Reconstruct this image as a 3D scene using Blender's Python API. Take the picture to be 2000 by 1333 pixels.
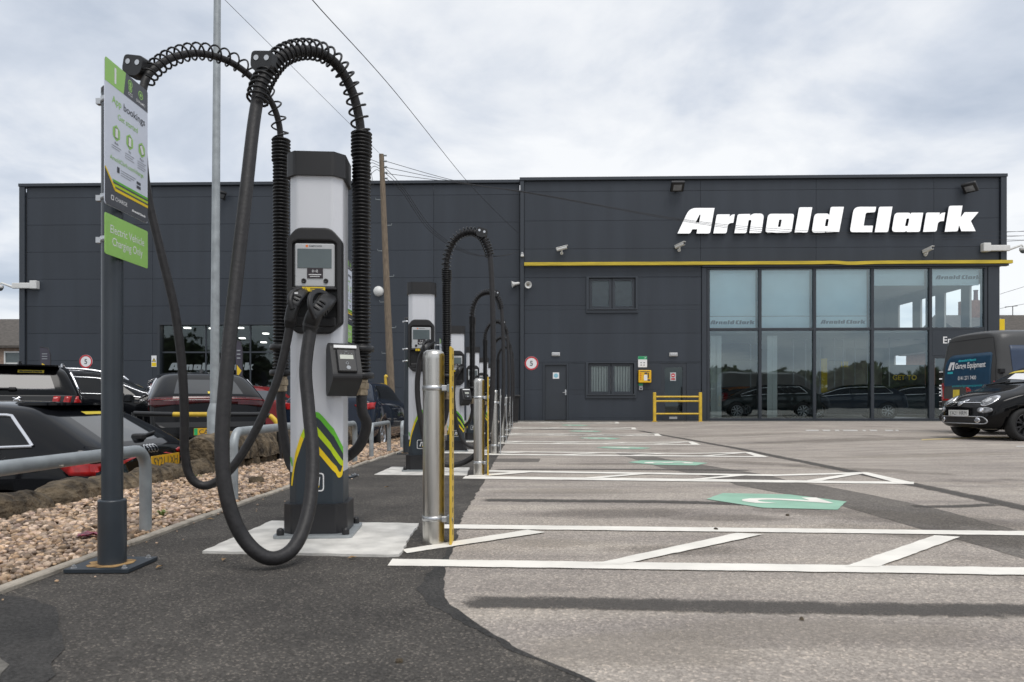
import bpy, bmesh, math, random
import numpy as np
from mathutils import Vector, Matrix, noise
from mathutils.bvhtree import BVHTree
random.seed(7)
PI = math.pi
R = math.radians
sc = bpy.context.scene
for _o in list(bpy.data.objects):
    bpy.data.objects.remove(_o)
COL = sc.collection
F, CX, HY, CH = 1400.0, 1008.0, 786.0, 0.71      # focal length in photo pixels, principal column, horizon row, eye height

# ---------------------------------------------------------------- camera, sky, sun, exposure
cd = bpy.data.cameras.new('camera')
cam = bpy.data.objects.new('camera', cd)
COL.objects.link(cam)
cam.location = (0, 0, CH)
cam.rotation_euler = (R(90), 0, 0)
cd.sensor_width = 36
cd.lens = 36 * F / 2000
cd.shift_x = -0.004
cd.shift_y = 0.05975
cd.clip_start = 0.05
cd.clip_end = 2000
sc.camera = cam
cd.dof.use_dof = True
cd.dof.focus_distance = 8.0
cd.dof.aperture_fstop = 5.6

SUN_EL, SUN_AZ = R(62), R(155)        # azimuth clockwise from +Y: behind the camera, to the right
world = bpy.data.worlds.new('World')
sc.world = world
world.use_nodes = True
wn = world.node_tree
wn.nodes.clear()


def N(nt, t, **kw):
    n = nt.nodes.new(t)
    for k, v in kw.items():
        setattr(n, k, v)
    return n


def ramp(nt, fac, stops, interp='LINEAR'):
    r = N(nt, 'ShaderNodeValToRGB')
    r.color_ramp.interpolation = interp
    els = r.color_ramp.elements
    while len(els) < len(stops):
        els.new(0.5)
    for e, (p, c) in zip(els, stops):
        e.position = p
        e.color = (*c, 1) if len(c) == 3 else c
    nt.links.new(fac, r.inputs[0])
    return r.outputs[0]


def math_n(nt, op, a, b=None):
    m = N(nt, 'ShaderNodeMath', operation=op)
    for i, v in enumerate((a, b)):
        if v is None:
            continue
        if isinstance(v, (int, float)):
            m.inputs[i].default_value = v
        else:
            nt.links.new(v, m.inputs[i])
    return m.outputs[0]


def mixc(nt, fac, a, b, mode='MIX'):
    m = N(nt, 'ShaderNodeMixRGB', blend_type=mode)
    for i, v in enumerate((fac, a, b)):
        if isinstance(v, (int, float)):
            m.inputs[i].default_value = v
        elif isinstance(v, tuple):
            m.inputs[i].default_value = (*v, 1) if len(v) == 3 else v
        else:
            nt.links.new(v, m.inputs[i])
    return m.outputs[0]


def build_world():
    nt = wn
    L = nt.links.new
    sky = N(nt, 'ShaderNodeTexSky', sky_type='NISHITA')
    sky.sun_disc = False
    sky.sun_elevation = SUN_EL
    sky.sun_rotation = SUN_AZ
    tc = N(nt, 'ShaderNodeTexCoord')
    sep = N(nt, 'ShaderNodeSeparateXYZ')
    L(tc.outputs['Generated'], sep.inputs[0])
    z = math_n(nt, 'ADD', math_n(nt, 'MAXIMUM', sep.outputs[2], 0.0), 0.22)
    comb = N(nt, 'ShaderNodeCombineXYZ')
    L(math_n(nt, 'DIVIDE', sep.outputs[0], z), comb.inputs[0])
    L(math_n(nt, 'DIVIDE', sep.outputs[1], z), comb.inputs[1])
    comb.inputs[2].default_value = 9.3

    def nz(scale, detail, rough, dist=0.0):
        n = N(nt, 'ShaderNodeTexNoise')
        n.inputs['Scale'].default_value = scale
        n.inputs['Detail'].default_value = detail
        n.inputs['Roughness'].default_value = rough
        n.inputs['Distortion'].default_value = dist
        L(comb.outputs[0], n.inputs['Vector'])
        return n.outputs[0]
    big = nz(0.75, 2, 0.5, 0.3)
    mid = nz(1.9, 7, 0.55, 0.25)
    fac = math_n(nt, 'ADD', math_n(nt, 'MULTIPLY', big, 0.40), math_n(nt, 'MULTIPLY', mid, 0.60))
    cloud = ramp(nt, fac, [(0.38, (4.2, 4.7, 5.5)), (0.46, (5.5, 5.9, 6.55)), (0.52, (6.9, 7.12, 7.45)), (0.58, (7.9, 8.0, 8.1))])
    col = mixc(nt, 0.9, sky.outputs[0], cloud)
    bg = N(nt, 'ShaderNodeBackground')
    bg.inputs['Strength'].default_value = 0.1
    L(col, bg.inputs['Color'])
    out = N(nt, 'ShaderNodeOutputWorld')
    L(bg.outputs[0], out.inputs['Surface'])


build_world()
sd = bpy.data.lights.new('sun', 'SUN')
sd.energy = 1.5
sd.angle = R(32)
sd.color = (1.0, 0.965, 0.92)
sun = bpy.data.objects.new('sun', sd)
COL.objects.link(sun)
_sdir = Vector((math.sin(SUN_AZ) * math.cos(SUN_EL), math.cos(SUN_AZ) * math.cos(SUN_EL), math.sin(SUN_EL)))
sun.rotation_euler = _sdir.to_track_quat('Z', 'Y').to_euler()
sun.location = (0, 0, 30)
vs = sc.view_settings
vs.view_transform = 'Standard'
vs.look = 'None'
vs.exposure = 0.37
vs.gamma = 1.0
vs.use_curve_mapping = False
sc.render.engine = 'CYCLES'
sc.cycles.use_denoising = True
sc.cycles.max_bounces = 8
sc.cycles.transparent_max_bounces = 12

# ---------------------------------------------------------------- photo geometry helpers
DIP = [(-90, 0), (5.5, 0), (7, -.02), (10.5, -.07), (14, -.12), (18, -.125), (22, -.105), (27.4, 0), (500, 0)]


def g(x, y):
    """height of the car park: level, with a shallow drainage dip across the bays"""
    d = 0.0
    for (a, ha), (b, hb) in zip(DIP, DIP[1:]):
        if a <= y <= b:
            t = (y - a) / (b - a)
            d = ha + (hb - ha) * t
            break
    if x > 3.5:
        t = min(1, (x - 3.5) / 4.5)
        d *= 1 - t * t * (3 - 2 * t)
    return d


def P(px, py, Y):
    return Vector(((px - CX) / F * Y, Y, CH + (HY - py) / F * Y))


def gp(px, py):
    lo, hi = 0.4, 27.4
    for _ in range(50):
        m = (lo + hi) / 2
        if CH - (py - HY) * m / F - g((px - CX) / F * m, m) > 0:
            lo = m
        else:
            hi = m
    Y = (lo + hi) / 2
    x = (px - CX) / F * Y
    return Vector((x, Y, g(x, Y)))


# ---------------------------------------------------------------- mesh helpers
def frame(a, n, o=(0, 0, 0)):
    a = Vector(a).normalized()
    n = Vector(n).normalized()
    b = n.cross(a)
    return Matrix(((a.x, b.x, n.x, o[0]), (a.y, b.y, n.y, o[1]), (a.z, b.z, n.z, o[2]), (0, 0, 0, 1)))


def T(x, y, z):
    return Matrix.Translation((x, y, z))


def RZ(a):
    return Matrix.Rotation(a, 4, 'Z')


def catmull(pts, n=8):
    pts = [Vector(p) for p in pts]
    out = []
    for i in range(len(pts) - 1):
        p0 = pts[max(i - 1, 0)]
        p1, p2 = pts[i], pts[i + 1]
        p3 = pts[min(i + 2, len(pts) - 1)]
        for k in range(n):
            t = k / n
            out.append(0.5 * ((2 * p1) + (p2 - p0) * t + (2 * p0 - 5 * p1 + 4 * p2 - p3) * t * t + (3 * p1 - p0 - 3 * p2 + p3) * t ** 3))
    out.append(pts[-1])
    return out


def resample(path, n):
    d = [0]
    for a, b in zip(path, path[1:]):
        d.append(d[-1] + (b - a).length)
    out, j = [], 0
    for i in range(n):
        s = d[-1] * i / (n - 1)
        while j < len(d) - 2 and d[j + 1] < s:
            j += 1
        t = (s - d[j]) / max(d[j + 1] - d[j], 1e-9)
        out.append(path[j].lerp(path[j + 1], min(max(t, 0), 1)))
    return out, d[-1]


def frames(path):
    out = []
    n = len(path)
    t0 = (path[1] - path[0]).normalized()
    ref = Vector((0, 0, 1)) if abs(t0.z) < 0.9 else Vector((1, 0, 0))
    u = (ref - t0 * ref.dot(t0)).normalized()
    for i in range(n):
        t = (path[min(i + 1, n - 1)] - path[max(i - 1, 0)]).normalized()
        u = (u - t * u.dot(t))
        u.normalize()
        out.append((t, u, t.cross(u)))
    return out


def rnd_poly(pts, seg=5):
    """closed polygon; a third number at a corner rounds it"""
    out = []
    n = len(pts)
    for i, p in enumerate(pts):
        v = Vector(p[:2])
        r = p[2] if len(p) > 2 else 0
        if not r:
            out.append(v)
            continue
        a = Vector(pts[i - 1][:2])
        b = Vector(pts[(i + 1) % n][:2])
        da, db = (a - v), (b - v)
        ra = min(r, da.length * .49)
        rb = min(r, db.length * .49)
        s, e = v + da.normalized() * ra, v + db.normalized() * rb
        for k in range(seg + 1):
            t = k / seg
            out.append(s * (1 - t) ** 2 + v * 2 * t * (1 - t) + e * t * t)
    return out


def rrect(x0, x1, y0, y1, r, seg=4):
    return rnd_poly([(x0, y0, r), (x1, y0, r), (x1, y1, r), (x0, y1, r)], seg)


def circle(cx, cy, r, n=24, ry=None, a0=0):
    ry = r if ry is None else ry
    return [Vector((cx + r * math.cos(a0 + 2 * PI * i / n), cy + ry * math.sin(a0 + 2 * PI * i / n))) for i in range(n)]


class MB:
    def __init__(s):
        s.v, s.f, s.m, s.s = [], [], [], []

    def add(s, vs_, fs, M=None, mi=0, smooth=False):
        b = len(s.v)
        for p in vs_:
            p = Vector(p) if len(p) == 3 else Vector((p[0], p[1], 0))
            s.v.append(M @ p if M is not None else p)
        for f in fs:
            s.f.append([i + b for i in f])
            s.m.append(mi)
            s.s.append(smooth)
        return s

    def box(s, x0, x1, y0, y1, z0, z1, M=None, mi=0, bev=0.0):
        c = Vector(((x0 + x1) / 2, (y0 + y1) / 2, (z0 + z1) / 2))
        h = Vector((abs(x1 - x0) / 2, abs(y1 - y0) / 2, abs(z1 - z0) / 2))
        if not bev:
            vs_ = [(c.x + i * h.x, c.y + j * h.y, c.z + k * h.z) for k in (-1, 1) for j in (-1, 1) for i in (-1, 1)]
            return s.add(vs_, [(0, 2, 3, 1), (4, 5, 7, 6), (0, 1, 5, 4), (2, 6, 7, 3), (0, 4, 6, 2), (1, 3, 7, 5)], M, mi)
        b = min(bev, h.x * .95, h.y * .95, h.z * .95)
        bm = bmesh.new()
        pts = []
        for i in (-1, 1):
            for j in (-1, 1):
                for k in (-1, 1):
                    for q in range(3):
                        d = [b, b, b]
                        d[q] = 0
                        pts.append(bm.verts.new((c.x + i * (h.x - d[0]), c.y + j * (h.y - d[1]), c.z + k * (h.z - d[2]))))
        bmesh.ops.convex_hull(bm, input=pts)
        bmesh.ops.dissolve_limit(bm, angle_limit=0.01, verts=bm.verts[:], edges=bm.edges[:])
        bm.verts.index_update()
        s.add([v.co.copy() for v in bm.verts], [[v.index for v in f.verts] for f in bm.faces], M, mi)
        bm.free()
        return s

    def tube(s, path, r, n=10, mi=0, M=None, caps=True, smooth=True):
        fr = frames(path)
        b = []
        rr = r if isinstance(r, (list, tuple)) else [r] * len(path)
        for p, (t, u, w), q in zip(path, fr, rr):
            for k in range(n):
                a = 2 * PI * k / n
                b.append(p + u * (q * math.cos(a)) + w * (q * math.sin(a)))
        fs = []
        for i in range(len(path) - 1):
            for k in range(n):
                fs.append((i * n + k, i * n + (k + 1) % n, (i + 1) * n + (k + 1) % n, (i + 1) * n + k))
        s.add(b, fs, M, mi, smooth)
        if caps:
            e = (len(path) - 1) * n
            s.add(b[:n], [list(range(n))[::-1]], M, mi)
            s.add(b[e:], [list(range(n))], M, mi)
        return s

    def pane(s, x0, x1, y0, y1, z0, z1):
        """a sheet of glass facing -Y: the outer face mirrors, the other faces are clear"""
        v = [(x, y, z) for z in (z0, z1) for y in (y0, y1) for x in (x0, x1)]
        s.add(v, [(0, 1, 5, 4)], None, 0)
        return s.add(v, [(2, 6, 7, 3), (0, 2, 3, 1), (4, 5, 7, 6), (0, 4, 6, 2), (1, 3, 7, 5)], None, 1)

    def cyl(s, p0, p1, r0, r1=None, n=16, mi=0, M=None, smooth=True):
        r1 = r0 if r1 is None else r1
        return s.tube([Vector(p0), Vector(p1)], [r0, r1], n, mi, M, True, smooth)

    def lathe(s, prof, n=20, M=None, mi=0, smooth=True, caps=True):
        b, fs = [], []
        for r, z in prof:
            for k in range(n):
                a = 2 * PI * k / n
                b.append((r * math.cos(a), r * math.sin(a), z))
        for i in range(len(prof) - 1):
            for k in range(n):
                fs.append((i * n + k, i * n + (k + 1) % n, (i + 1) * n + (k + 1) % n, (i + 1) * n + k))
        s.add(b, fs, M, mi, smooth)
        if caps:
            e = (len(prof) - 1) * n
            s.add(b[:n], [list(range(n))[::-1]], M, mi)
            s.add(b[e:], [list(range(n))], M, mi)
        return s

    def prism(s, poly, z0, z1, M=None, mi=0, smooth=False):
        n = len(poly)
        a = sum(poly[i][0] * poly[(i + 1) % n][1] - poly[(i + 1) % n][0] * poly[i][1] for i in range(n))
        if a < 0:
            poly = poly[::-1]
        lo = [(p[0], p[1], z0) for p in poly]
        hi = [(p[0], p[1], z1) for p in poly]
        s.add(lo + hi, [(i, (i + 1) % n, n + (i + 1) % n, n + i) for i in range(n)], M, mi, smooth)
        s.add(lo, [list(range(n))[::-1]], M, mi)
        s.add(hi, [list(range(n))], M, mi)
        return s

    def flat(s, poly, M=None, mi=0, z=0.0):
        n = len(poly)
        a = sum(poly[i][0] * poly[(i + 1) % n][1] - poly[(i + 1) % n][0] * poly[i][1] for i in range(n))
        if a < 0:
            poly = poly[::-1]
        return s.add([(p[0], p[1], z) for p in poly], [list(range(n))], M, mi)

    def ring(s, outer, inner, z0, z1, M=None, mi=0):
        """closed frame between two outlines of the same length, with depth"""
        n = len(outer)
        b = [(p[0], p[1], z) for z in (z0, z1) for o in (outer, inner) for p in o]
        fs = []
        for i in range(n):
            j = (i + 1) % n
            fs += [(2 * n + i, 2 * n + j, 3 * n + j, 3 * n + i), (i, j, 2 * n + j, 2 * n + i), (3 * n + i, 3 * n + j, n + j, n + i), (n + i, n + j, j, i)]
        return s.add(b, fs, M, mi)

    def text(s, txt, size, M, mi=0, z=0.0, **kw):
        v, f = text_data(txt, size, **kw)
        return s.add([(p[0], p[1], z + p[2]) for p in v], f, M, mi)

    def build(s, name, mats, parent=None, bevel=0.0, kind=None):
        me = bpy.data.meshes.new(name)
        me.from_pydata([tuple(v) for v in s.v], [], s.f)
        for m in (mats if isinstance(mats, (list, tuple)) else [mats]):
            me.materials.append(m)
        me.polygons.foreach_set('material_index', s.m)
        me.polygons.foreach_set('use_smooth', s.s)
        me.update()
        return link(name, me, parent, bevel, kind)


def link(name, me, parent=None, bevel=0.0, kind=None):
    o = bpy.data.objects.new(name, me)
    COL.objects.link(o)
    if parent is not None:
        o.parent = parent
    if bevel:
        md = o.modifiers.new('bevel', 'BEVEL')
        md.width = bevel
        md.segments = 2
        md.limit_method = 'ANGLE'
        md.angle_limit = R(40)
    if kind:
        o['kind'] = kind
    return o


_tc = {}


def text_data(txt, size, align='CENTER', bold=0.0, shear=0.0, spacing=1.0, extrude=0.0, width=None):
    key = (txt, align, bold, shear, spacing, extrude)
    if key not in _tc:
        cu = bpy.data.curves.new('t', 'FONT')
        cu.body = txt
        cu.align_x = align
        cu.offset = bold
        cu.shear = shear
        cu.space_character = spacing
        cu.extrude = extrude
        cu.resolution_u = 3
        o = bpy.data.objects.new('t', cu)
        COL.objects.link(o)
        dg = bpy.context.evaluated_depsgraph_get()
        me = o.evaluated_get(dg).to_mesh()
        vs_ = [v.co.copy() for v in me.vertices]
        fs = [list(p.vertices) for p in me.polygons]
        o.evaluated_get(dg).to_mesh_clear()
        bpy.data.objects.remove(o)
        bpy.data.curves.remove(cu)
        _tc[key] = (vs_, fs)
    vs_, fs = _tc[key]
    k = kx = size / 0.7           # size is the height of a capital
    if width and vs_:
        w = max(v.x for v in vs_) - min(v.x for v in vs_)
        kx = width / w
    return [Vector((v.x * kx, v.y * k, v.z * k)) for v in vs_], fs


def loops_data(loops, extrude=0.0, bevel=0.0):
    """filled outline with holes, as mesh data"""
    cu = bpy.data.curves.new('c', 'CURVE')
    cu.dimensions = '2D'
    cu.fill_mode = 'BOTH'
    cu.extrude = extrude
    cu.bevel_depth = bevel
    cu.bevel_resolution = 1
    for lp in loops:
        sp = cu.splines.new('POLY')
        sp.points.add(len(lp) - 1)
        for p, q in zip(sp.points, lp):
            p.co = (q[0], q[1], 0, 1)
        sp.use_cyclic_u = True
    o = bpy.data.objects.new('c', cu)
    COL.objects.link(o)
    dg = bpy.context.evaluated_depsgraph_get()
    me = o.evaluated_get(dg).to_mesh()
    vs_ = [v.co.copy() for v in me.vertices]
    fs = [list(p.vertices) for p in me.polygons]
    o.evaluated_get(dg).to_mesh_clear()
    bpy.data.objects.remove(o)
    bpy.data.curves.remove(cu)
    return vs_, fs


def bvh_of(ob_or_me):
    me = ob_or_me.data if hasattr(ob_or_me, 'data') else ob_or_me
    return BVHTree.FromPolygons([v.co for v in me.vertices], [list(p.vertices) for p in me.polygons])


def decal(mb, bvh, poly, M, off=0.004, step=0.05, mi=0, skirt=0.012, smooth=True, maxd=9.0):
    """a thin moulded piece of outline POLY (in the plane of M) laid onto a surface; M's normal points away from the surface"""
    bm = bmesh.new()
    n = len(poly)
    ar = sum(poly[i][0] * poly[(i + 1) % n][1] - poly[(i + 1) % n][0] * poly[i][1] for i in range(n))
    if ar < 0:
        poly = poly[::-1]
    bm.faces.new([bm.verts.new((p[0], p[1], 0)) for p in poly])
    xs = [p[0] for p in poly]
    ys = [p[1] for p in poly]
    for ax, lo, hi in ((0, min(xs), max(xs)), (1, min(ys), max(ys))):
        q = math.floor(lo / step) * step + step
        while q < hi - 1e-6:
            co, no = Vector((0, 0, 0)), Vector((0, 0, 0))
            co[ax] = q
            no[ax] = 1
            bmesh.ops.bisect_plane(bm, geom=bm.verts[:] + bm.edges[:] + bm.faces[:], plane_co=co, plane_no=no)
            q += step
    bmesh.ops.triangulate(bm, faces=bm.faces[:])
    d = (M.to_3x3() @ Vector((0, 0, -1))).normalized()
    bad = []
    for v in bm.verts:
        p = M @ v.co
        h = bvh.ray_cast(p - d * 3, d, maxd)
        if h[0] is None:
            bad.append(v)
        else:
            nn = h[1]
            if nn.dot(d) > 0:
                nn = -nn
            v.co = h[0] - d * off * 0.6 + nn * off * 0.4
    if bad:
        bmesh.ops.delete(bm, geom=bad, context='VERTS')
    if skirt:
        es = [e for e in bm.edges if e.is_boundary]
        r = bmesh.ops.extrude_edge_only(bm, edges=es)
        for v in r['geom']:
            if isinstance(v, bmesh.types.BMVert):
                v.co += d * skirt
    bm.verts.index_update()
    mb.add([v.co.copy() for v in bm.verts], [[v.index for v in f.verts] for f in bm.faces], None, mi, smooth)
    bm.free()
    return mb


def decal_text(mb, bvh, txt, size, M, off=0.004, mi=0, data=None, **kw):
    v, f = data if data else text_data(txt, size, **kw)
    d = (M.to_3x3() @ Vector((0, 0, -1))).normalized()
    out = []
    for p in v:
        q = M @ Vector((p[0], p[1], 0))
        h = bvh.ray_cast(q - d * 3, d, 9)
        out.append((h[0] if h[0] is not None else q) - d * off)
    return mb.add(out, f, None, mi)


def thing(name, label, cat, loc=(0, 0, 0), rz=0.0, group=None):
    o = bpy.data.objects.new(name, None)
    COL.objects.link(o)
    o.empty_display_size = 0.1
    o.location = loc
    o.rotation_euler = (0, 0, rz)
    return tag(o, label, cat, group)


def tag(o, label, cat, group=None):
    o['label'] = label
    o['category'] = cat
    if group:
        o['group'] = group
    return o


_kids = None


def dup(root, loc=None, rz=None, label=None):
    def cp(o, parent):
        c = o.copy()
        COL.objects.link(c)
        if parent is not None:
            c.parent = parent
        for ch in o.children:
            cp(ch, c)
        return c
    r = cp(root, None)
    if loc is not None:
        r.location = loc
    if rz is not None:
        r.rotation_euler = (0, 0, rz)
    if label:
        r['label'] = label
    return r


# ---------------------------------------------------------------- materials
_mats = {}


def mat(name, col, rough=0.6, metal=0.0, var=0.12, scale=6.0, bump=0.0, bscale=60.0, coat=0.0, spec=0.5, emit=None, detail=5, island=0.0, objvar=0.0, stretch=None, col2=None, rvar=0.1):
    if name in _mats:
        return _mats[name]
    m = bpy.data.materials.new(name)
    m.use_nodes = True
    nt = m.node_tree
    nt.nodes.clear()
    L = nt.links.new
    out = N(nt, 'ShaderNodeOutputMaterial')
    b = N(nt, 'ShaderNodeBsdfPrincipled')
    L(b.outputs[0], out.inputs[0])
    b.inputs['Metallic'].default_value = metal
    b.inputs['Specular IOR Level'].default_value = spec
    b.inputs['Coat Weight'].default_value = coat
    b.inputs['Coat Roughness'].default_value = 0.04
    tc = N(nt, 'ShaderNodeTexCoord')
    vec = tc.outputs['Object']
    if stretch:
        mp = N(nt, 'ShaderNodeMapping')
        mp.inputs['Scale'].default_value = stretch
        L(vec, mp.inputs[0])
        vec = mp.outputs[0]
    n = N(nt, 'ShaderNodeTexNoise')
    n.inputs['Scale'].default_value = scale
    n.inputs['Detail'].default_value = detail
    L(vec, n.inputs['Vector'])
    lo = tuple(max(0, c * (1 - var)) for c in col)
    hi = tuple(min(1, c * (1 + var)) for c in (col2 or col))
    c = ramp(nt, n.outputs[0], [(0.32, lo), (0.68, hi)])
    if island:
        ge = N(nt, 'ShaderNodeNewGeometry')
        k = math_n(nt, 'ADD', math_n(nt, 'MULTIPLY', ge.outputs['Random Per Island'], 2 * island), 1 - island)
        c = mixc(nt, 1.0, c, k, 'MULTIPLY')
        if name == 'gravel_pebbles':      # stones of several kinds
            k2 = math_n(nt, 'FRACT', math_n(nt, 'MULTIPLY', ge.outputs['Random Per Island'], 17.3))
            c = mixc(nt, 1.0, c, ramp(nt, k2, [(0.0, (.62, .56, .58)), (0.22, (1.0, .96, .92)), (0.45, (1.12, .98, .78)), (0.68, (.80, .66, .52)), (0.85, (1.25, 1.22, 1.2)), (1.0, (.9, .78, .72))]), 'MULTIPLY')
    if objvar:
        oi = N(nt, 'ShaderNodeObjectInfo')
        k = math_n(nt, 'ADD', math_n(nt, 'MULTIPLY', oi.outputs['Random'], 2 * objvar), 1 - objvar)
        c = mixc(nt, 1.0, c, k, 'MULTIPLY')
    L(c, b.inputs['Base Color'])
    rr = math_n(nt, 'ADD', math_n(nt, 'MULTIPLY', n.outputs[0], rvar), max(0.0, rough - rvar / 2))
    L(rr, b.inputs['Roughness'])
    if bump:
        n2 = N(nt, 'ShaderNodeTexNoise')
        n2.inputs['Scale'].default_value = bscale
        n2.inputs['Detail'].default_value = 4
        L(vec, n2.inputs['Vector'])
        bp = N(nt, 'ShaderNodeBump')
        bp.inputs['Strength'].default_value = bump
        bp.inputs['Distance'].default_value = 0.035 if name == 'sandstone' else 0.01
        L(n2.outputs[0], bp.inputs['Height'])
        L(bp.outputs[0], b.inputs['Normal'])
    if emit:
        b.inputs['Emission Color'].default_value = (*col, 1)
        b.inputs['Emission Strength'].default_value = emit
    _mats[name] = m
    return m


def glass_mat(name, tint, refl=1.0, rough=0.02):
    m = bpy.data.materials.new(name)
    m.use_nodes = True
    nt = m.node_tree
    nt.nodes.clear()
    L = nt.links.new
    out = N(nt, 'ShaderNodeOutputMaterial')
    tr = N(nt, 'ShaderNodeBsdfTransparent')
    tr.inputs[0].default_value = (*tint, 1)
    gl = N(nt, 'ShaderNodeBsdfGlossy')
    gl.inputs['Roughness'].default_value = rough
    gl.inputs['Color'].default_value = (.80, .95, 1.0, 1)
    tc = N(nt, 'ShaderNodeTexCoord')
    n = N(nt, 'ShaderNodeTexNoise')
    n.inputs['Scale'].default_value = 0.9
    n.inputs['Detail'].default_value = 1
    L(tc.outputs['Object'], n.inputs['Vector'])
    bp = N(nt, 'ShaderNodeBump')
    bp.inputs['Strength'].default_value = 0.05
    bp.inputs['Distance'].default_value = 0.05
    L(n.outputs[0], bp.inputs['Height'])
    L(bp.outputs[0], gl.inputs['Normal'])
    fr = N(nt, 'ShaderNodeFresnel')
    fr.inputs['IOR'].default_value = 1.52
    k = math_n(nt, 'MINIMUM', math_n(nt, 'MULTIPLY', fr.outputs[0], 2.0 * refl), 1.0)
    mx = N(nt, 'ShaderNodeMixShader')
    L(k, mx.inputs[0])
    L(tr.outputs[0], mx.inputs[1])
    L(gl.outputs[0], mx.inputs[2])
    L(mx.outputs[0], out.inputs[0])
    _mats[name] = m
    return m


def asphalt_mat(name, lo, hi, stone, grain=420.0, patch=0.9, bump=0.35, streak=False, spots=True, stone_amt=0.35):
    m = bpy.data.materials.new(name)
    m.use_nodes = True
    nt = m.node_tree
    nt.nodes.clear()
    L = nt.links.new
    out = N(nt, 'ShaderNodeOutputMaterial')
    b = N(nt, 'ShaderNodeBsdfPrincipled')
    L(b.outputs[0], out.inputs[0])
    b.inputs['Specular IOR Level'].default_value = 0.25
    tc = N(nt, 'ShaderNodeTexCoord')
    v = tc.outputs['Object']

    def nz(scale, detail, vec=v, rough=0.55):
        n = N(nt, 'ShaderNodeTexNoise')
        n.inputs['Scale'].default_value = scale
        n.inputs['Detail'].default_value = detail
        n.inputs['Roughness'].default_value = rough
        L(vec, n.inputs['Vector'])
        return n.outputs[0]
    big = nz(patch, 6, rough=0.6)
    c = ramp(nt, big, [(0.34, lo), (0.66, hi)])
    if streak:
        mp = N(nt, 'ShaderNodeMapping')
        mp.inputs['Scale'].default_value = (0.25, 2.4, 1)
        mp.inputs['Rotation'].default_value = (0, 0, 0.06)
        L(v, mp.inputs[0])
        st = nz(1.6, 5, mp.outputs[0])
        c = mixc(nt, 1.0, c, ramp(nt, st, [(0.36, (.80, .80, .82)), (0.55, (1.0, 1.0, 1.0)), (0.7, (1.06, 1.05, 1.03))]), 'MULTIPLY')
        oil = nz(0.55, 7, rough=0.7)
        c = mixc(nt, 1.0, c, ramp(nt, oil, [(0.30, (.62, .61, .61)), (0.41, (1, 1, 1))]), 'MULTIPLY')
    vo = N(nt, 'ShaderNodeTexVoronoi')
    vo.inputs['Scale'].default_value = grain / 4
    L(v, vo.inputs['Vector'])
    sepc = N(nt, 'ShaderNodeSeparateColor')
    L(vo.outputs['Color'], sepc.inputs[0])
    lum = ramp(nt, sepc.outputs[0], [(0.0, (1 - stone_amt,) * 3), (0.55, (1.0,) * 3), (0.86, (1 + stone_amt * .5,) * 3), (0.97, stone)])
    c = mixc(nt, 1.0, c, lum, 'MULTIPLY')
    fine = nz(grain * .8, 2)
    c = mixc(nt, 1.0, c, ramp(nt, fine, [(0.3, (.72,) * 3), (0.5, (1.0,) * 3), (0.72, (1.22,) * 3)]), 'MULTIPLY')
    L(c, b.inputs['Base Color'])
    b.inputs['Roughness'].default_value = 0.92
    bp = N(nt, 'ShaderNodeBump')
    bp.inputs['Strength'].default_value = bump
    bp.inputs['Distance'].default_value = 0.006
    hsum = math_n(nt, 'ADD', vo.outputs['Distance'], math_n(nt, 'MULTIPLY', fine, 0.7))
    L(hsum, bp.inputs['Height'])
    L(bp.outputs[0], b.inputs['Normal'])
    _mats[name] = m
    return m


def marking_mat(name, col, wear=0.5, base=(.25, .235, .22)):
    m = bpy.data.materials.new(name)
    m.use_nodes = True
    nt = m.node_tree
    nt.nodes.clear()
    L = nt.links.new
    out = N(nt, 'ShaderNodeOutputMaterial')
    b = N(nt, 'ShaderNodeBsdfPrincipled')
    L(b.outputs[0], out.inputs[0])
    b.inputs['Roughness'].default_value = 0.7
    b.inputs['Specular IOR Level'].default_value = 0.25
    tc = N(nt, 'ShaderNodeTexCoord')

    def nz(scale, detail, rough=0.6):
        n = N(nt, 'ShaderNodeTexNoise')
        n.inputs['Scale'].default_value = scale
        n.inputs['Detail'].default_value = detail
        n.inputs['Roughness'].default_value = rough
        L(tc.outputs['Object'], n.inputs['Vector'])
        return n.outputs[0]
    dirt = ramp(nt, nz(3.0, 6), [(0.3, tuple(c * .80 for c in col)), (0.6, col)])
    chips = ramp(nt, math_n(nt, 'ADD', math_n(nt, 'MULTIPLY', nz(120, 2), 0.6), math_n(nt, 'MULTIPLY', nz(5, 4), 0.4)), [(0.36 - .10 * (1 - wear), (1, 1, 1)), (0.40 - .10 * (1 - wear), (0, 0, 0))])
    L(mixc(nt, chips, dirt, base), b.inputs['Base Color'])
    bp = N(nt, 'ShaderNodeBump')
    bp.inputs['Strength'].default_value = 0.25
    bp.inputs['Distance'].default_value = 0.004
    L(nz(160, 2), bp.inputs['Height'])
    L(bp.outputs[0], b.inputs['Normal'])
    _mats[name] = m
    return m


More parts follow.
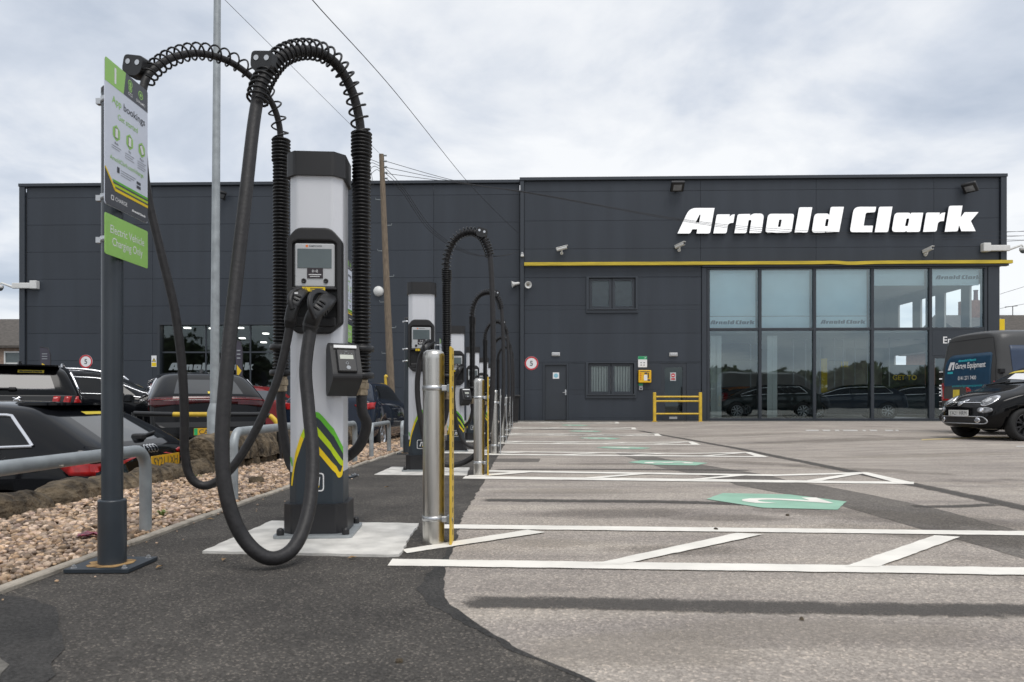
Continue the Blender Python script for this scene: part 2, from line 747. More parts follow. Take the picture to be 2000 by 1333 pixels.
M_lot = asphalt_mat('worn_pale_asphalt', (.305, .270, .238), (.40, .357, .312), (1.6, 1.55, 1.5), grain=520, patch=0.8, streak=True, stone_amt=.30)
M_walk = asphalt_mat('dark_new_asphalt', (.056, .052, .048), (.096, .088, .079), (2.4, 2.3, 2.2), grain=640, patch=1.9, bump=0.6, stone_amt=.38)
M_patch = asphalt_mat('darker_asphalt_patch', (.12, .108, .098), (.175, .158, .141), (1.6, 1.6, 1.5), grain=420, patch=1.4, stone_amt=.32)
M_tar = asphalt_mat('tar_seal', (.036, .035, .034), (.060, .057, .054), (1.4, 1.4, 1.4), grain=520, patch=2.5, bump=0.3)
M_lower = asphalt_mat('lower_lot_asphalt', (.10, .10, .10), (.15, .148, .145), (1.4, 1.4, 1.4))
M_white = marking_mat('white_line_paint', (.82, .785, .715), 0.25)
M_whitefaint = marking_mat('worn_white_line_paint', (.55, .53, .5), 1.0)
M_green_paint = marking_mat('pale_green_ground_paint', (.30, .50, .38), 0.6)
M_yellowfaint = marking_mat('worn_yellow_line_paint', (.5, .40, .22), 0.9)
M_concrete = mat('pale_concrete', (.60, .58, .54), .9, var=.22, scale=7, bump=.35, bscale=160, detail=8)
M_oldconc = mat('old_concrete', (.13, .122, .108), .95, var=.5, scale=14, bump=.8, bscale=90, detail=8)
M_edging = mat('concrete_edging', (.36, .32, .265), .92, var=.25, scale=12, bump=.5, bscale=140)
M_gravelbase = mat('gravel_bed', (.30, .23, .17), .95, var=.35, scale=40, bump=1.0, bscale=45)
M_pebble = mat('gravel_pebbles', (.34, .265, .20), .8, var=.25, scale=70, island=.62, col2=(.40, .32, .255))
M_stone = mat('sandstone', (.036, .026, .016), .95, var=.5, scale=9, bump=1.0, bscale=34, detail=10, objvar=.3, col2=(.115, .088, .056))
M_panel = mat('anthracite_cladding', (.033, .040, .051), .44, var=.11, scale=1.4, stretch=(1.5, 1, .12), objvar=.06, spec=.4, rvar=.08)
M_trim = mat('anthracite_trim', (.031, .038, .048), .42, var=.06, scale=2)
M_frame = mat('dark_window_frame', (.030, .036, .045), .40, var=.08, scale=3)
M_darkin = mat('dark_interior', (.035, .035, .036), .8, var=.2, scale=1)
M_inwall = mat('interior_wall', (.34, .33, .31), .85, var=.1, scale=1)
M_infloor = mat('interior_floor_tile', (.16, .155, .15), .3, var=.15, scale=2)
M_inceil = mat('interior_ceiling', (.42, .43, .43), .85, var=.06, scale=1)
M_blind = mat('roller_blind_fabric', (.80, .93, .96), .9, var=.03, scale=2)
M_vblind = mat('vertical_blind_fabric', (.58, .62, .60), .9, var=.06, scale=2)
M_glass = glass_mat('showroom_glass', (.90, .985, 1), 2.1)
M_glass_side = glass_mat('window_glass', (.93, .95, .95), .7)
M_glass_dark = glass_mat('dark_window_glass', (.72, .74, .74), .9)
M_letter = mat('white_acrylic_letter', (.88, .88, .88), .35, var=.02, emit=0.32)  # faint glow added to the acrylic so the letters come out whiter
M_letterside = mat('letter_return', (.03, .034, .045), .4)
M_logo_dark = mat('dark_logo_print', (.115, .135, .155), .8, var=.05)
M_frost = mat('frosted_print', (.20, .23, .24), .8, var=.05)
M_yel = mat('yellow_barrier_paint', (.62, .41, .035), .45, var=.15, scale=9, bump=.1)
M_beam = mat('weathered_yellow_beam', (.55, .41, .03), .5, var=.22, scale=2.5, stretch=(.5, 6, 6), bump=.1, bscale=20)
M_galv = mat('galvanised_steel', (.34, .365, .375), .5, metal=.5, var=.16, scale=12, detail=8, bump=.05, bscale=90, rvar=.2)
M_galvdark = mat('galvanised_post', (.27, .30, .31), .55, metal=.45, var=.3, scale=14, detail=8, rvar=.2)
M_stainless = mat('brushed_stainless_steel', (.60, .585, .55), .30, metal=1.0, var=.10, scale=5, stretch=(9, 9, .5), rvar=.14, bump=.04, bscale=60)
M_postpaint = mat('dark_grey_post_paint', (.030, .038, .047), .34, var=.1, scale=8, rvar=.12)
M_rust = mat('rusty_stain', (.23, .12, .035), .85, var=.45, scale=25, col2=(.30, .19, .08))
M_bolt = mat('zinc_bolt', (.55, .56, .57), .35, metal=.9, var=.1)
M_column = mat('light_grey_powder_coat', (.62, .63, .66), .36, var=.03, scale=3)
M_cap = mat('charcoal_plastic', (.014, .0135, .0145), .5, var=.1, scale=6, bump=.05, bscale=300)
M_black = mat('black_plastic', (.012, .012, .013), .42, var=.1, scale=8)
M_blackmat = mat('black_recess', (.007, .007, .008), .6)
M_wrap = mat('dark_slate_wrap', (.030, .040, .050), .36, var=.05)
M_plinth = mat('black_plinth_steel', (.016, .016, .018), .4, var=.12, scale=5)
M_screenp = mat('grey_screen_surround', (.47, .48, .49), .4, var=.03)
M_display = mat('dark_display_glass', (.10, .125, .13), .12, var=.12, scale=4)
M_displaylit = mat('pale_lcd', (.46, .48, .42), .25, var=.05)
M_pinkblack = mat('black_sticker', (.03, .022, .026), .4)
M_ink = mat('white_print', (.78, .78, .78), .5, var=.02)
M_inkdark = mat('dark_print', (.05, .055, .065), .5, var=.02)
M_inkgrey = mat('grey_print', (.30, .32, .34), .5, var=.02)
M_orange = mat('orange_print', (.70, .17, .03), .5)
M_yprint = mat('yellow_print', (.80, .56, .01), .45, var=.03)
M_lime = mat('lime_print', (.46, .62, .01), .45, var=.03)
M_green = mat('green_print', (.12, .46, .03), .45, var=.03)
M_signgreen = mat('sign_green', (.30, .56, .13), .4, var=.03)
M_signwhite = mat('sign_white', (.64, .68, .77), .4, var=.02)
M_signdark = mat('sign_charcoal', (.062, .066, .078), .4, var=.03)
M_signblue = mat('sign_edge', (.45, .46, .48), .4)
M_rubber = mat('black_cable_rubber', (.019, .0178, .0185), .52, spec=.4, var=.25, scale=30, bump=.2, bscale=60)
M_spring = mat('black_spring', (.007, .007, .008), .4, spec=.4, var=.1)
M_hose = mat('corrugated_hose', (.007, .007, .0078), .38, spec=.4, var=.1)
M_brass = mat('dull_brass', (.38, .31, .22), .38, metal=.85, var=.25, scale=40)
M_wood = mat('weathered_pole_wood', (.185, .145, .105), .9, var=.35, scale=14, stretch=(6, 6, .5), bump=.6, bscale=40)
M_wire = mat('overhead_wire', (.03, .03, .033), .7)
M_whitepl = mat('white_plastic', (.66, .66, .64), .45, var=.05)
M_greypl = mat('grey_plastic', (.35, .36, .37), .45, var=.05)
M_red = mat('red_sign_border', (.52, .02, .03), .4)
M_aedy = mat('defibrillator_yellow', (.78, .44, .01), .4, var=.06)
M_aedg = mat('sign_emerald', (.02, .30, .12), .45)
M_lamp = mat('lamp_glass', (.20, .205, .21), .2, var=.1)
M_tyre = mat('tyre_rubber', (.014, .014, .014), .8, var=.15)
M_alloy = mat('alloy_wheel', (.45, .46, .48), .3, metal=.9)
M_alloyblk = mat('black_alloy_wheel', (.03, .03, .033), .3, metal=.5)
M_chrome = mat('chrome_trim', (.78, .78, .80), .12, metal=1.0, var=.02)
M_carglass = mat('car_glass', (.010, .012, .014), .03, var=.05, spec=.6, rvar=.02)
M_raked = mat('raked_rear_glass', (.014, .016, .018), .03, var=.05, spec=1.0, rvar=.02)
M_sideglass = mat('car_side_glass', (.008, .009, .010), .03, var=.05, spec=.36, rvar=.02)
M_carblk = mat('car_black_trim', (.010, .010, .011), .45)
M_tail = mat('tail_lamp_red', (.36, .012, .012), .15, var=.3, scale=14, coat=.2)
M_taildk = mat('dark_tail_lamp', (.045, .002, .003), .12, var=.3, scale=9, coat=.2)
M_headl = mat('headlamp_lens', (.16, .165, .175), .10, var=.6, scale=18, coat=.5)
M_plate_y = mat('yellow_number_plate', (.72, .40, .02), .4)
M_plate_w = mat('white_number_plate', (.62, .62, .60), .4)
M_plate_g = mat('green_plate_band', (.03, .42, .14), .4)
M_stickery = mat('yellow_sticker', (.66, .52, .06), .5)
M_navy = mat('navy_vinyl', (.010, .05, .10), .4)
M_navy2 = mat('slate_blue_vinyl', (.035, .055, .10), .4)
M_teal = mat('teal_print', (.03, .42, .48), .5)
M_roof = mat('roof_tiles', (.085, .075, .066), .9, var=.3, scale=5, bump=.8, bscale=14, stretch=(1, 1, 3))
M_pebbledash = mat('pebbledash_render', (.33, .24, .185), .95, var=.25, scale=6, bump=.5, bscale=40)
M_brick = mat('dark_red_brick', (.16, .075, .05), .9, var=.3, scale=9)
M_pot = mat('chimney_pot', (.10, .035, .04), .8)
M_leaf = mat('leaf_green', (.10, .13, .05), .7, var=.5, scale=1.2, island=.4)
M_bark = mat('tree_bark', (.07, .055, .04), .9, var=.3)
M_flag = mat('feather_flag_cloth', (.060, .056, .075), .8, var=.1)
M_flagyel = mat('flag_yellow', (.70, .48, .03), .7)


def paint(name, col, rough=.045):
    return mat('car_paint_' + name, col, rough, var=.05, scale=2, coat=.0, spec=.25, rvar=.02)


def soft_mat(name, col, dens=1.0, scale=9.0):
    """a stain or thin tar film whose edge fades out; the mesh carries how thick it lies in the attribute fade"""
    m = bpy.data.materials.new(name)
    m.use_nodes = True
    nt = m.node_tree
    nt.nodes.clear()
    L = nt.links.new
    out = N(nt, 'ShaderNodeOutputMaterial')
    b = N(nt, 'ShaderNodeBsdfPrincipled')
    b.inputs['Roughness'].default_value = .9
    b.inputs['Specular IOR Level'].default_value = .25
    tc = N(nt, 'ShaderNodeTexCoord')

    def nz(sc_, d):
        n = N(nt, 'ShaderNodeTexNoise')
        n.inputs['Scale'].default_value = sc_
        n.inputs['Detail'].default_value = d
        n.inputs['Roughness'].default_value = .65
        L(tc.outputs['Object'], n.inputs['Vector'])
        return n.outputs[0]
    L(ramp(nt, nz(180, 2), [(.3, tuple(c * .7 for c in col)), (.7, tuple(c * 1.35 for c in col))]), b.inputs['Base Color'])
    at = N(nt, 'ShaderNodeAttribute')
    at.attribute_name = 'fade'
    k = math_n(nt, 'ADD', at.outputs['Fac'], math_n(nt, 'MULTIPLY', math_n(nt, 'SUBTRACT', nz(scale, 7), .5), 1.5))
    grit = math_n(nt, 'MULTIPLY', math_n(nt, 'SUBTRACT', nz(140, 2), .5), 1.1)
    k = math_n(nt, 'ADD', k, grit)
    fac = ramp(nt, k, [(.30, (0, 0, 0)), (.78, (dens, dens, dens))])
    tr = N(nt, 'ShaderNodeBsdfTransparent')
    mx = N(nt, 'ShaderNodeMixShader')
    L(fac, mx.inputs[0])
    L(tr.outputs[0], mx.inputs[1])
    L(b.outputs[0], mx.inputs[2])
    L(mx.outputs[0], out.inputs[0])
    _mats[name] = m
    return m


M_clear = bpy.data.materials.new('clear_inner_face')
M_clear.use_nodes = True
M_clear.node_tree.nodes.clear()
_o = N(M_clear.node_tree, 'ShaderNodeOutputMaterial')
_t = N(M_clear.node_tree, 'ShaderNodeBsdfTransparent')
M_clear.node_tree.links.new(_t.outputs[0], _o.inputs[0])
M_softtar = soft_mat('faded_tar_film', (.085, .079, .073), .74)
M_stain = soft_mat('brown_ground_stain', (.14, .122, .103), .26, 5.0)
M_dust = soft_mat('pale_ground_dust', (.36, .32, .27), .30, 4.0)

# ================================================================ GROUND
def sheet(name, x_of, ys, M, lift=0.0, nx=4, kind='structure', hfun=g):
    """a strip of ground: x_of(y) gives its left and right edge"""
    mb = MB()
    vs_, fs = [], []
    for y in ys:
        a, b = x_of(y)
        for k in range(nx + 1):
            x = a + (b - a) * k / nx
            vs_.append((x, y, hfun(x, y) + lift))
    for i in range(len(ys) - 1):
        for k in range(nx):
            q = i * (nx + 1) + k
            fs.append((q, q + 1, q + nx + 2, q + nx + 1))
    mb.add(vs_, fs)
    return mb.build(name, M, kind=kind)


WALLX = -3.0
xs_lot = [WALLX - .12, -2, -1, 0, 1, 2, 3, 3.5] + [4 + .5 * i for i in range(9)] + [9, 11, 14, 18, 25, 40, 80, 250]
ys_lot = [-90, -50, -30, -15, -8, -4, -2, 0, 1, 2, 3, 4, 5, 5.5, 6.25, 7, 8, 9, 10.5, 12, 14, 16, 18, 20, 22, 24, 26, 27.4, 30, 40, 60, 100, 200, 500]
vs_, fs = [], []
for y in ys_lot:
    for x in xs_lot:
        vs_.append((x, y, g(x, y)))
nx = len(xs_lot)
for j in range(len(ys_lot) - 1):
    for i in range(nx - 1):
        fs.append((j * nx + i, j * nx + i + 1, (j + 1) * nx + i + 1, (j + 1) * nx + i))
MB().add(vs_, fs).build('car_park_ground', M_lot, kind='structure')


def lower_h(x, y):
    for (a, ha), (b, hb) in zip(LOW, LOW[1:]):
        if a <= y <= b:
            return ha + (hb - ha) * (y - a) / (b - a)
    return 0


LOW = [(-90, -.74), (7.6, -.74), (10.8, -.30), (27, -.22), (32, -.2), (500, -.2)]
sheet('lower_car_park_ground', lambda y: (-250, WALLX - .12), [-90, -20, 0, 5, 7.6, 8.4, 9.2, 10, 10.8, 14, 20, 27, 32, 100, 500], M_lower, nx=8, hfun=lower_h)
# retaining face between the two levels
mb = MB()
yy = [-90, 0, 5.5, 7, 8.4, 10.5, 14, 18, 22, 27.4]
mb.add([(WALLX - .12, y, g(0, y)) for y in yy] + [(WALLX - .12, y, -1) for y in yy], [(i, i + 1, len(yy) + i + 1, len(yy) + i) for i in range(len(yy) - 1)])
mb.build('retaining_bank', M_oldconc, kind='structure')

# dark asphalt walkway with an uneven right edge
EDGE = [(0.6, 1.6), (1.2, .75), (1.6, .36), (1.82, .197), (1.97, .06), (2.19, -.075), (2.49, -.23), (2.73, -.285), (3.17, -.305), (3.77, -.31), (4.44, -.335), (5.4, -.31), (6.67, -.29), (8.5, -.28), (12, -.25), (16, -.2), (20, -.15), (26.2, -.1)]


def edge_x(y):
    for (a, xa), (b, xb) in zip(EDGE, EDGE[1:]):
        if a <= y <= b:
            return xa + (xb - xa) * (y - a) / (b - a)
    return EDGE[0][1] if y < EDGE[0][0] else EDGE[-1][1]


def edging_x(y):
    return -1.935 + .010 * y


def jit(y, f, amp, seed=0.0):
    return amp * noise.noise(Vector((y * f, seed, 0))) + amp * .5 * noise.noise(Vector((y * f * 3.1, seed + 5, 0)))


ysw = [0.6 + .04 * i for i in range(130)] + [5.8 + .2 * i for i in range(102)]
sheet('dark_asphalt_walkway', lambda y: (edging_x(y), edge_x(y) + jit(y, 6, .018) + jit(y, 45, .012, 3)), ysw, M_walk, .002, nx=6)
# smooth tar band along part of the joint between old and new asphalt
def joint(y):
    c = max(0, 1 - abs(y - 2.72) / .55)
    w = .022 + .075 * c
    e = edge_x(y) + jit(y, 6, .018)
    return e - w + jit(y, 9, .02, 9), e + .004


sheet('tar_joint', joint, [1.6 + .03 * i for i in range(75)], M_tar, .0035, nx=1)


def soft_strip(name, pts, width, M, lift, seed=0.0, ends=.12):
    """a faded film along a line of ground points"""
    path, Lp = resample(catmull([Vector((p[0], p[1], 0)) for p in pts], 6), max(8, int(sum((Vector(a) - Vector(b)).length for a, b in zip(pts, pts[1:])) / .12)))
    vs_, fs, fd = [], [], []
    n = len(path)
    prof = ((-1, 0), (-.55, .75), (0, 1), (.55, .75), (1, 0))
    for i, p in enumerate(path):
        d = (path[min(i + 1, n - 1)] - path[max(i - 1, 0)]).normalized()
        q = Vector((-d.y, d.x, 0))
        w = (width(i / (n - 1)) if callable(width) else width) / 2
        e = min(1, i / max(1, ends * n), (n - 1 - i) / max(1, ends * n)) if ends else 1
        for t, f in prof:
            x = p + q * (w * t)
            vs_.append((x.x, x.y, g(x.x, x.y) + lift))
            fd.append(f * e)
    for i in range(n - 1):
        for k in range(4):
            a = i * 5 + k
            fs.append((a, a + 5, a + 6, a + 1))
    o = MB().add(vs_, fs).build(name, M, kind='structure')
    at = o.data.attributes.new('fade', 'FLOAT', 'POINT')
    at.data.foreach_set('value', fd)
    bm = bmesh.new()
    bm.from_mesh(o.data)
    bmesh.ops.recalc_face_normals(bm, faces=bm.faces[:])
    bm.to_mesh(o.data)
    bm.free()
    return o


def soft_blob(name, c, rx, ry, ang, M, lift, n=28):
    vs_, fd, fs = [(c[0], c[1], g(c[0], c[1]) + lift)], [1.0], []
    for r, f in ((.35, .9), (.7, .5), (1, 0)):
        for i in range(n):
            a = 2 * PI * i / n
            x, y = rx * r * math.cos(a), ry * r * math.sin(a)
            X = c[0] + x * math.cos(ang) - y * math.sin(ang)
            Y = c[1] + x * math.sin(ang) + y * math.cos(ang)
            vs_.append((X, Y, g(X, Y) + lift))
            fd.append(f)
    for i in range(n):
        j = (i + 1) % n
        fs.append((0, 1 + i, 1 + j))
        for k in range(2):
            fs.append((1 + k * n + i, 1 + k * n + n + i, 1 + k * n + n + j, 1 + k * n + j))
    o = MB().add(vs_, fs).build(name, M, kind='structure')
    at = o.data.attributes.new('fade', 'FLOAT', 'POINT')
    at.data.foreach_set('value', fd)
    return o


def blob(name, pts, M, lift, amp=.03, seed=1.0, seg=6):
    """an irregular patch lying on the ground"""
    pts = [Vector(p) for p in pts]
    n = len(pts)
    out = []
    for i in range(n):
        a, b = pts[i], pts[(i + 1) % n]
        k = max(2, int((b - a).length / .05)) if amp else 6
        k = min(k, 60)
        for q in range(k):
            p = a.lerp(b, q / k)
            d = (b - a).normalized()
            o = Vector((-d.y, d.x, 0)) * (amp * noise.noise(Vector((p.x * 9 + seed, p.y * 9, seed))))
            p = p + o
            out.append(p)
    bm = bmesh.new()
    bm.faces.new([bm.verts.new((p.x, p.y, 0)) for p in out])
    ys = [p.y for p in out]
    y = math.floor(min(ys)) + .5
    while y < max(ys):
        bmesh.ops.bisect_plane(bm, geom=bm.verts[:] + bm.edges[:] + bm.faces[:], plane_co=(0, y, 0), plane_no=(0, 1, 0))
        y += .5
    bmesh.ops.triangulate(bm, faces=bm.faces[:])
    for v in bm.verts:
        v.co.z = g(v.co.x, v.co.y) + lift
    bmesh.ops.recalc_face_normals(bm, faces=bm.faces[:])
    for f in bm.faces:
        if f.normal.z < 0:
            f.normal_flip()
    me = bpy.data.meshes.new(name)
    bm.to_mesh(me)
    bm.free()
    me.materials.append(M)
    return link(name, me, kind='structure')


# concrete corner and tar seam at the near left
blob('concrete_corner', [(-1.93, 1.0, 0), (-1.25, 1.2, 0), (-1.27, 1.75, 0), (-1.36, 1.92, 0), (-1.50, 2.05, 0), (-1.66, 2.20, 0), (-1.90, 2.3, 0)], M_oldconc, .0065, .03, 3)
blob('tar_seam', [(-1.93, 1.0, 0), (-1.13, 1.2, 0), (-1.18, 1.80, 0), (-1.27, 2.0, 0), (-1.42, 2.25, 0), (-1.62, 2.5, 0), (-1.915, 2.66, 0)], M_tar, .0045, .03, 5)


def patch_px(name, pxs, M, lift, amp=.02, seed=1.0):
    return blob(name, [gp(*p) for p in pxs], M, lift, amp, seed)


# reinstated trench running diagonally through the bays, and smaller repairs
patch_px('trench_patch', [(1196, 884), (1292, 914), (1412, 938), (1440, 948), (1640, 988), (1820, 1040), (2000, 1092), (2200, 1156), (2600, 1290), (2600, 1210), (2200, 1094), (2000, 1040), (1820, 992), (1600, 948), (1552, 942), (1496, 928), (1300, 897), (1240, 884)], M_patch, .0015, .008, 2)
patch_px('square_asphalt_patch', [(960, 896), (1056, 896), (1052, 903), (955, 903)], M_patch, .0015, .008, 6)
GP = lambda *q: [gp(*p) for p in q]
soft_strip('near_tar_stripe', GP((868, 1175), (1100, 1179), (1400, 1185), (1700, 1190), (2150, 1197)), .21, M_softtar, .0028, 1, .02)
soft_strip('middle_tar_stripe', GP((925, 977), (1100, 979), (1300, 981), (1480, 986), (1560, 989)), .20, M_softtar, .0028, 2, .05)
soft_strip('far_tar_stripe', GP((958, 917.5), (1150, 917.5), (1480, 919.5)), .2, M_softtar, .0028, 3, .05)
soft_strip('long_tar_line', GP((1245, 841), (1392, 868), (1520, 893), (1660, 921), (1788, 948), (2000, 993), (2150, 1024)), .24, M_softtar, .0028, 4, .03)
soft_strip('branch_tar_line', GP((1960, 985), (1860, 990), (1760, 989)), .16, M_softtar, .0026, 5, .2)
for k, (a, b, rx, ry, an, M_) in enumerate(((1170, 851, 1.3, .55, -.2, M_softtar), (1090, 839, 1.5, .5, -.1, M_softtar), (1410, 890, .9, .55, -.5, M_stain), (1480, 905, 1.0, .4, -.7, M_stain), (1680, 918, 1.3, .35, -.8, M_stain), (1180, 907, .9, .22, 0, M_stain), (1200, 1003, .8, .28, .1, M_stain), (1420, 1012, .5, .2, 0, M_stain),
        (1750, 1010, 1.4, .4, -.55, M_stain), (1900, 1050, 1.0, .35, -.5, M_stain), (1330, 1075, .5, .16, 0, M_stain), (1250, 1270, .5, .22, 0, M_dust), (1080, 1060, .4, .15, 0, M_dust), (1600, 1235, .7, .2, 0, M_dust), (1100, 960, .8, .3, 0, M_dust), (1650, 860, 3.0, .8, 0, M_stain), (1450, 850, 2.0, .6, 0, M_dust), (1800, 890, 2.2, .5, .1, M_dust))):
    p_ = gp(a, b)
    soft_blob('ground_stain', (p_.x, p_.y), rx, ry, an, M_, .0024 + .00004 * k if M_ is not M_dust or a > 900 else .0040 + .00004 * k)


# painted bays
def line_strip(mb, quad, lift=.005):
    a0, a1, b1, b0 = [Vector(p) for p in quad]     # near-left, near-right, far-right, far-left
    Ln = (a1 - a0).length
    n = max(2, int(Ln / (.035 if a0.y < 8 else .2)))
    vs_, fs = [], []
    for i in range(n + 1):
        t = i / n
        for k, p in enumerate((a0.lerp(a1, t), b0.lerp(b1, t))):
            j = .007 * noise.noise(Vector((p.x * 11, p.y * 11, k * 7.0))) + .005 * noise.noise(Vector((p.x * 45, p.y * 45, k * 3.0)))
            vs_.append((p.x, p.y + j, g(p.x, p.y) + lift))
    for i in range(n):
        fs.append((2 * i, 2 * i + 2, 2 * i + 3, 2 * i + 1))
    return mb.add(vs_, fs)


hatch = MB()
for k, q in enumerate([
    [(757, 1107), (2600, 1134), (2600, 1119), (766, 1094)],
    [(868, 1034), (2300, 1051), (2300, 1043), (868, 1026)],
]):
    line_strip(hatch, [gp(*p) for p in q])
for q in [
    [(795, 1083), (1065, 1042), (1030, 1037), (785, 1076)],
    [(1215, 1105), (1490, 1046), (1440, 1043), (1160, 1104)],
    [(1715, 1110), (1875, 1051), (1825, 1048), (1650, 1109)],
    [(2240, 1118), (2290, 1054), (2230, 1051), (2170, 1116)],
    [(2530, 1121), (2600, 1124), (2300, 1043), (2250, 1043)],
]:
    line_strip(hatch, [gp(*p) for p in q], .0062)
hatch.build('painted_hatching', M_white, kind='structure')
hatch = MB()
H2 = [
    [(903, 936), (1785, 947), (1785, 942.5), (909, 931)],
    [(955, 922.6), (1510, 931), (1510, 928), (955, 919.6)],
    [(1508, 931), (1682, 926.5), (1680, 923.5), (1508, 928.3)],
]
B2 = [
    [(915, 934), (1050, 922.8), (1030, 921), (915, 930)],
    [(1125, 939), (1285, 925.5), (1262, 924.5), (1098, 938)],
    [(1340, 941), (1462, 929.5), (1437, 928.8), (1315, 940.5)],
    [(1580, 944.5), (1694, 925), (1668, 925), (1550, 944)],
    [(1752, 945), (1788, 945), (1694, 924), (1674, 924)],
]
W2 = [[gp(*p) for p in q] for q in H2]
V2 = [[gp(*p) for p in q] for q in B2]
for k in range(6):
    mb = MB()
    off = Vector((.02 * k, 3.78 * k, 0))
    for q in W2:
        line_strip(mb, [p + off for p in q], .005)
    for q in V2:
        line_strip(mb, [p + off for p in q], .0062)
    mb.build('painted_hatching', M_white, kind='structure')

# green bay hexagons with white numbers, read from the bay entrance
HEX = [(-.48, .08), (-.26, .43), (.22, .34), (.48, -.05), (.24, -.44), (-.22, -.35)]
for k in range(6):
    cx, cy = 1.87 + .02 * k, 5.15 + 3.78 * k
    mb = MB()
    v = [Vector((cx + a, cy + b, 0)) for a, b in HEX]
    o = blob('bay_hexagon', v, M_green_paint, .0042, .008, 31 + k)
    num = str(k + 2)
    tv, tf = text_data(num, .46, bold=.02)
    ym = sum(p.y for p in tv) / len(tv)
    vv = []
    for p in tv:
        q = Vector((cx - (p.y - ym) * 1.25, cy + p.x * .95, 0))
        vv.append((q.x, q.y, g(q.x, q.y) + .0062))
    MB().add(vv, tf).build('bay_number', M_white, kind='structure')

# worn word and dashes by the showroom, faint yellow lines
mb = MB()
for a, b in ((1575, 1600), (1608, 1622), (1632, 1640), (1648, 1676), (1686, 1692), (1700, 1714), (1730, 1745), (1750, 1756)):
    line_strip(mb, [gp(a, 842.6), gp(b, 842.6), gp(b - 2, 840.2), gp(a - 2, 840.2)], .004)
for a, b in ((1985, 2040),):
    line_strip(mb, [gp(a, 873.5), gp(b, 874), gp(b, 871.5), gp(a, 871.5)], .004)
mb.build('worn_white_lettering', M_whitefaint, kind='structure')
mb = MB()
line_strip(mb, [gp(1800, 861), gp(1900, 857), gp(1900, 854.5), gp(1800, 858.5)], .004)
line_strip(mb, [gp(1900, 854.5), gp(2040, 859), gp(2040, 856), gp(1900, 852)], .004)
mb.build('faint_yellow_line', M_yellowfaint, kind='structure')
sheet('showroom_apron', lambda y: (-.3, 19.0), [26.45, 26.9, 27.35], M_oldconc, .006, nx=12)

# ================================================================ GRAVEL BED, EDGING
sheet('gravel_bed_soil', lambda y: (WALLX + .02, edging_x(y) - .05), [.8, 3, 5, 5.5, 7, 8.5, 10.5, 14, 18, 22, 26], M_gravelbase, .012, nx=2)
mb = MB()
for k in range(28):
    y0 = .8 + .915 * k
    mb.box(-.032, .02, -.4545, .4545, -.05, .022, T(edging_x(y0 + .45) - .012, y0 + .45, g(-2, y0 + .45)), bev=.006)
mb.build('edging_kerb', M_edging, kind='structure')


def ico(sub=1):
    bm = bmesh.new()
    bmesh.ops.create_icosphere(bm, subdivisions=sub, radius=1)
    bm.verts.index_update()
    v = np.array([q.co[:] for q in bm.verts])
    f = np.array([[q.index for q in p.verts] for p in bm.faces])
    bm.free()
    return v, f


def build_gravel():
    rng = np.random.default_rng(5)
    v1, f1 = ico(2)          # 42 vertices
    v0, f0 = ico(1)          # 12 vertices
    spots = []
    for y0, y1, s in ((1.6, 3.6, .0112), (3.6, 6.5, .0138), (6.5, 11, .019), (11, 18, .032)):
        w = 1.03
        n = int(w * (y1 - y0) / (s * s * 3.3))
        xy = np.column_stack([rng.uniform(0, 1, n), rng.uniform(y0, y1, n)])
        for x, y in xy:
            xa, xb = WALLX + .05, edging_x(y) - .045
            z = g(-2, y) + .014 + .045 * max(0, .5 - x) + rng.uniform(0, .016)
            spots.append((xa + (xb - xa) * x, y, z, s * rng.uniform(.6, 1.55), 0 if y > 5.5 else 1))
    for _ in range(40):          # strays on the kerb and walkway
        y = rng.uniform(2, 8)
        spots.append((edging_x(y) + abs(rng.normal(0, .12)), y, g(-2, y) + .012, rng.uniform(.004, .010), 0))
    V, Fa, base = [], [], 0
    for x, y, z, r, hi in spots:
        v, f = (v1, f1) if hi else (v0, f0)
        sc_ = np.array([r * rng.uniform(.85, 1.35), r * rng.uniform(.8, 1.1), r * rng.uniform(.55, .85)])
        a = rng.uniform(0, 6.3)
        t = rng.normal(0, .3)
        p = v * sc_ * (1 + rng.normal(0, .07, (len(v), 1)))
        Rz = np.array([[math.cos(a), -math.sin(a), 0], [math.sin(a), math.cos(a), 0], [0, 0, 1]])
        Rx = np.array([[1, 0, 0], [0, math.cos(t), -math.sin(t)], [0, math.sin(t), math.cos(t)]])
        V.append(p @ (Rz @ Rx).T + (x, y, z))
        Fa.append(f + base)
        base += len(v)
    V = np.concatenate(V)
    Fa = np.concatenate(Fa)
    me = bpy.data.meshes.new('gravel')
    me.vertices.add(len(V))
    me.vertices.foreach_set('co', V.ravel())
    me.loops.add(Fa.size)
    me.loops.foreach_set('vertex_index', Fa.ravel().astype(np.int32))
    me.polygons.add(len(Fa))
    me.polygons.foreach_set('loop_start', np.arange(0, Fa.size, 3, dtype=np.int32))
    me.polygons.foreach_set('loop_total', np.full(len(Fa), 3, dtype=np.int32))
    me.polygons.foreach_set('use_smooth', np.ones(len(Fa), dtype=bool))
    me.update()
    me.validate()
    me.materials.append(M_pebble)
    o = link('gravel', me, kind='stuff')
    tag(o, 'tan and brown pebbles filling the bed between stone wall and dark walkway', 'gravel')


build_gravel()


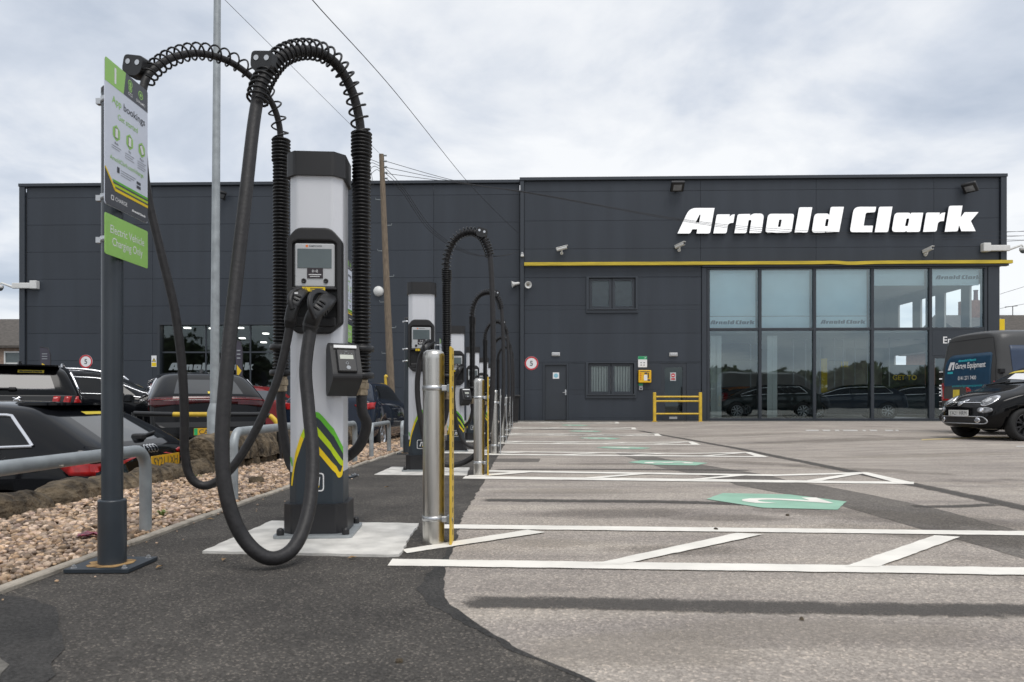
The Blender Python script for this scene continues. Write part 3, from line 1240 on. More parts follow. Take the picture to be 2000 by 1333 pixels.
# ================================================================ STONE WALL
def stone_mesh(L, prof, seed, amp=.02, n=7, er=.30):
    """one rough stone: a profile (y, z) swept along x with lumps"""
    vs_, fs = [], []
    m = len(prof)
    for i in range(n):
        t = i / (n - 1)
        x = (t - .5) * L
        e = 1 - er * abs(2 * t - 1) ** 6
        for (a, b) in prof:
            p = Vector((x, a * e, b * (e if b > 0 else 1)))
            p += noise.noise_vector(Vector((x * 34 + seed, a * 36, b * 36))) * amp * .28
            q = noise.noise_vector(Vector((x * 4.5 + seed * 7.3, a * 6, b * 6 + seed))) * amp + noise.noise_vector(Vector((x * 13 + seed, a * 15, b * 15))) * amp * .45
            vs_.append(p + q)
    for i in range(n - 1):
        for k in range(m - 1):
            fs.append((i * m + k, (i + 1) * m + k, (i + 1) * m + k + 1, i * m + k + 1))
    fs.append(list(range(m)))
    fs.append([(n - 1) * m + k for k in range(m)][::-1])
    mb = MB().add(vs_, fs)
    me = bpy.data.meshes.new('stone')
    me.from_pydata([tuple(v) for v in mb.v], [], mb.f)
    me.materials.append(M_stone)
    bm = bmesh.new()
    bm.from_mesh(me)
    bmesh.ops.recalc_face_normals(bm, faces=bm.faces[:])
    bm.to_mesh(me)
    bm.free()
    me.polygons.foreach_set('use_smooth', [False] * len(me.polygons))
    return me


def arc_prof(hw, h, base, n=14, sq=2.6):
    out = []
    for i in range(n):
        a = PI * i / (n - 1)
        c, s = math.cos(a), math.sin(a)
        out.append((hw * math.copysign(abs(c) ** (2 / sq), c), base + (h - base) * abs(s) ** (2 / sq)))
    return out


def put_stone(me, parent, x, y, z, L, L0):
    o = bpy.data.objects.new('stone', me)
    COL.objects.link(o)
    o.parent = parent
    o.location = (x, y, z)
    o.rotation_euler = (random.uniform(-.03, .03), random.uniform(-.025, .025), R(90) + random.uniform(-.03, .03))
    o.scale = (L / L0, random.uniform(.94, 1.05), random.uniform(.93, 1.06))
    return o


low_var = [stone_mesh(.6, arc_prof(.15, .168, -.05), s, .032, 15) for s in range(5)]
lw = thing('stone_wall', 'low wall of rounded brown stones behind the gravel near the sign post', 'wall', (0, 0, 0))
y = .6
while y < 6.75:
    L = random.uniform(.42, .66)
    put_stone(random.choice(low_var), lw, WALLX - .06 + random.uniform(-.015, .015), y + L / 2, g(-3, y), L - .020, .6)
    y += L
cop_var = [stone_mesh(.7, arc_prof(.20, .30, 0, 15, 2.1), 20 + s, .024, 16, .12) for s in range(4)]
crs_var = [stone_mesh(.45, [(-.17, -.14), (-.18, 0), (-.175, .135), (.175, .135), (.18, 0), (.17, -.14)], 40 + s, .014, 6) for s in range(4)]
hw_ = thing('stone_wall', 'taller stone wall with half round coping stones behind the chargers', 'wall', (0, 0, 0))
y = 6.95
k = 0
while y < 25.6:
    L = random.uniform(.55, .8)
    put_stone(cop_var[k % 4], hw_, WALLX - .08 + random.uniform(-.01, .01), y + L / 2, g(-3, y) + .125, L - .022, .7)
    y += L
    k += 1
y = 6.98
while y < 25.6:
    L = random.uniform(.32, .5)
    put_stone(crs_var[k % 4], hw_, WALLX - .08, y + L / 2, g(-3, y), L - .014, .45)
    y += L
    k += 1

# things lying on the gravel and the walkway
o = link('stone_fragment', stone_mesh(.12, arc_prof(.03, .055, -.01, 7, 3.2), 77, .008, 6))
o.location = gp(500, 950) + Vector((0, 0, .03))
o.rotation_euler = (0, 0, .3)
tag(o, 'grey broken stone lying on the gravel behind the nearest charger', 'stone')


def crumple(name, w, d, seed, M, loc, rz, label, cat):
    n = 7
    vs_, fs = [], []
    for i in range(n):
        for j in range(n):
            x, y_ = (i / (n - 1) - .5) * w, (j / (n - 1) - .5) * d
            z = .012 + .018 * abs(noise.noise(Vector((x * 30, y_ * 30, seed)))) + .008 * (1 - (2 * i / (n - 1) - 1) ** 2)
            vs_.append((x + .01 * noise.noise(Vector((y_ * 40, seed, 0))), y_ + .01 * noise.noise(Vector((x * 40, 0, seed))), z))
    for i in range(n - 1):
        for j in range(n - 1):
            fs.append((i * n + j, (i + 1) * n + j, (i + 1) * n + j + 1, i * n + j + 1))
    mb = MB().add(vs_, fs)
    m2 = [(p[0], p[1], p[2] - .006) for p in vs_]
    mb.add(m2, [f[::-1] for f in fs])
    o = mb.build(name, M)
    o.location = loc
    o.rotation_euler = (0, 0, rz)
    return tag(o, label, cat)


crumple('crisp_packet', .12, .08, 3.0, mat('glossy_black_wrapper', (.02, .018, .035), .25, var=.6, scale=25, col2=(.30, .04, .07)), gp(176, 1062) + Vector((0, 0, .03)), .3, 'crumpled dark wrapper lying on the gravel left of the sign post', 'litter')
crumple('flattened_can', .10, .06, 8.0, M_bolt, gp(690, 931), .2, 'small flattened silver can beside the charger on dark asphalt', 'litter')
leafm = mat('dry_leaf', (.30, .19, .09), .8, var=.3, scale=30)
LEAFW = ['right of the sign post base', 'beyond the nearest pad towards the second charger', 'at the front left edge of the nearest pad', 'behind the hanging cable by the kerb', 'just behind the left edge of the nearest pad', 'at the front edge of the nearest pad', 'under the lowest point of the hanging cable']
for k, (a, b) in enumerate(((312, 1112), (755, 954), (437, 1098), (410, 1018), (460, 1020), (688, 1094), (540, 1104))):
    s = .018
    mb = MB()
    r = random.uniform(0, 6)
    mb.add([(s * 1.5 * math.cos(r), s * 1.5 * math.sin(r), .004), (s * .6 * math.cos(r + 1.6), s * .6 * math.sin(r + 1.6), .012), (-s * 1.4 * math.cos(r), -s * 1.4 * math.sin(r), .005), (s * .6 * math.cos(r - 1.6), s * .6 * math.sin(r - 1.6), .010)], [(0, 1, 2, 3)])
    o = mb.build('dry_leaf', leafm)
    o.location = gp(a, b) + Vector((0, 0, .006))
    tag(o, 'small dry brown leaf ' + LEAFW[k], 'leaf', 'dry leaves on the walkway')


def weed(px, py, n, h, label):
    mb = MB()
    for i in range(n):
        a = random.uniform(0, 6.3)
        l = h * random.uniform(.6, 1.2)
        d = Vector((math.cos(a), math.sin(a), 0))
        w = Vector((-d.y, d.x, 0)) * .005
        b = d * .006
        m_ = d * l * .5 + Vector((0, 0, l * .6))
        t = d * l * .95 + Vector((0, 0, l * .55))
        mb.add([b - w, b + w, m_ + w * .9, m_ - w * .9, t], [(0, 1, 2, 3), (3, 2, 4)])
    o = mb.build('weed', mat('weed_green', (.14, .19, .05), .7, var=.3, scale=30))
    o.location = gp(px, py) + Vector((0, 0, .03))
    tag(o, label, 'weed')


weed(316, 1018, 26, .05, 'green weed growing in gravel just right of the sign post')
weed(388, 942, 20, .05, 'green weed growing by the low stone wall under the left cable')
weed(384, 946, 1, .02, 'tiny green sprout beside the weed by the low wall')
# grit lying on the bays
for k, (a, b, r, lb) in enumerate(((1538, 1008, .009, 'dark small stone on the pale asphalt below the green number 2'), (1566, 1212, .007, 'brownish pebble lying alone on the nearest pale asphalt'), (1398, 1036, .009, 'dark chip lying on the second white line'), (780, 1295, .008, 'pale pebble on the near dark asphalt'))):
    o = link('loose_stone', stone_mesh(r * 2.4, arc_prof(r, r * .9, -.002, 7, 2.2), 90 + k, r * .25, 6))
    o.location = gp(a, b) + Vector((0, 0, .005))
    o.rotation_euler = (0, 0, k * 1.1)
    tag(o, lb, 'stone')

# ================================================================ SHOWROOM BUILDING
WANG = math.atan(.026)
BO = Vector((0, 27.6, 0))
BM = Matrix.Translation(BO) @ RZ(-WANG)
BMi = BM.inverted()


def W(px, py, off=0.0):
    """photo pixel -> (u, z) on the building front, OFF metres in front of the left wing's face"""
    o = BMi @ Vector((0, 0, CH))
    d = BMi.to_3x3() @ Vector(((px - CX) / F, 1, (HY - py) / F))
    t = (-off - o.y) / d.y
    p = o + d * t
    return p.x, p.z


bld = thing('showroom_building', 'dark grey panel clad car showroom with glazed front behind the car park', 'building', BO, -WANG)
ROFF = .16            # the right wing stands this far proud


def U(px, off=0.0):
    return W(px, HY, off)[0]


def Zw(py, px=1000, off=0.0):
    return W(px, py, off)[1]


def cut(rects, holes):
    for h in holes:
        out = []
        for (a, b, c, d) in rects:
            ha, hb, hc, hd = h
            if hb <= a or ha >= b or hd <= c or hc >= d:
                out.append((a, b, c, d))
                continue
            if hc > c:
                out.append((a, b, c, hc))
            if hd < d:
                out.append((a, b, hd, d))
            lo, hi = max(c, hc), min(d, hd)
            if ha > a:
                out.append((a, ha, lo, hi))
            if hb < b:
                out.append((hb, b, lo, hi))
        rects = out
    return rects


def panels(cols, rows, holes, off, thick=.06, gap=.0032):
    for i in range(len(cols) - 1):
        for j in range(len(rows) - 1):
            rs = cut([(cols[i] + gap, cols[i + 1] - gap, rows[j] + gap, rows[j + 1] - gap)], holes)
            rs = [r for r in rs if r[1] - r[0] > .02 and r[3] - r[2] > .02]
            if not rs:
                continue
            for r in rs:
                MB().box(r[0], r[1], -off, -off + thick, r[2], r[3], bev=.004).build('cladding_panel', M_panel, bld)


def inv(r, m=.0):
    return (r[0] - m, r[1] + m, r[2] - m, r[3] + m)


# ---- left wing
zT_l = Zw(356.5, 520)
zl_rows = [-.3] + [Zw(y, 110) for y in (811, 758, 705, 652, 599, 546, 493, 440, 387)] + [zT_l - .12]
cl = [U(x) for x in (52, 298, 573, 847, 1015)]
LW = (U(308), U(562), .02, Zw(630, 430))
panels(cl, zl_rows, [LW], 0.0)
uL0, uL1 = U(40), U(1016)
mb = MB()
mb.box(uL0, uL0 + .22, -.085, .02, 0, zT_l - .12, bev=.01)
mb.build('corner_trim', M_trim, bld)
mb = MB()
mb.box(uL0 - .02, uL1, -.11, .25, zT_l - .12, zT_l, bev=.01)
mb.build('parapet_cap', M_trim, bld)
# ---- right wing
rU = lambda x: U(x, ROFF)
rZ = lambda y, x=1200: W(x, y, ROFF)[1]
zT_r = W(1490, 344.5, ROFF)[1]
uR0, uR1 = rU(1016), rU(1964)
BEAMZ = rZ(515.5, 1490)
rows_top = [BEAMZ - .02] + [rZ(y) for y in (486, 431, 374)] + [zT_r - .12]
cr = [rU(x) for x in (1024, 1368, 1594, 1824, 1952)]
panels(cr, rows_top, [], ROFF)
GL0, GL1 = rU(1380), rU(1928.5)
GZ1 = W(1650, 525.5, ROFF)[1]
TRZ = W(1650, 643, ROFF)[1]
rows_bot = [0.0] + [rZ(y) for y in (817, 762, 707.4, 651.5, 596.7, 541.6)] + [BEAMZ - .02]
op_win_up = (rU(1150), rU(1241), rZ(605.5), rZ(543))
op_win_lo = (rU(1149), rU(1238), rZ(772), rZ(710))
op_door = (rU(1060.5), rU(1110), .0, rZ(709.5))
op_gdoor = (rU(1291), rU(1341), .0, rZ(709.5))
panels([rU(1024), rU(1370)], rows_bot, [op_win_up, op_win_lo, op_door, op_gdoor], ROFF)
mb = MB()
mb.box(uR0, rU(1023.6), -ROFF - .085, .05, 0, zT_r - .12, bev=.01)
mb.build('corner_trim', M_trim, bld)
mb = MB()
mb.box(rU(1952.6), uR1, -ROFF - .085, .0, BEAMZ - .1, zT_r - .12, bev=.01)
mb.build('corner_trim', M_trim, bld)
mb = MB()
mb.box(uR0 - .02, uR1 + .02, -ROFF - .11, .25, zT_r - .12, zT_r, bev=.01)
mb.build('parapet_cap', M_trim, bld)
mb = MB()
mb.box(rU(1370.4), GL0 - .003, -ROFF - .05, .2, 0, BEAMZ - .14, bev=.01)
mb.build('glazing_jamb', M_trim, bld)
mb = MB()
mb.box(GL1 + .003, rU(1951), -ROFF - .05, .3, 0, BEAMZ - .14, bev=.01)
mb.build('corner_column', M_trim, bld)
mb = MB()
mb.box(GL0, GL1, -ROFF - .04, .1, GZ1 + .002, BEAMZ - .142, bev=.01)
mb.build('glazing_head', M_frame, bld)
# soffit ledge above the glazing and the dented yellow beam
mb = MB()
mb.box(rU(1370), uR1 + .05, -ROFF - .13, -ROFF + .05, BEAMZ - .14, BEAMZ - .07, bev=.01)
mb.build('soffit_ledge', M_frame, bld)
u0, u1 = rU(1024), rU(1972)
pth = []
for i in range(61):
    t = i / 60
    u = u0 + (u1 - u0) * t
    d = 0
    for c, a, w in ((rU(1628), .025, .35), (rU(1655), -.035, .6)):
        d += a * math.exp(-((u - c) / w) ** 2)
    pth.append(Vector((u, -ROFF - .14, BEAMZ + d )))
mb = MB()
n = len(pth)
vs_, fs = [], []
for p in pth:
    for (a, b) in ((-.05, -.06), (.08, -.06), (.08, .06), (-.05, .06)):
        vs_.append((p.x, p.y + a, p.z + b))
for i in range(n - 1):
    for k in range(4):
        fs.append((i * 4 + k, i * 4 + (k + 1) % 4, i * 4 + 4 + (k + 1) % 4, i * 4 + 4 + k))
fs += [(3, 2, 1, 0), (4 * n - 4, 4 * n - 3, 4 * n - 2, 4 * n - 1)]
mb.add(vs_, fs)
mb.build('yellow_beam', M_beam, bld)

# ---- hidden mass: roof, back, ends
D = 14.0
mb = MB()
mb.box(uL0, uR1, .3, D, zT_l - .5, zT_l - .3)
mb.build('roof', M_trim, bld)
mb = MB()
mb.box(uL0, uR1, D, D + .2, 0, zT_l - .3)
mb.box(uL0, uL0 + .2, .02, D, 0, zT_l - .3)
mb.build('outer_wall', M_panel, bld)
mb = MB()
mb.box(uL0 + .2, LW[0] - .5, .03, .25, 0, zT_l - .5)
mb.box(LW[1] + .3, uR0 + .1, .03, .25, 0, zT_l - .5)
mb.box(LW[0] - .5, LW[1] + .3, .03, .25, LW[3] + .1, zT_l - .5)
for r in cut([(uR0 + .1, GL0 - .05, 0, zT_r - .2)], [op_win_up, op_win_lo, op_door, op_gdoor]):
    mb.box(r[0], r[1], -ROFF + .03, .25, r[2], r[3])
mb.box(GL0 - .05, uR1 - .02, -ROFF + .03, .25, GZ1 + .1, zT_r - .2)
mb.build('inner_wall', M_darkin, bld)
# showroom interior: floors, back wall, gable end with tall openings
GX0, GX1 = GL0 - .4, uR1 - .1
mb = MB()
mb.box(GX0, GX1, -.1, 9, -.02, .02)
mb.build('showroom_floor', M_infloor, bld)
mb = MB()
mb.box(GX0, GX1, .45, 9, TRZ - .10, TRZ + .06)
mb.box(GX0, GX1, .27, 9, GZ1 + .05, GZ1 + .2)
mb.build('ceiling', M_inceil, bld)
mb = MB()
mb.box(GX0, GX1, 9, 9.2, 0, GZ1 + .2)
mb.box(GX0 - .2, GX0, .27, 9.2, 0, GZ1 + .2)
mb.build('interior_wall', M_inwall, bld)
gh = [(.75, 1.9, TRZ + .25, GZ1 - .35), (2.5, 3.7, TRZ + .25, GZ1 - .35), (4.4, 5.6, TRZ + .25, GZ1 - .35), (6.3, 7.6, TRZ + .25, GZ1 - .35), (.8, 3.6, .4, TRZ - .5), (4.4, 8.0, .4, TRZ - .5)]
mb = MB()
for r in cut([(.3, D, 0, zT_r - .2)], gh):
    mb.box(uR1 - .1, uR1 - .02, r[0], r[1], r[2], r[3])
mb.build('gable_wall', M_inwall, bld)

# ---- curtain wall: mullions, transom, panes
mull = [rU(x) for x in (1380.5, 1484.5, 1591, 1704, 1817.5, 1928)]
for i, u in enumerate(mull):
    w = .055
    a = u - w if 0 < i < 5 else (u if i == 0 else u - 2 * w)
    MB().box(a, a + 2 * w, -ROFF - .02, .1, .0, GZ1, bev=.008).build('mullion', M_frame, bld)
ENT = W(1850, 695, ROFF)[1]
for i in range(5):
    a, b = mull[i] + .058, mull[i + 1] - .058
    if i == 0:
        a += .055
    if i == 4:
        b -= .055
    MB().box(a, b, -ROFF - .012, .09, TRZ - .05, TRZ + .05, bev=.006).build('transom', M_frame, bld)
    MB().box(a, b, -ROFF - .012, .09, .0, .10, bev=.006).build('bottom_rail', M_frame, bld)
    MB().pane(a, b, -ROFF + .05, -ROFF + .07, TRZ + .052, GZ1 - .003).build('pane', [M_glass, M_clear], bld)
    if i < 4:
        MB().pane(a, b, -ROFF + .05, -ROFF + .07, .102, TRZ - .052).build('pane', [M_glass, M_clear], bld)
    # roller blinds
    bot = TRZ + .06 if i < 3 else W(1750, 556, ROFF)[1]
    bl = MB().box(a + .03, b - .03, .12, .128, bot, GZ1 - .01).build('roller_blind', M_blind, bld)
    if i < 3:
        zz = W(1430, 617.5, ROFF)[1]
        MB().box(a + .03, b - .03, .117, .121, zz, zz + .03).build('hem_seam', M_greypl, bl)
# entrance fascia with its word, and the door below
a, b = mull[4] + .058, mull[5] - .113
fas = MB().box(a, b, -ROFF - .01, .08, ENT, TRZ - .052, bev=.006).build('entrance_fascia', M_trim, bld)
ue, ze = W(1841, 671, ROFF + .02)
MB().text('Entrance', .255, frame((1, 0, 0), (0, -1, 0), (ue, -ROFF - .016, ze)), align='LEFT', bold=.012).build('lettering', M_ink, fas)
ed = MB()
ed.box(a, a + .09, -ROFF - .005, .06, .102, ENT - .003)
ed.box(b - .09, b, -ROFF - .005, .06, .102, ENT - .003)
ed.box(a + .092, b - .092, -ROFF - .005, .06, ENT - .10, ENT - .003)
edo = ed.build('entrance_door', M_frame, bld)
MB().pane(a + .092, b - .092, -ROFF + .03, -ROFF + .045, .102, ENT - .103).build('pane', [M_glass, M_clear], edo)
mb = MB()
for k in range(16):
    w = random.uniform(.25, .5)
    zz = ENT - .65 - k * .125
    if k in (3, 8, 12):
        continue
    mb.box(a + .28, a + .28 + w, -ROFF + .026, -ROFF + .029, zz, zz + .045)
mb.build('opening_hours_print', M_ink, edo)

# ---- left wing display window
u0, u1, z0, z1 = LW
fr = MB()
fr.box(u0, u0 + .10, -.05, .22, z0, z1)
fr.box(u1 - .10, u1, -.05, .22, z0, z1)
fr.box(u0 + .102, u1 - .102, -.05, .22, z1 - .10, z1)
lwf = fr.build('display_window', M_frame, bld)
ztr = Zw(688, 430)
us = [u0 + .1, U(400), U(487), u1 - .1]
for i in range(3):
    a, b = us[i] + .03, us[i + 1] - .03
    MB().box(a, b, .10, .16, ztr - .03, ztr + .03).build('transom', M_frame, lwf)
    MB().pane(a, b, .12, .135, ztr + .032, z1 - .102).build('pane', [M_glass_dark, M_clear], lwf)
    MB().pane(a, b, .12, .135, z0, ztr - .032).build('pane', [M_glass_dark, M_clear], lwf)
    if i:
        MB().box(us[i] - .028, us[i] + .028, .09, .17, z0, z1 - .102).build('mullion', M_frame, lwf)
mb = MB()
mb.box(u0 - .3, u1 + .3, 6, 6.1, 0, z1 + .3)
mb.box(u0 - .4, u0 - .3, .26, 6, 0, z1 + .3)
mb.box(u1 + .2, u1 + .3, .26, 6, 0, z1 + .3)
mb.box(u0 - .3, u1 + .3, .26, 6, z1 + .2, z1 + .3)
mb.box(u0 - .3, u1 + .3, .26, 6, -.3, -.2)
mb.build('workshop_interior', M_darkin, bld)
em = mat('ceiling_tube_light', (.95, .95, .9), .5, emit=3.0)
for k, (px, py) in enumerate(((366, 641), (415, 642), (470, 641), (519, 652), (473, 661), (515, 669))):
    o_ = BMi @ Vector((0, 0, CH))
    d_ = BMi.to_3x3() @ Vector(((px - CX) / F, 1, (HY - py) / F))
    t_ = ((z1 + .18) - o_.z) / d_.z if k < 0 else (1.5 + k * .6 - o_.y) / d_.y
    p_ = o_ + d_ * t_
    MB().box(p_.x - .11, p_.x + .11, p_.y - .1, p_.y + .1, p_.z - .025, p_.z + .025).build('ceiling_tube_light', em, bld)


# ---- windows and doors of the right wing
def window(r, blinds):
    u0, u1, z0, z1 = r
    yf = -ROFF - .035
    o = MB()
    o.ring(rrect(u0 - .10, u1 + .10, z0 - .12, z1 + .05, .001, 1), rrect(u0 + .002, u1 - .002, z0 + .002, z1 - .002, .001, 1), 0, .05, frame((1, 0, 0), (0, -1, 0), (0, -ROFF - .004, 0)))
    w = o.build('window', M_trim, bld)
    MB().box(u0 - .06, u1 + .06, -ROFF - .10, -ROFF - .0, z0 - .004, z0 + .03, bev=.006).build('sill', M_trim, w)
    um = (u0 + u1) / 2
    for a, b in ((u0 + .02, um - .012), (um + .012, u1 - .02)):
        f = MB()
        f.ring(rrect(a, b, z0 + .035, z1 - .02, .001, 1), rrect(a + .10, b - .10, z0 + .13, z1 - .11, .001, 1), 0, .06, frame((1, 0, 0), (0, -1, 0), (0, -ROFF + .09, 0)))
        f.build('frame', M_frame, w)
        MB().pane(a + .09, b - .09, -ROFF + .05, -ROFF + .062, z0 + .12, z1 - .10).build('pane', [M_glass_side, M_clear], w)
    n = 15
    m = MB()
    for i in range(n):
        u = u0 + .15 + (u1 - u0 - .3) * i / (n - 1)
        a = R(38 if blinds else 12)
        dx, dy = .055 * math.cos(a), .055 * math.sin(a)
        if not blinds:
            dx, dy = .062, .008
        y = -ROFF + .13
        m.add([(u - dx, y - dy, z0 + .12), (u + dx, y + dy, z0 + .12), (u + dx, y + dy, z1 - .11), (u - dx, y - dy, z1 - .11)], [(0, 1, 2, 3)])
    m.build('vertical_blind', M_vblind if blinds else mat('grey_blind', (.13, .135, .15), .9), w)
    MB().box(u0 - .1, u1 + .1, 1.2, 1.25, z0 - .3, z1 + .3).build('room_back', M_darkin, w)


window(op_win_up, False)
window(op_win_lo, True)
# steel door
u0, u1, z0, z1 = op_door
fr = MB()
fr.box(u0 + .002, u0 + .07, -ROFF - .03, .02, .0, z1 - .002)
fr.box(u1 - .07, u1 - .002, -ROFF - .03, .02, .0, z1 - .002)
fr.box(u0 + .072, u1 - .072, -ROFF - .03, .02, z1 - .07, z1 - .002)
dr = MB().box(u0 + .076, u1 - .076, -ROFF + .03, .06, .03, z1 - .076, bev=.006).build('steel_door', M_frame, bld)
fr.build('door_frame', M_frame, dr)
uh, zh = W(1105, 766, ROFF)
h = MB().box(uh - .03, uh + .03, -ROFF + .018, -ROFF + .03, zh - .12, zh + .09, bev=.005)
h.cyl((uh, -ROFF + .02, zh - .02), (uh, -ROFF - .04, zh - .02), .012)
h.box(uh - .12, uh + .012, -ROFF - .05, -ROFF - .03, zh - .032, zh - .008, bev=.006)
h.build('handle', M_bolt, dr)
us_, zs_ = W(1086, 734, ROFF)
st = MB().box(us_ - .12, us_ + .12, -ROFF + .024, -ROFF + .029, zs_ - .12, zs_ + .12).build('door_notice', M_ink, dr)
MB().flat(circle(0, 0, .085), frame((1, 0, 0), (0, -1, 0), (us_, -ROFF + .021, zs_))).build('blue_disc_print', mat('pale_blue_print', (.25, .50, .60), .5), dr)
# glazed staff door
u0, u1, z0, z1 = op_gdoor
gd = MB()
gd.ring(rrect(u0 + .003, u1 - .003, .02, z1 - .003, .001, 1), rrect(u0 + .15, u1 - .15, .28, z1 - .16, .001, 1), 0, .07, frame((1, 0, 0), (0, -1, 0), (0, -ROFF + .09, 0)))
gdo = gd.build('glazed_door', M_frame, bld)
MB().pane(u0 + .14, u1 - .14, -ROFF + .05, -ROFF + .062, .27, z1 - .15).build('pane', [M_glass_dark, M_clear], gdo)
us_, zs_ = W(1315, 736, ROFF)
no = MB().box(us_ - .11, us_ + .11, -ROFF + .040, -ROFF + .046, zs_ - .16, zs_ + .16).build('door_notice', M_screenp, gdo)
nm = frame((1, 0, 0), (0, -1, 0), (us_, -ROFF + .037, zs_))
m = MB()
m.flat(circle(0, .05, .075), nm)
m.build('no_entry_disc', M_red, gdo)
m = MB()
m.flat(rrect(-.05, .05, .035, .065, .002), nm, z=.002)
m.flat(rrect(-.07, .07, -.12, -.06, .002), nm, mi=1)
m.build('no_entry_bar', [M_ink, M_red], gdo)
us_, zs_ = W(1315, 817, ROFF)
MB().box(us_ - .15, us_ + .15, -ROFF + .010, -ROFF + .02, zs_ - .04, zs_ + .05, bev=.004).build('letter_plate', M_greypl, gdo)
MB().box(u0 - .1, u1 + .1, 1.6, 1.65, 0, z1 + .2).build('corridor_back', M_darkin, gdo)

# ================================================================ LETTERING
GLY = [
    [[(52, 397), (205, 75, 85), (520, 75), (463, 397, 25), (293, 397), (302, 343), (238, 343, 12), (215, 397, 25)], [(331, 160, 4), (344, 160), (325, 260), (280, 260)]],
    [[(505, 395), (548, 155, 22), (715, 155), (706, 187), (738, 160, 8), (775, 153), (757, 262), (715, 265, 18), (690, 287, 12), (670, 395, 24)]],
    [[(770, 393), (812, 153, 25), (970, 150), (962, 172), (1012, 145, 20), (1145, 145, 55), (1112, 390, 28), (958, 390), (985, 226, 16), (950, 226, 16), (922, 393, 25)]],
    [[(1158, 388, 42), (1195, 148, 48), (1525, 148, 35), (1490, 385, 42)], [(1318, 313, 8), (1335, 222, 12), (1367, 222, 8), (1350, 313, 8)]],
    [[(1528, 387), (1585, 66, 22), (1752, 66), (1695, 384, 22)]],
    [[(1743, 386, 42), (1780, 145, 48), (1950, 145, 18), (1966, 166), (1984, 61, 22), (2150, 60), (2090, 379), (1925, 382), (1930, 366), (1908, 384, 8)], [(1910, 305, 10), (1926, 214, 12), (1960, 214, 8), (1945, 305, 8)]],
    [[(2223, 380, 45), (2276, 60, 75), (2557, 60), (2545, 128, 22), (2426, 135, 24), (2399, 298, 6), (2517, 298), (2505, 380)]],
    [[(2538, 380), (2593, 60, 22), (2762, 58), (2707, 380, 25)]],
    [[(2750, 377, 50), (2790, 135, 48), (2980, 135, 20), (2988, 155), (3000, 135), (3150, 135), (3107, 377, 25), (2940, 377), (2938, 362), (2920, 377, 8)], [(2920, 303, 8), (2940, 208, 12), (2975, 208, 8), (2955, 303, 8)]],
    [[(3147, 377), (3187, 133, 22), (3360, 133), (3353, 162), (3382, 138, 8), (3427, 130), (3410, 240), (3360, 243, 18), (3335, 265, 12), (3317, 372, 24)]],
    [[(3420, 375), (3475, 48, 24), (3645, 45), (3620, 195), (3670, 128), (3847, 127), (3750, 240), (3810, 368), (3630, 368), (3600, 290), (3585, 369, 18)]],
]


def glyph_loops(k, sgn=1):
    """glyph k as outlines: x from 0, height 1"""
    out = []
    for lp in GLY[k]:
        q = rnd_poly([(p[0], p[1]) + tuple(p[2:]) for p in lp], 5)
        out.append([Vector(((v.x - 52) / 322, (397 - .0068 * v.x - v.y) / 322)) for v in q])
    return out


_logo = None


def logo_data(width):
    """the dealer's word mark as flat faces, centred"""
    global _logo
    if _logo is None:
        vv, ff = [], []
        for k in range(11):
            v, f = loops_data(glyph_loops(k))
            b = len(vv)
            vv += v
            ff += [[i + b for i in q] for q in f]
        _logo = vv, ff
    vv, ff = _logo
    w = 3795 / 322
    s = width / w
    return [Vector(((v.x - w / 2) * s, (v.y - .5) * s, 0)) for v in vv], ff


MW = frame((1, 0, 0), (0, -1, 0))
sign = thing('building_sign', 'large white raised slanted letters spelling Arnold Clark high on the dark facade', 'sign', BO, -WANG)
SOFF = ROFF + .16
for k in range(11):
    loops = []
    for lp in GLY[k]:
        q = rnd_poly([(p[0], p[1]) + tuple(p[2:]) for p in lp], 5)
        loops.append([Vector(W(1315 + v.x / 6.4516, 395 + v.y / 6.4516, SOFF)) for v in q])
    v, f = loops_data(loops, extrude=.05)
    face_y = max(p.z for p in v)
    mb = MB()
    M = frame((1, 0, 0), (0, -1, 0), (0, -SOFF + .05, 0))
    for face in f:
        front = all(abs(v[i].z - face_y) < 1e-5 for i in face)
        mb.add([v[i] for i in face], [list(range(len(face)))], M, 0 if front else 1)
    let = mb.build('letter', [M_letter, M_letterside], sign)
    cu = sum((p for p in loops[0]), Vector((0, 0))) / len(loops[0])
    MB().cyl((cu.x - .22, -SOFF + .095, cu.y), (cu.x - .22, -ROFF, cu.y), .02, n=6).build('stand_off', M_letterside, let)

# logos on the blinds
for i, px, py, wpx in ((0, 1430, 630, 87), (2, 1646, 629, 88), (4, 1871, 542, 89)):
    u, z = W(px, py, -.12)
    wd = U(px + wpx / 2, -.12) - U(px - wpx / 2, -.12)
    v, f = logo_data(wd)
    MB().add(v, f, frame((1, 0, 0), (0, -1, 0), (u, .108, z))).build('blind_logo', M_logo_dark, bld)
# frosted word mark on the left display window
u, z = W(412, 716, -.1)
v, f = logo_data(U(497) - U(330))
MB().add(v, f, frame((1, 0, 0), (0, -1, 0), (u, .105, z))).build('window_logo', M_frost, lwf)

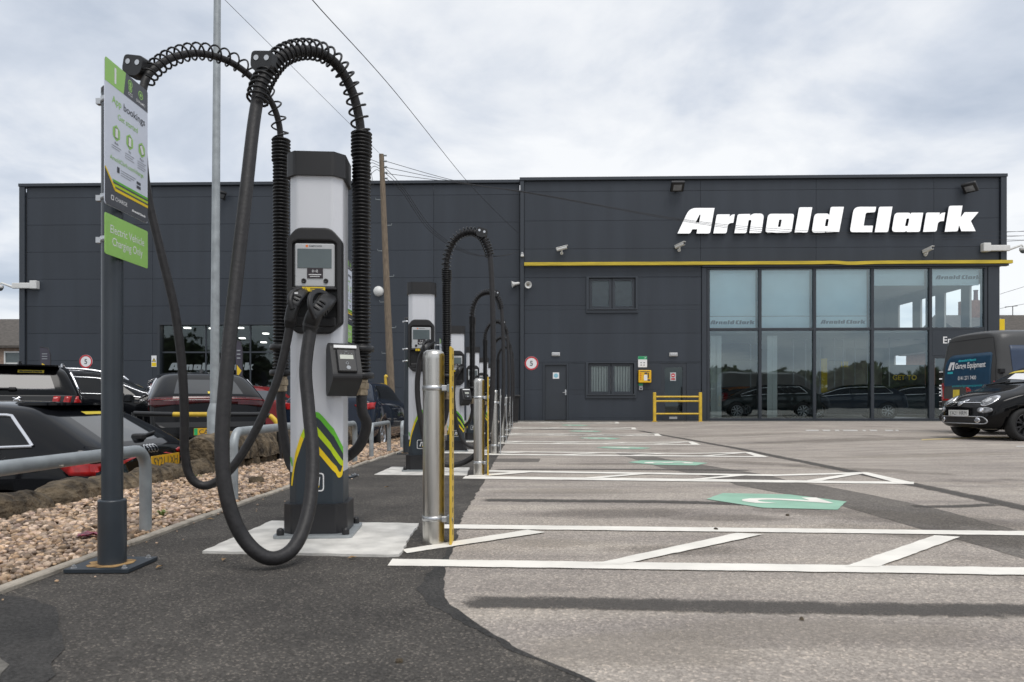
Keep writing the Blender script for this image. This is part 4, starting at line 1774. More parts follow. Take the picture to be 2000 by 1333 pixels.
# interior dressing seen through the panes
for px, wpx in ((1388, 22), (1499, 20), (1585, 9), (1396, 5)):
    u = U(px, -.3)
    w = wpx / 51
    n = max(3, int(w / .09))
    mb = MB()
    for i in range(n):
        a = u + w * i / n
        mb.box(a, a + w / n * .94, .33 + .012 * (i % 2), .34 + .012 * (i % 2), .12, TRZ - .2)
    mb.build('curtain', M_vblind, bld)
for px in (1548, 1572, 1600, 1628, 1645, 1668, 1735, 1692, 1465):
    u = U(px, -2.5)
    MB().box(u - .02, u + .02, 2.4, 2.43, .5, TRZ - .1).build('window_bar', M_greypl, bld)
for k, (px, py, w, hh, dd, M_) in enumerate(((1430, 672, 2.6, 1.5, 5.5, mat('walnut_panel', (.10, .065, .04), .5, var=.3, scale=3, stretch=(.5, 1, 6))), (1560, 790, 1.6, .9, 6.0, M_screenp), (1725, 800, 1.2, .9, 6.5, M_inceil), (1630, 690, 1.1, .7, 7.5, M_inceil))):
    uu, zz = W(px, py, -dd)
    MB().box(uu - w / 2, uu + w / 2, dd, dd + .5, zz - hh / 2, zz + hh / 2, bev=.02).build('showroom_fitting', M_, bld)
for k in range(6):
    px = 1410 + 80 * k
    uu = U(px, -3.4)
    MB().box(uu - .5, uu + .5, 3.2, 3.5, TRZ - .125, TRZ - .103).build('ceiling_light_panel', M_inceil, bld)
bd = MB()
ub, zb_ = W(1768, 748, -3.0)
bd.box(ub - .95, ub + .8, 2.95, 3.0, zb_ - .75, zb_ + .75)
bdo = bd.build('display_board', M_cap, bld)
MB().text('GET TO', .20, frame((1, 0, 0), (0, -1, 0), (ub - .05, 2.94, zb_ + .12)), bold=.02).build('lettering', M_yprint, bdo)
mb = MB()
for px, py, w, hh in ((1700, 725, .3, .7), (1610, 735, .25, 1.5), (1650, 712, .3, .25)):
    uu, zz = W(px, py, -3.2)
    mb.box(uu - w / 2, uu + w / 2, 3.2, 3.24, zz - hh / 2, zz + hh / 2)
mb.build('yellow_banner', M_yprint, bld)

# ================================================================ FIXTURES ON THE FACADE
def on_wall(px, py, off=ROFF):
    u, z = W(px, py, off)
    return BM @ Vector((u, -off, z))


def floodlight(px, py, label, yaw, size=.50, off=ROFF):
    t = thing('floodlight', label, 'light', on_wall(px, py, off), -WANG, 'floodlights on the facade')
    b = MB()
    b.box(-.05, .05, -.02, .0, -.12, .12, bev=.005)
    b.cyl((0, -.01, -.02), (0, -.26, -.02), .018, n=8)
    b.build('bracket', M_black, t)
    m = Matrix.Translation((0, -.30, 0)) @ RZ(yaw) @ Matrix.Rotation(R(48), 4, 'X')
    h = MB()
    h.box(-size / 2, size / 2, -.06, .06, -size * .42, size * .42, m, bev=.02)
    for k in range(6):
        x = -size * .4 + size * .8 * k / 5
        h.box(x - .008, x + .008, .06, .10, -size * .35, size * .35, m)
    ho = h.build('housing', M_black, t)
    MB().box(-size * .31, size * .31, -.066, -.058, -size * .27, size * .20, m).build('lens', M_lamp, ho)
    return t


floodlight(1320, 369, 'square black floodlight above the first letters of the white sign', R(0))
floodlight(1885, 371, 'black floodlight turned sideways at the top right of the facade', R(-55))
floodlight(438, 385, 'black floodlight on the left wing close behind the lamp post', R(55), .36, 0)


def bullet_cam(px, py, label, yaw):
    t = thing('security_camera', label, 'camera', on_wall(px, py), -WANG, 'bullet cameras on the facade')
    b = MB()
    b.cyl((0, 0, -.14), (0, -.03, -.14), .06, n=14)
    b.tube(catmull([(0, -.02, -.14), (0, -.12, -.14), (0, -.18, -.05)]), .028, 8)
    b.build('bracket', M_whitepl, t)
    m = Matrix.Translation((0, -.2, 0)) @ RZ(yaw) @ Matrix.Rotation(R(-12), 4, 'Y')
    h = MB()
    h.cyl((-.20, 0, 0), (.20, 0, 0), .062, n=14, M=m)
    h.box(-.22, .25, -.07, .07, .045, .075, m, bev=.02)
    ho = h.build('housing', M_whitepl, t)
    MB().cyl((.201, 0, 0), (.212, 0, 0), .045, n=14, M=m).build('lens', M_black, ho)


bullet_cam(1097, 488, 'white bullet camera above the left end of the yellow beam', R(-10))
bullet_cam(1326, 482, 'white bullet camera under the first letter of the big sign', R(-50))
bullet_cam(1807, 491, 'small grey bullet camera just above the yellow beam near its right end', R(-70))


def dome_cam(px, py, label, sgn, off):
    t = thing('dome_camera', label, 'camera', on_wall(px, py, off), -WANG, 'dome cameras on the building corners')
    b = MB()
    b.box(-.25 * sgn - .14, -.25 * sgn + .14, -.22, 0, -.14, .18, bev=.02)
    b.build('junction_box', M_whitepl, t)
    b = MB()
    b.box(*sorted((-.12 * sgn, .62 * sgn)), -.18, -.08, -.12, .10, bev=.02)
    b.tube([Vector((.6 * sgn, -.13, -.06)), Vector((1.05 * sgn, -.13, .10)), Vector((1.12 * sgn, -.13, .03))], [.05, .04, .03], 8)
    b.build('arm', M_whitepl, t)
    b = MB()
    b.lathe([(.03, .06), (.13, .03), (.135, -.06), (.12, -.08)], 18, T(1.12 * sgn, -.13, -.03))
    d = b.build('dome_housing', M_whitepl, t)
    MB().lathe([(.115, -.082), (.10, -.13), (.06, -.17), (.01, -.185)], 18, T(1.12 * sgn, -.13, -.03)).build('dome_glass', M_display, d)


dome_cam(1935, 486, 'white dome camera on a long arm at the right corner of the facade', 1, ROFF)
dome_cam(59, 559, 'white dome camera on a long arm at the left corner of the building', -1, 0)


def horn(px, py, label, yaw, off):
    t = thing('horn_speaker', label, 'speaker', on_wall(px, py, off), -WANG, 'horn speakers at the wing corner')
    MB().box(-.04, .04, -.10, 0, -.05, .05, bev=.01).build('bracket', M_whitepl, t)
    m = Matrix.Translation((0, -.16, 0)) @ RZ(yaw) @ Matrix.Rotation(R(100), 4, 'X')
    MB().lathe([(.045, -.16), (.055, -.08), (.05, -.03), (.06, .02), (.10, .10), (.135, .14), (.128, .143), (.09, .10), (.045, .03), (.01, .02)], 18, m).build('horn', M_whitepl, t)
    MB().lathe([(.03, .02), (.035, .06), (.01, .08)], 12, m).build('driver', M_brass, t)


horn(1007, 556, 'white horn loudspeaker pointing left beside the wing corner', R(-80), 0)
horn(1031, 558, 'white horn loudspeaker facing the car park right of the wing corner', R(8), ROFF)
t = thing('motion_sensor', 'tiny white sensor on the corner trim beside the yellow beam end', 'sensor', on_wall(1020, 498, ROFF + .09), -WANG)
MB().box(-.06, .06, -.10, 0, -.09, .0, bev=.02).build('sensor_body', M_whitepl, t)
MB().lathe([(.05, .0), (.055, .05), (.02, .09)], 12, T(0, -.05, 0)).build('sensor_dome', M_greypl, t)
t = thing('alarm_sounder', 'round white sounder on the left wing beside the wooden pole', 'alarm', on_wall(739.5, 569.5, 0), -WANG)
mm = frame((1, 0, 0), (0, -1, 0))
MB().lathe([(.19, 0), (.19, .06), (.17, .10), (.02, .12)], 28, mm).build('cover', M_whitepl, t)
MB().lathe([(.205, 0), (.205, .02)], 28, mm).build('back_plate', M_greypl, t)


def disc5(px, py, label, off):
    t = thing('speed_sign', label, 'sign', on_wall(px, py, off), -WANG, 'round five mile signs on the facade')
    MB().lathe([(.262, .0), (.262, .012)], 40, mm).build('plate', M_ink, t)
    m = MB()
    m.ring(circle(0, 0, .258, 40), circle(0, 0, .205, 40), .0125, .016, mm)
    m.build('red_border', M_red, t)
    m = MB()
    v, f = text_data('5', .19, bold=.012)
    m.add([Vector((p.x, p.y - .095, .016)) for p in v], f, mm)
    m.build('numeral', M_inkdark, t)


disc5(168, 706.5, 'round red bordered 5 sign on the left wing above the parked cars', 0)
disc5(1038, 710, 'round red bordered 5 sign left of the grey steel door', ROFF)
for px, py, lb in ((1085.5, 692.5, 'small cream bulkhead lamp above the grey steel door'), (1315, 693, 'small white bulkhead lamp above the glazed staff door')):
    t = thing('bulkhead_lamp', lb, 'lamp', on_wall(px, py), -WANG, 'bulkhead lamps above the doors')
    MB().box(-.155, .155, -.05, 0, -.07, .07, bev=.012).build('lamp_base', M_whitepl, t)
    m = MB()
    m.box(-.14, .14, -.085, -.051, -.055, .055, bev=.02)
    m.build('diffuser', M_screenp, t)
    m = MB()
    for k in range(4):
        m.box(-.11 + .07 * k, -.10 + .07 * k, -.088, -.0855, -.045, .045)
    m.build('diffuser_rib', M_greypl, t)
# defibrillator, its sign, and the key box
t = thing('safety_notice', 'green and white notice above the yellow defibrillator cabinet', 'notice', on_wall(1255, 707), -WANG)
MB().box(-.17, .17, -.012, 0, -.21, .21).build('board', M_ink, t)
m = MB()
m.flat([(-.168, .09), (.168, .09), (.168, .208), (-.168, .208)], frame((1, 0, 0), (0, -1, 0), (0, -.014, 0)))
m.build('green_header', M_aedg, t)
m = MB()
for yy_ in (-.14, -.05):
    for xx_ in (-.09, .02):
        m.flat([(xx_, yy_), (xx_ + .07, yy_), (xx_ + .05, yy_ + .03), (xx_ + .02, yy_ + .03)], frame((1, 0, 0), (0, -1, 0), (0, -.014, 0)))
m.flat([(.07, .14), (.09, .12), (.14, .18), (.13, .19), (.09, .145), (.08, .155)], frame((1, 0, 0), (0, -1, 0), (0, -.016, 0)), mi=1)
m.build('print', [M_inkdark, M_ink], t)
t = thing('defibrillator_cabinet', 'bright yellow defibrillator cabinet between the window and glazed door', 'cabinet', on_wall(1258.5, 736), -WANG)
MB().box(-.24, .24, -.16, 0, -.24, .24, bev=.02).build('cabinet', M_aedy, t)
fm = frame((1, 0, 0), (0, -1, 0), (0, -.163, 0))
m = MB()
m.flat(rrect(-.04, .09, -.15, .06, .02), fm)
m.flat(rrect(.10, .20, -.17, -.11, .005), fm, mi=1)
m.flat(rrect(-.02, .09, .09, .15, .005), fm, mi=1)
for k in range(4):
    m.flat(circle(-.16, .11 - .07 * k, .022, 10), fm, mi=2)
m.flat(rrect(-.18, .18, .175, .20, .005), fm, mi=1)
m.build('print', [M_ink, M_inkdark, M_red], t)
MB().box(.11, .14, -.19, -.161, -.05, .14, bev=.006).build('handle', M_cap, t)
t = thing('key_box', 'small grey key box with green top below the yellow cabinet', 'box', on_wall(1251.5, 757), -WANG)
MB().box(-.07, .07, -.06, 0, -.11, .06, bev=.01).build('box_body', M_greypl, t)
MB().box(-.08, .08, -.02, 0, .065, .15).build('green_label', M_aedg, t)
MB().cyl((0, -.062, -.04), (0, -.07, -.04), .03, n=12).build('dial', M_cap, t)
# warning notice on the left wing
t = thing('warning_notice', 'tall warning notice with black triangle beside the display window', 'notice', on_wall(301, 706, 0), -WANG)
MB().box(-.10, .10, -.01, 0, -.22, .22).build('board', M_ink, t)
fm = frame((1, 0, 0), (0, -1, 0), (0, -.012, 0))
m = MB()
m.flat([(-.085, -.02), (.085, -.02), (0, .14)], fm)
m.flat([(-.09, -.20), (.09, -.20), (.09, -.05), (-.09, -.05)], fm, mi=1)
m.flat([(-.055, 0), (.055, 0), (0, .105)], fm, mi=1, z=.002)
m.flat([(-.012, .01), (.012, .01), (.012, .07), (-.012, .07)], fm, z=.004)
m.build('print', [M_inkdark, M_yprint], t)
# yellow guard rail before the staff door
rt = thing('guard_rail', 'yellow tubular guard rail in front of the glazed staff door', 'barrier', tuple(gp(1323, 824)), -WANG)
s_ = rt.location.y / F
hw2 = (1368 - 1279) / 2 * s_
for sg in (-1, 1):
    p = MB()
    p.box(sg * hw2 - .055, sg * hw2 + .055, -.05, .05, 0, 1.08, bev=.012)
    po = p.build('post', M_yel, rt)
    MB().box(sg * hw2 - .09, sg * hw2 + .09, -.09, .09, 0, .015).build('base_plate', M_yel, po)
for z in (.29, .755, .92):
    MB().cyl((-hw2 + .05, 0, z), (hw2 - .05, 0, z), .032, n=12).build('rail', M_yel, rt)
# dark bin standing at the wing corner
b = thing('wheelie_bin', 'dark wheeled bin standing at the corner between the wings', 'bin', tuple(gp(1004, 826)), 0)
MB().lathe([(.20, .03), (.27, .9), (.29, .92)], 4, RZ(R(45)), smooth=False).build('bin_body', M_cap, b)
MB().box(-.24, .24, -.25, .22, .93, 1.0, bev=.02).build('lid', M_cap, b)

# ================================================================ POLES, WIRES
pb = Vector((-2.80, 16.3, g(-2.8, 16)))
pt = P(745, 302, 16.3)
wp = thing('telegraph_pole', 'leaning weathered wooden telegraph pole beyond the stone wall', 'pole', tuple(pb))
pv = pt - pb
path = [pv * (i / 12) for i in range(13)]
MB().tube(path, [.094 - .038 * i / 12 for i in range(13)], 14).build('pole_shaft', M_wood, wp)
for i in range(7):
    t_ = .30 + .09 * i
    q = pv * t_
    sg = 1 if i % 2 else -1
    MB().tube([q, q + Vector((sg * .17, -.02, 0)), q + Vector((sg * .17, -.02, .04))], .010, 6).build('step_bolt', M_galvdark, wp)
m = MB()
for i in range(5):
    q = pv * (.995 - .02 * i)
    m.cyl(q + Vector((.05, -.02, 0)), q + Vector((.12, -.02, 0)), .02, n=8)
m.build('wire_bracket', M_galvdark, wp)
m = MB()
for i in range(4):
    q = pv * (.93 + .012 * i)
    m.tube(catmull([q, q + Vector((-.12 - .05 * i, -.02, .10)), q + Vector((-.28, -.02, .02 * i - .05)), q + Vector((-.32 + .05 * i, 0, -.25 - .1 * i))], 6), .006, 5)
m.build('loose_wire_loop', M_wire, wp)
m = MB()
a_, b_ = P(751, 742, 16.1), P(759, 808, 16.1)
m.tube(catmull([b_ - pb, a_ + Vector((.02, 0, .02)) - pb, a_ + Vector((.06, 0, .05)) - pb]), .032, 8)
m.build('yellow_cable_guard', M_yel, wp)


def wire(pts, label, r=.008, sag=0.0):
    pts = [Vector(p) for p in pts]
    if len(pts) == 2:
        a, b = pts
        pa = []
        for i in range(25):
            t = i / 24
            p = a.lerp(b, t)
            p.z -= sag * 4 * t * (1 - t)
            pa.append(p)
    else:
        pa = catmull(pts, 10)
    o = MB().tube(pa, r, 5).build('overhead_wire', M_wire)
    return tag(o, label, 'wire', None)


top = pt + Vector((.08, 0, -.10))
cornr = on_wall(1014, 492, ROFF + .2)
nm_ = ['highest', 'second', 'third', 'lowest']
for k in range(3):
    e_ = P(2040 + 10 * k, 452 + 9 * k, 27.5 - 2.0)
    wire([top + Vector((0, 0, -.05 - .14 * k)), P(905, 357 + 1.2 * k, 18.6), P(1050, 379 + k, 20.4), P(1330, 428 + 2 * k, 23.2), P(1500, 446 + 4 * k, 24.0), P(1700, 455 + 5 * k, 24.8), e_], ['highest thin black wire running from the wooden pole across the white letters', 'middle thin black wire running from the wooden pole across the white letters', 'lowest thin black wire running from the wooden pole across the white letters'][k], .0065)
for k in range(3):
    wire([top + Vector((0, 0, -.2 - .12 * k)), P(790 - 3 * k, 370 + 2 * k, 18), P(850 - 4 * k, 452 + k, 21), P(920 - 3 * k, 494 + k, 24), P(975, 500 + k * .5, 26.3), cornr], ['first drooping black wire from the wooden pole to the wing corner', 'second drooping black wire from the wooden pole to the wing corner', 'third drooping black wire from the wooden pole to the wing corner'][k], .0065)
wire([P(425, -14, 9), pt + Vector((0, 0, -.02))], 'thin wire from the top left of the sky down to the wooden pole top', .0035, .0)
wire([P(560, -75, 8.0), P(610, 0, 9.5), P(770, 178, 14), P(910, 352, 21), P(980, 425, 25), on_wall(1013, 456, ROFF + .2)], 'long thin wire crossing the sky down to the wing corner', .007)
for k in range(3):
    wire([P(1945, 455 + 9 * k, 40), P(2050, 449 + 9 * k, 36)], ['upper thin wire in the sky right of the building', 'middle thin wire in the sky right of the building', 'lower thin wire in the sky right of the building'][k], .012)
for k in range(2):
    wire([P(1953, 575 + 28 * k, 40), P(2050, 545 + 40 * k, 36)], ['thin wire above the chimneys behind the van', 'thin wire just above the roof behind the van'][k], .010)

# lamp post standing behind the low wall
lp = thing('lamp_post', 'tall galvanised lamp post with thicker base behind the stone wall', 'lamp post', (-3.245, 7.7, -.5))
q0 = P(419, 790, 7.7) - Vector(lp.location)
q1 = P(425.5, -160, 7.7) - Vector(lp.location)
MB().tube([q0 + Vector((0, 0, .0)), q1], [.047, .034], 16).build('shaft', M_galv, lp)
MB().tube([Vector((q0.x - .005, 0, 0)), Vector((q0.x - .003, 0, q0.z - .08)), Vector((q0.x, 0, q0.z + .01))], [.073, .072, .047], 16).build('base_section', M_galv, lp)
MB().box(q0.x - .035, q0.x + .035, -.078, -.068, .25, .65, bev=.004).build('inspection_door', M_galv, lp)
MB().cyl(q1, q1 + Vector((0, -.9, .12)), .03, n=10).build('outreach_arm', M_galv, lp)
MB().box(q1.x - .1, q1.x + .1, -1.35, -.8, q1.z + .06, q1.z + .18, bev=.04).build('lamp_head', M_greypl, lp)
MB().tube(catmull([(.065, -.06, .50), (.09, -.09, .52), (.10, -.10, .46)]), .006, 6).build('hook', M_galvdark, lp)


def feather(px0, px1, py0, py1, Y, label):
    a = P(px0, py1, Y)
    b = P(px1, py0, Y)
    w, h_ = abs(b.x - a.x), b.z - a.z
    t = thing('feather_flag', label, 'flag', (min(a.x, b.x), Y, a.z - 1.2), 0, 'feather flags beyond the parked cars')
    MB().tube([Vector((w, 0, 0)), Vector((w, 0, 1.2 + h_ * .7)), Vector((w * .75, 0, 1.2 + h_ * .95)), Vector((0, 0, 1.2 + h_))], .012, 8).build('flag_pole', M_black, t)
    out = [(w * .1, .9), (w, .9), (w, 1.2 + h_ * .7), (w * .75, 1.2 + h_ * .95), (0, 1.2 + h_), (w * .05, 1.2 + h_ * .3)]
    fmx = frame((1, 0, 0), (0, -1, 0), (0, 0, 0))
    MB().prism(out, -.006, .006, fmx).build('flag_cloth', M_flag, t)
    m = MB()
    m.flat([(w * .2, 1.18), (w * .85, 1.2 + h_ * .18), (w * .2, 1.2 + h_ * .34)], fmx, z=.009)
    for k in range(3):
        m.box(w * .2, w * .7, -.011, -.008, 1.2 + h_ * (.5 + .1 * k), 1.2 + h_ * (.53 + .1 * k), mi=1)
    m.build('flag_print', [M_flagyel, M_inkgrey], t)


feather(78, 99, 678, 726, 20, 'dark feather flag with yellow shape behind the leftmost car')
feather(460, 474, 664, 738, 20, 'dark feather flag with yellow arrow behind the lamp post')


# ================================================================ HOUSES AND TREES FAR OFF
def house(name, x0, x1, y0, y1, ze, zr, Mw, Mr, label, wins=(), chim=()):
    t = thing(name, label, 'house', ((x0 + x1) / 2, y0, -.3))
    w, d = x1 - x0, y1 - y0
    MB().box(-w / 2, w / 2, 0, d, 0, ze).build('wall', Mw, t)
    m = MB()
    e = .35
    m.add([(-w / 2 - e, -e, ze - .1), (w / 2 + e, -e, ze - .1), (w / 2 + e, d / 2, zr), (-w / 2 - e, d / 2, zr), (w / 2 + e, d + e, ze - .1), (-w / 2 - e, d + e, ze - .1),
           (-w / 2 - e, -e, ze - .25), (w / 2 + e, -e, ze - .25), (w / 2 + e, d + e, ze - .25), (-w / 2 - e, d + e, ze - .25)],
          [(0, 1, 2, 3), (3, 2, 4, 5), (6, 7, 1, 0), (5, 4, 8, 9), (7, 8, 4, 2, 1), (9, 6, 0, 3, 5), (9, 8, 7, 6)])
    rf = m.build('roof', Mr, t)
    for cx, cw in chim:
        c = MB().box(cx - cw / 2, cx + cw / 2, d / 2 - .4, d / 2 + .4, zr - .6, zr + .9, bev=.02).build('chimney', M_brick, t)
        for k in (-1, 1):
            MB().lathe([(.16, 0), (.13, .15), (.12, .6), (.15, .7)], 10, T(cx + k * cw * .25, d / 2, zr + .9)).build('chimney_pot', M_pot, c)
    for wx, wz, ww, wh in wins:
        f = MB().ring(rrect(wx - ww / 2, wx + ww / 2, wz, wz + wh, .01, 1), rrect(wx - ww / 2 + .09, wx + ww / 2 - .09, wz + .09, wz + wh - .09, .01, 1), 0, .08, frame((1, 0, 0), (0, -1, 0), (0, -.005, 0)))
        f.box(wx - ww / 2 + .09, wx + ww / 2 - .09, -.06, -.01, wz + wh * .55, wz + wh * .55 + .08)
        fo = f.build('window', M_whitepl, t)
        MB().box(wx - ww / 2 + .08, wx + ww / 2 - .08, -.03, -.01, wz + .08, wz + wh - .08).build('pane', M_display, fo)
    MB().cyl((w / 2 - 1.75, -.1, 0), (w / 2 - 1.75, -.1, ze + .6), .06, n=8).build('downpipe', M_cap, t)
    return t


house('terraced_house', -41, -26.7, 45, 54, 4.65, 6.75, M_pebbledash, M_roof, 'brown pebbledashed house with grey tiled roof at the far left', wins=((6.3, 2.45, 1.15, 1.75), (2.4, 2.45, 1.3, 1.75)))
house('terraced_house', 27.2, 48, 42, 50, 4.5, 6.6, M_brick, M_roof, 'brick house with dark roof and chimney pots behind the van', wins=((-2, 2.4, 1.2, 1.5), (4, 2.4, 1.2, 1.5)), chim=((-8.4, 1.2),))
t = thing('yellow_sign_board', 'small yellow board beyond the van roof at the building corner', 'sign', tuple(P(1954.5, 700, 34)))
MB().box(-.17, .17, -.04, .04, 1.25, 1.85, bev=.01).build('board', M_yprint, t)
MB().cyl((0, .06, -2.2), (0, .06, 1.9), .05, n=8).build('post', M_galvdark, t)
t = thing('television_aerial', 'thin rooftop aerial standing above the chimneys behind the van', 'aerial', tuple(P(1978, 632, 46)))
MB().cyl((0, 0, 0), (0, 0, 1.1), .025, n=6).build('mast', M_wire, t)
MB().cyl((-.5, 0, 1.05), (.3, 0, 1.12), .02, n=6).build('boom', M_wire, t)


def tree_mesh(h, rw, seed, n=900):
    rng = np.random.default_rng(seed)
    cl = rng.normal(0, 1, (26, 3))
    cl /= np.linalg.norm(cl, axis=1)[:, None]
    cl *= rng.uniform(.25, .9, (26, 1))
    mb = MB()
    for _ in range(n):
        c = cl[rng.integers(26)] + rng.normal(0, .17, 3)
        p = Vector((c[0] * rw, c[1] * rw, h * .62 + c[2] * h * .36))
        s = rng.uniform(.14, .34) * rw / 3
        q = Matrix.Rotation(rng.uniform(0, 6.3), 3, Vector(rng.normal(0, 1, 3)).normalized())
        mb.add([p + q @ Vector(v) for v in ((-s, -s * .6, 0), (s, -s * .6, 0), (s, s * .6, 0), (-s, s * .6, 0))], [(0, 1, 2, 3)])
    return mb


def tree(x, y, h, rw, seed, label, n=900):
    t = thing('tree', label, 'tree', (x, y, -.3), 0, None)
    tree_mesh(h, rw, seed, n).build('crown', M_leaf, t)
    m = MB()
    m.tube([Vector((0, 0, 0)), Vector((.1, 0, h * .35)), Vector((0, .1, h * .6))], [h * .03, h * .022, h * .012], 8)
    for k in range(5):
        a = k * 1.3
        m.tube([Vector((.08, 0, h * (.3 + .05 * k))), Vector((math.cos(a) * rw * .5, math.sin(a) * rw * .5, h * .65))], [h * .012, h * .004], 6)
    m.build('trunk', M_bark, t)
    return t


# the far side of the site behind the camera, which the showroom glass mirrors
TREEW = ['tallest broad tree far behind the camera,', 'second broad tree behind the camera,', 'third narrower tree behind the camera,', 'small rounded tree behind the camera,', 'first bushy roadside tree behind the fence,', 'lowest bushy roadside tree behind the fence,', 'tallest bushy roadside tree behind the fence,', 'wide bushy roadside tree behind the fence,', 'last bushy roadside tree behind the fence,']
for k, (x, y, h_, w_) in enumerate(((-42, -24, 9.5, 4.2), (-34, -26, 8.5, 4.0), (-24, -25, 9, 3.6), (-14, -30, 6, 3.2), (22, -34, 5.5, 4.2), (30, -35, 5.0, 4.0), (38, -34, 6.0, 4.2), (47, -36, 5.2, 4.5), (56, -33, 5.8, 4.2))):
    tree(x, y, h_, w_, 50 + k, TREEW[k] + (' reflected in the left window' if k < 4 else ' reflected in the showroom glass'), 2400)
m = thing('boundary_fence', 'long dark timber fence behind the camera reflected in the showroom glass', 'fence', (38, -28, 0))
for k in range(14):
    MB().box(-22 + 3.1 * k, -18.95 + 3.1 * k, -.03, .03, 0, 2.3).build('fence_panel', M_frame, m)
for k in range(14):
    MB().box(-22.06 + 3.1 * k, -21.96 + 3.1 * k, -.06, .06, 0, 2.4).build('post', M_frame, m)

# ================================================================ CHARGING POSTS
def octo(hx, hy, c):
    return [(-hx + c, -hy), (hx - c, -hy), (hx, -hy + c), (hx, hy - c), (hx - c, hy), (-hx + c, hy), (-hx, hy - c), (-hx, -hy + c)]


CX1, CY1, CRZ = -1.054, 3.85, R(4)
C1M = Matrix.Translation((CX1, CY1, 0)) @ RZ(CRZ)
C1I = C1M.inverted()
FM = frame((1, 0, 0), (0, -1, 0))


def fz(py, Y=3.72):
    return CH + (HY - py) * Y / F


def fxd(px):
    d = px - 615
    if -34 <= d <= 34:
        return d * .002657
    if d > 0:
        return .0903 + (d - 34) * (.1365 - .0903) / 26
    return -.0903 + (d + 34) * (.1365 - .0903) / 15


PADT = .014
charger = thing('ev_charger', 'nearest charging post with two raised hose arms and two plugs beside the numbered sign post', 'charger', (CX1, CY1, 0), CRZ, 'charging posts along the walkway')
MB().prism(rnd_poly([(-.2, -.2, .03), (.2, -.2, .03), (.2, .2, .03), (-.2, .2, .03)]), PADT + .001, PADT + .016).build('base_plate', M_galv, charger, bevel=.003)
for sx in (-1, 1):
    for sy in (-1, 1):
        b = MB()
        b.lathe([(.019, 0), (.019, .022), (.017, .03), (.006, .036)], 12, T(sx * .165, sy * .172, PADT + .016))
        b.build('bolt_cap', M_black, charger)
MB().prism(octo(.164, .155, .05), PADT + .017, .182).build('plinth', M_plinth, charger, bevel=.008)
col_o = MB().prism(octo(.137, .13, .045), .175, 1.90).build('column', M_column, charger, bevel=.01)
# bevelled shape used for laying the graphics on
colb = BVHTree.FromPolygons(*(lambda m: ([v for v in m.v], m.f))(MB().prism(octo(.1385, .1315, .045), .1, 2.0)))
MB().prism(octo(.1395, .1325, .0455), .181, .345).build('dark_wrap', M_wrap, charger, bevel=.008)


def Z7(pts):
    return [(max(-.1375, min(.1375, fxd(560 + p[0] / 6.06))), fz(780 + p[1] / 6.06)) + tuple(p[2:]) for p in pts]


def graphic(name, pts, M, off):
    return decal(MB(), colb, rnd_poly(Z7(pts)), FM, off, .03, 0, .002, False).build(name, M, charger)


graphic('wrap_peak', [(40, 1240), (40, 1000), (66, 960), (100, 720), (205, 480), (265, 350), (325, 215), (352, 200), (400, 240), (560, 430), (700, 640), (745, 690), (745, 1240)], M_wrap, .0015)
graphic('green_band', [(318, 165, 20), (350, 148, 20), (392, 160, 40), (560, 350), (706, 575), (745, 560), (745, 640), (708, 655), (560, 440), (400, 250), (350, 208, 10), (325, 225)], M_green, .003)
graphic('lime_band', [(318, 300), (350, 312), (520, 520), (690, 738, 10), (712, 735), (725, 700), (745, 600), (745, 690), (722, 770), (690, 798), (655, 790, 30), (520, 610), (345, 402), (325, 395)], M_lime, .0035)
graphic('yellow_band', [(335, 508), (350, 520), (600, 800), (640, 872, 12), (665, 870, 10), (690, 800), (720, 735), (745, 690), (745, 790), (712, 850), (685, 925, 35), (625, 945, 40), (590, 880), (345, 605), (335, 590)], M_yprint, .004)
graphic('green_leg', [(318, 165), (330, 215), (262, 345), (232, 300)], M_green, .003)
graphic('lime_leg', [(232, 300), (262, 345), (205, 470), (170, 430)], M_lime, .003)
graphic('yellow_leg', [(170, 430), (205, 470), (128, 700), (100, 830), (72, 1030), (56, 1030), (60, 950), (105, 660)], M_yprint, .003)
graphic('green_sliver', [(44, 690), (60, 690), (78, 790), (70, 800), (50, 740)], M_green, .0045)
lg = MB()
lm = frame((1, 0, 0), (0, -1, 0), (fxd(617) - .003, -.1345, fz(942)))
lg.ring(rrect(-.046, .046, -.048, .048, .018, 5), rrect(-.040, .040, -.042, .042, .014, 5), 0, .001, lm)
lg.flat([(-.021, -.022), (-.006, .026), (.026, .026), (.021, -.022), (.007, -.022), (.011, .012), (.002, .012), (-.007, -.022)], lm)
lg.flat([(.006, -.028), (.020, -.028), (.022, -.018), (.008, -.018)], lm, mi=1, z=.001)
lg.build('charge_logo', [M_ink, M_yprint], charger)
MB().prism(octo(.153, .146, .052), 1.885, 2.008).build('cap', M_cap, charger, bevel=.014)

# bezel with screen and connector recess
zt, zb = 1.612, 1.064
bo = rnd_poly([(-.1375, zb + .055, .012), (-.09, zb, .02), (.085, zb, .02), (.1375, zb + .055, .012), (.1375, zt - .06, .012), (.085, zt, .03), (-.09, zt, .03), (-.1375, zt - .06, .012)], 3)
bi = rnd_poly([(-.110, 1.115, .008), (-.085, 1.10, .008), (.090, 1.10, .008), (.114, 1.115, .008), (.114, 1.53, .008), (.090, 1.545, .008), (-.085, 1.545, .008), (-.110, 1.53, .008)], 3)
bz = MB()
bz.ring(bo, bi, .06, .152, FM)
bezel = bz.build('bezel', M_cap, charger, bevel=.012)
MB().box(-.112, .116, -.1335, -.12, 1.10, 1.55).build('recess', M_blackmat, bezel)
MB().box(-.112, .116, -.165, -.134, 1.288, 1.302, bev=.005).build('shelf', M_cap, bezel)
MB().box(-.112, .116, -.155, -.134, 1.095, 1.150, bev=.012).build('lower_lip', M_cap, bezel)
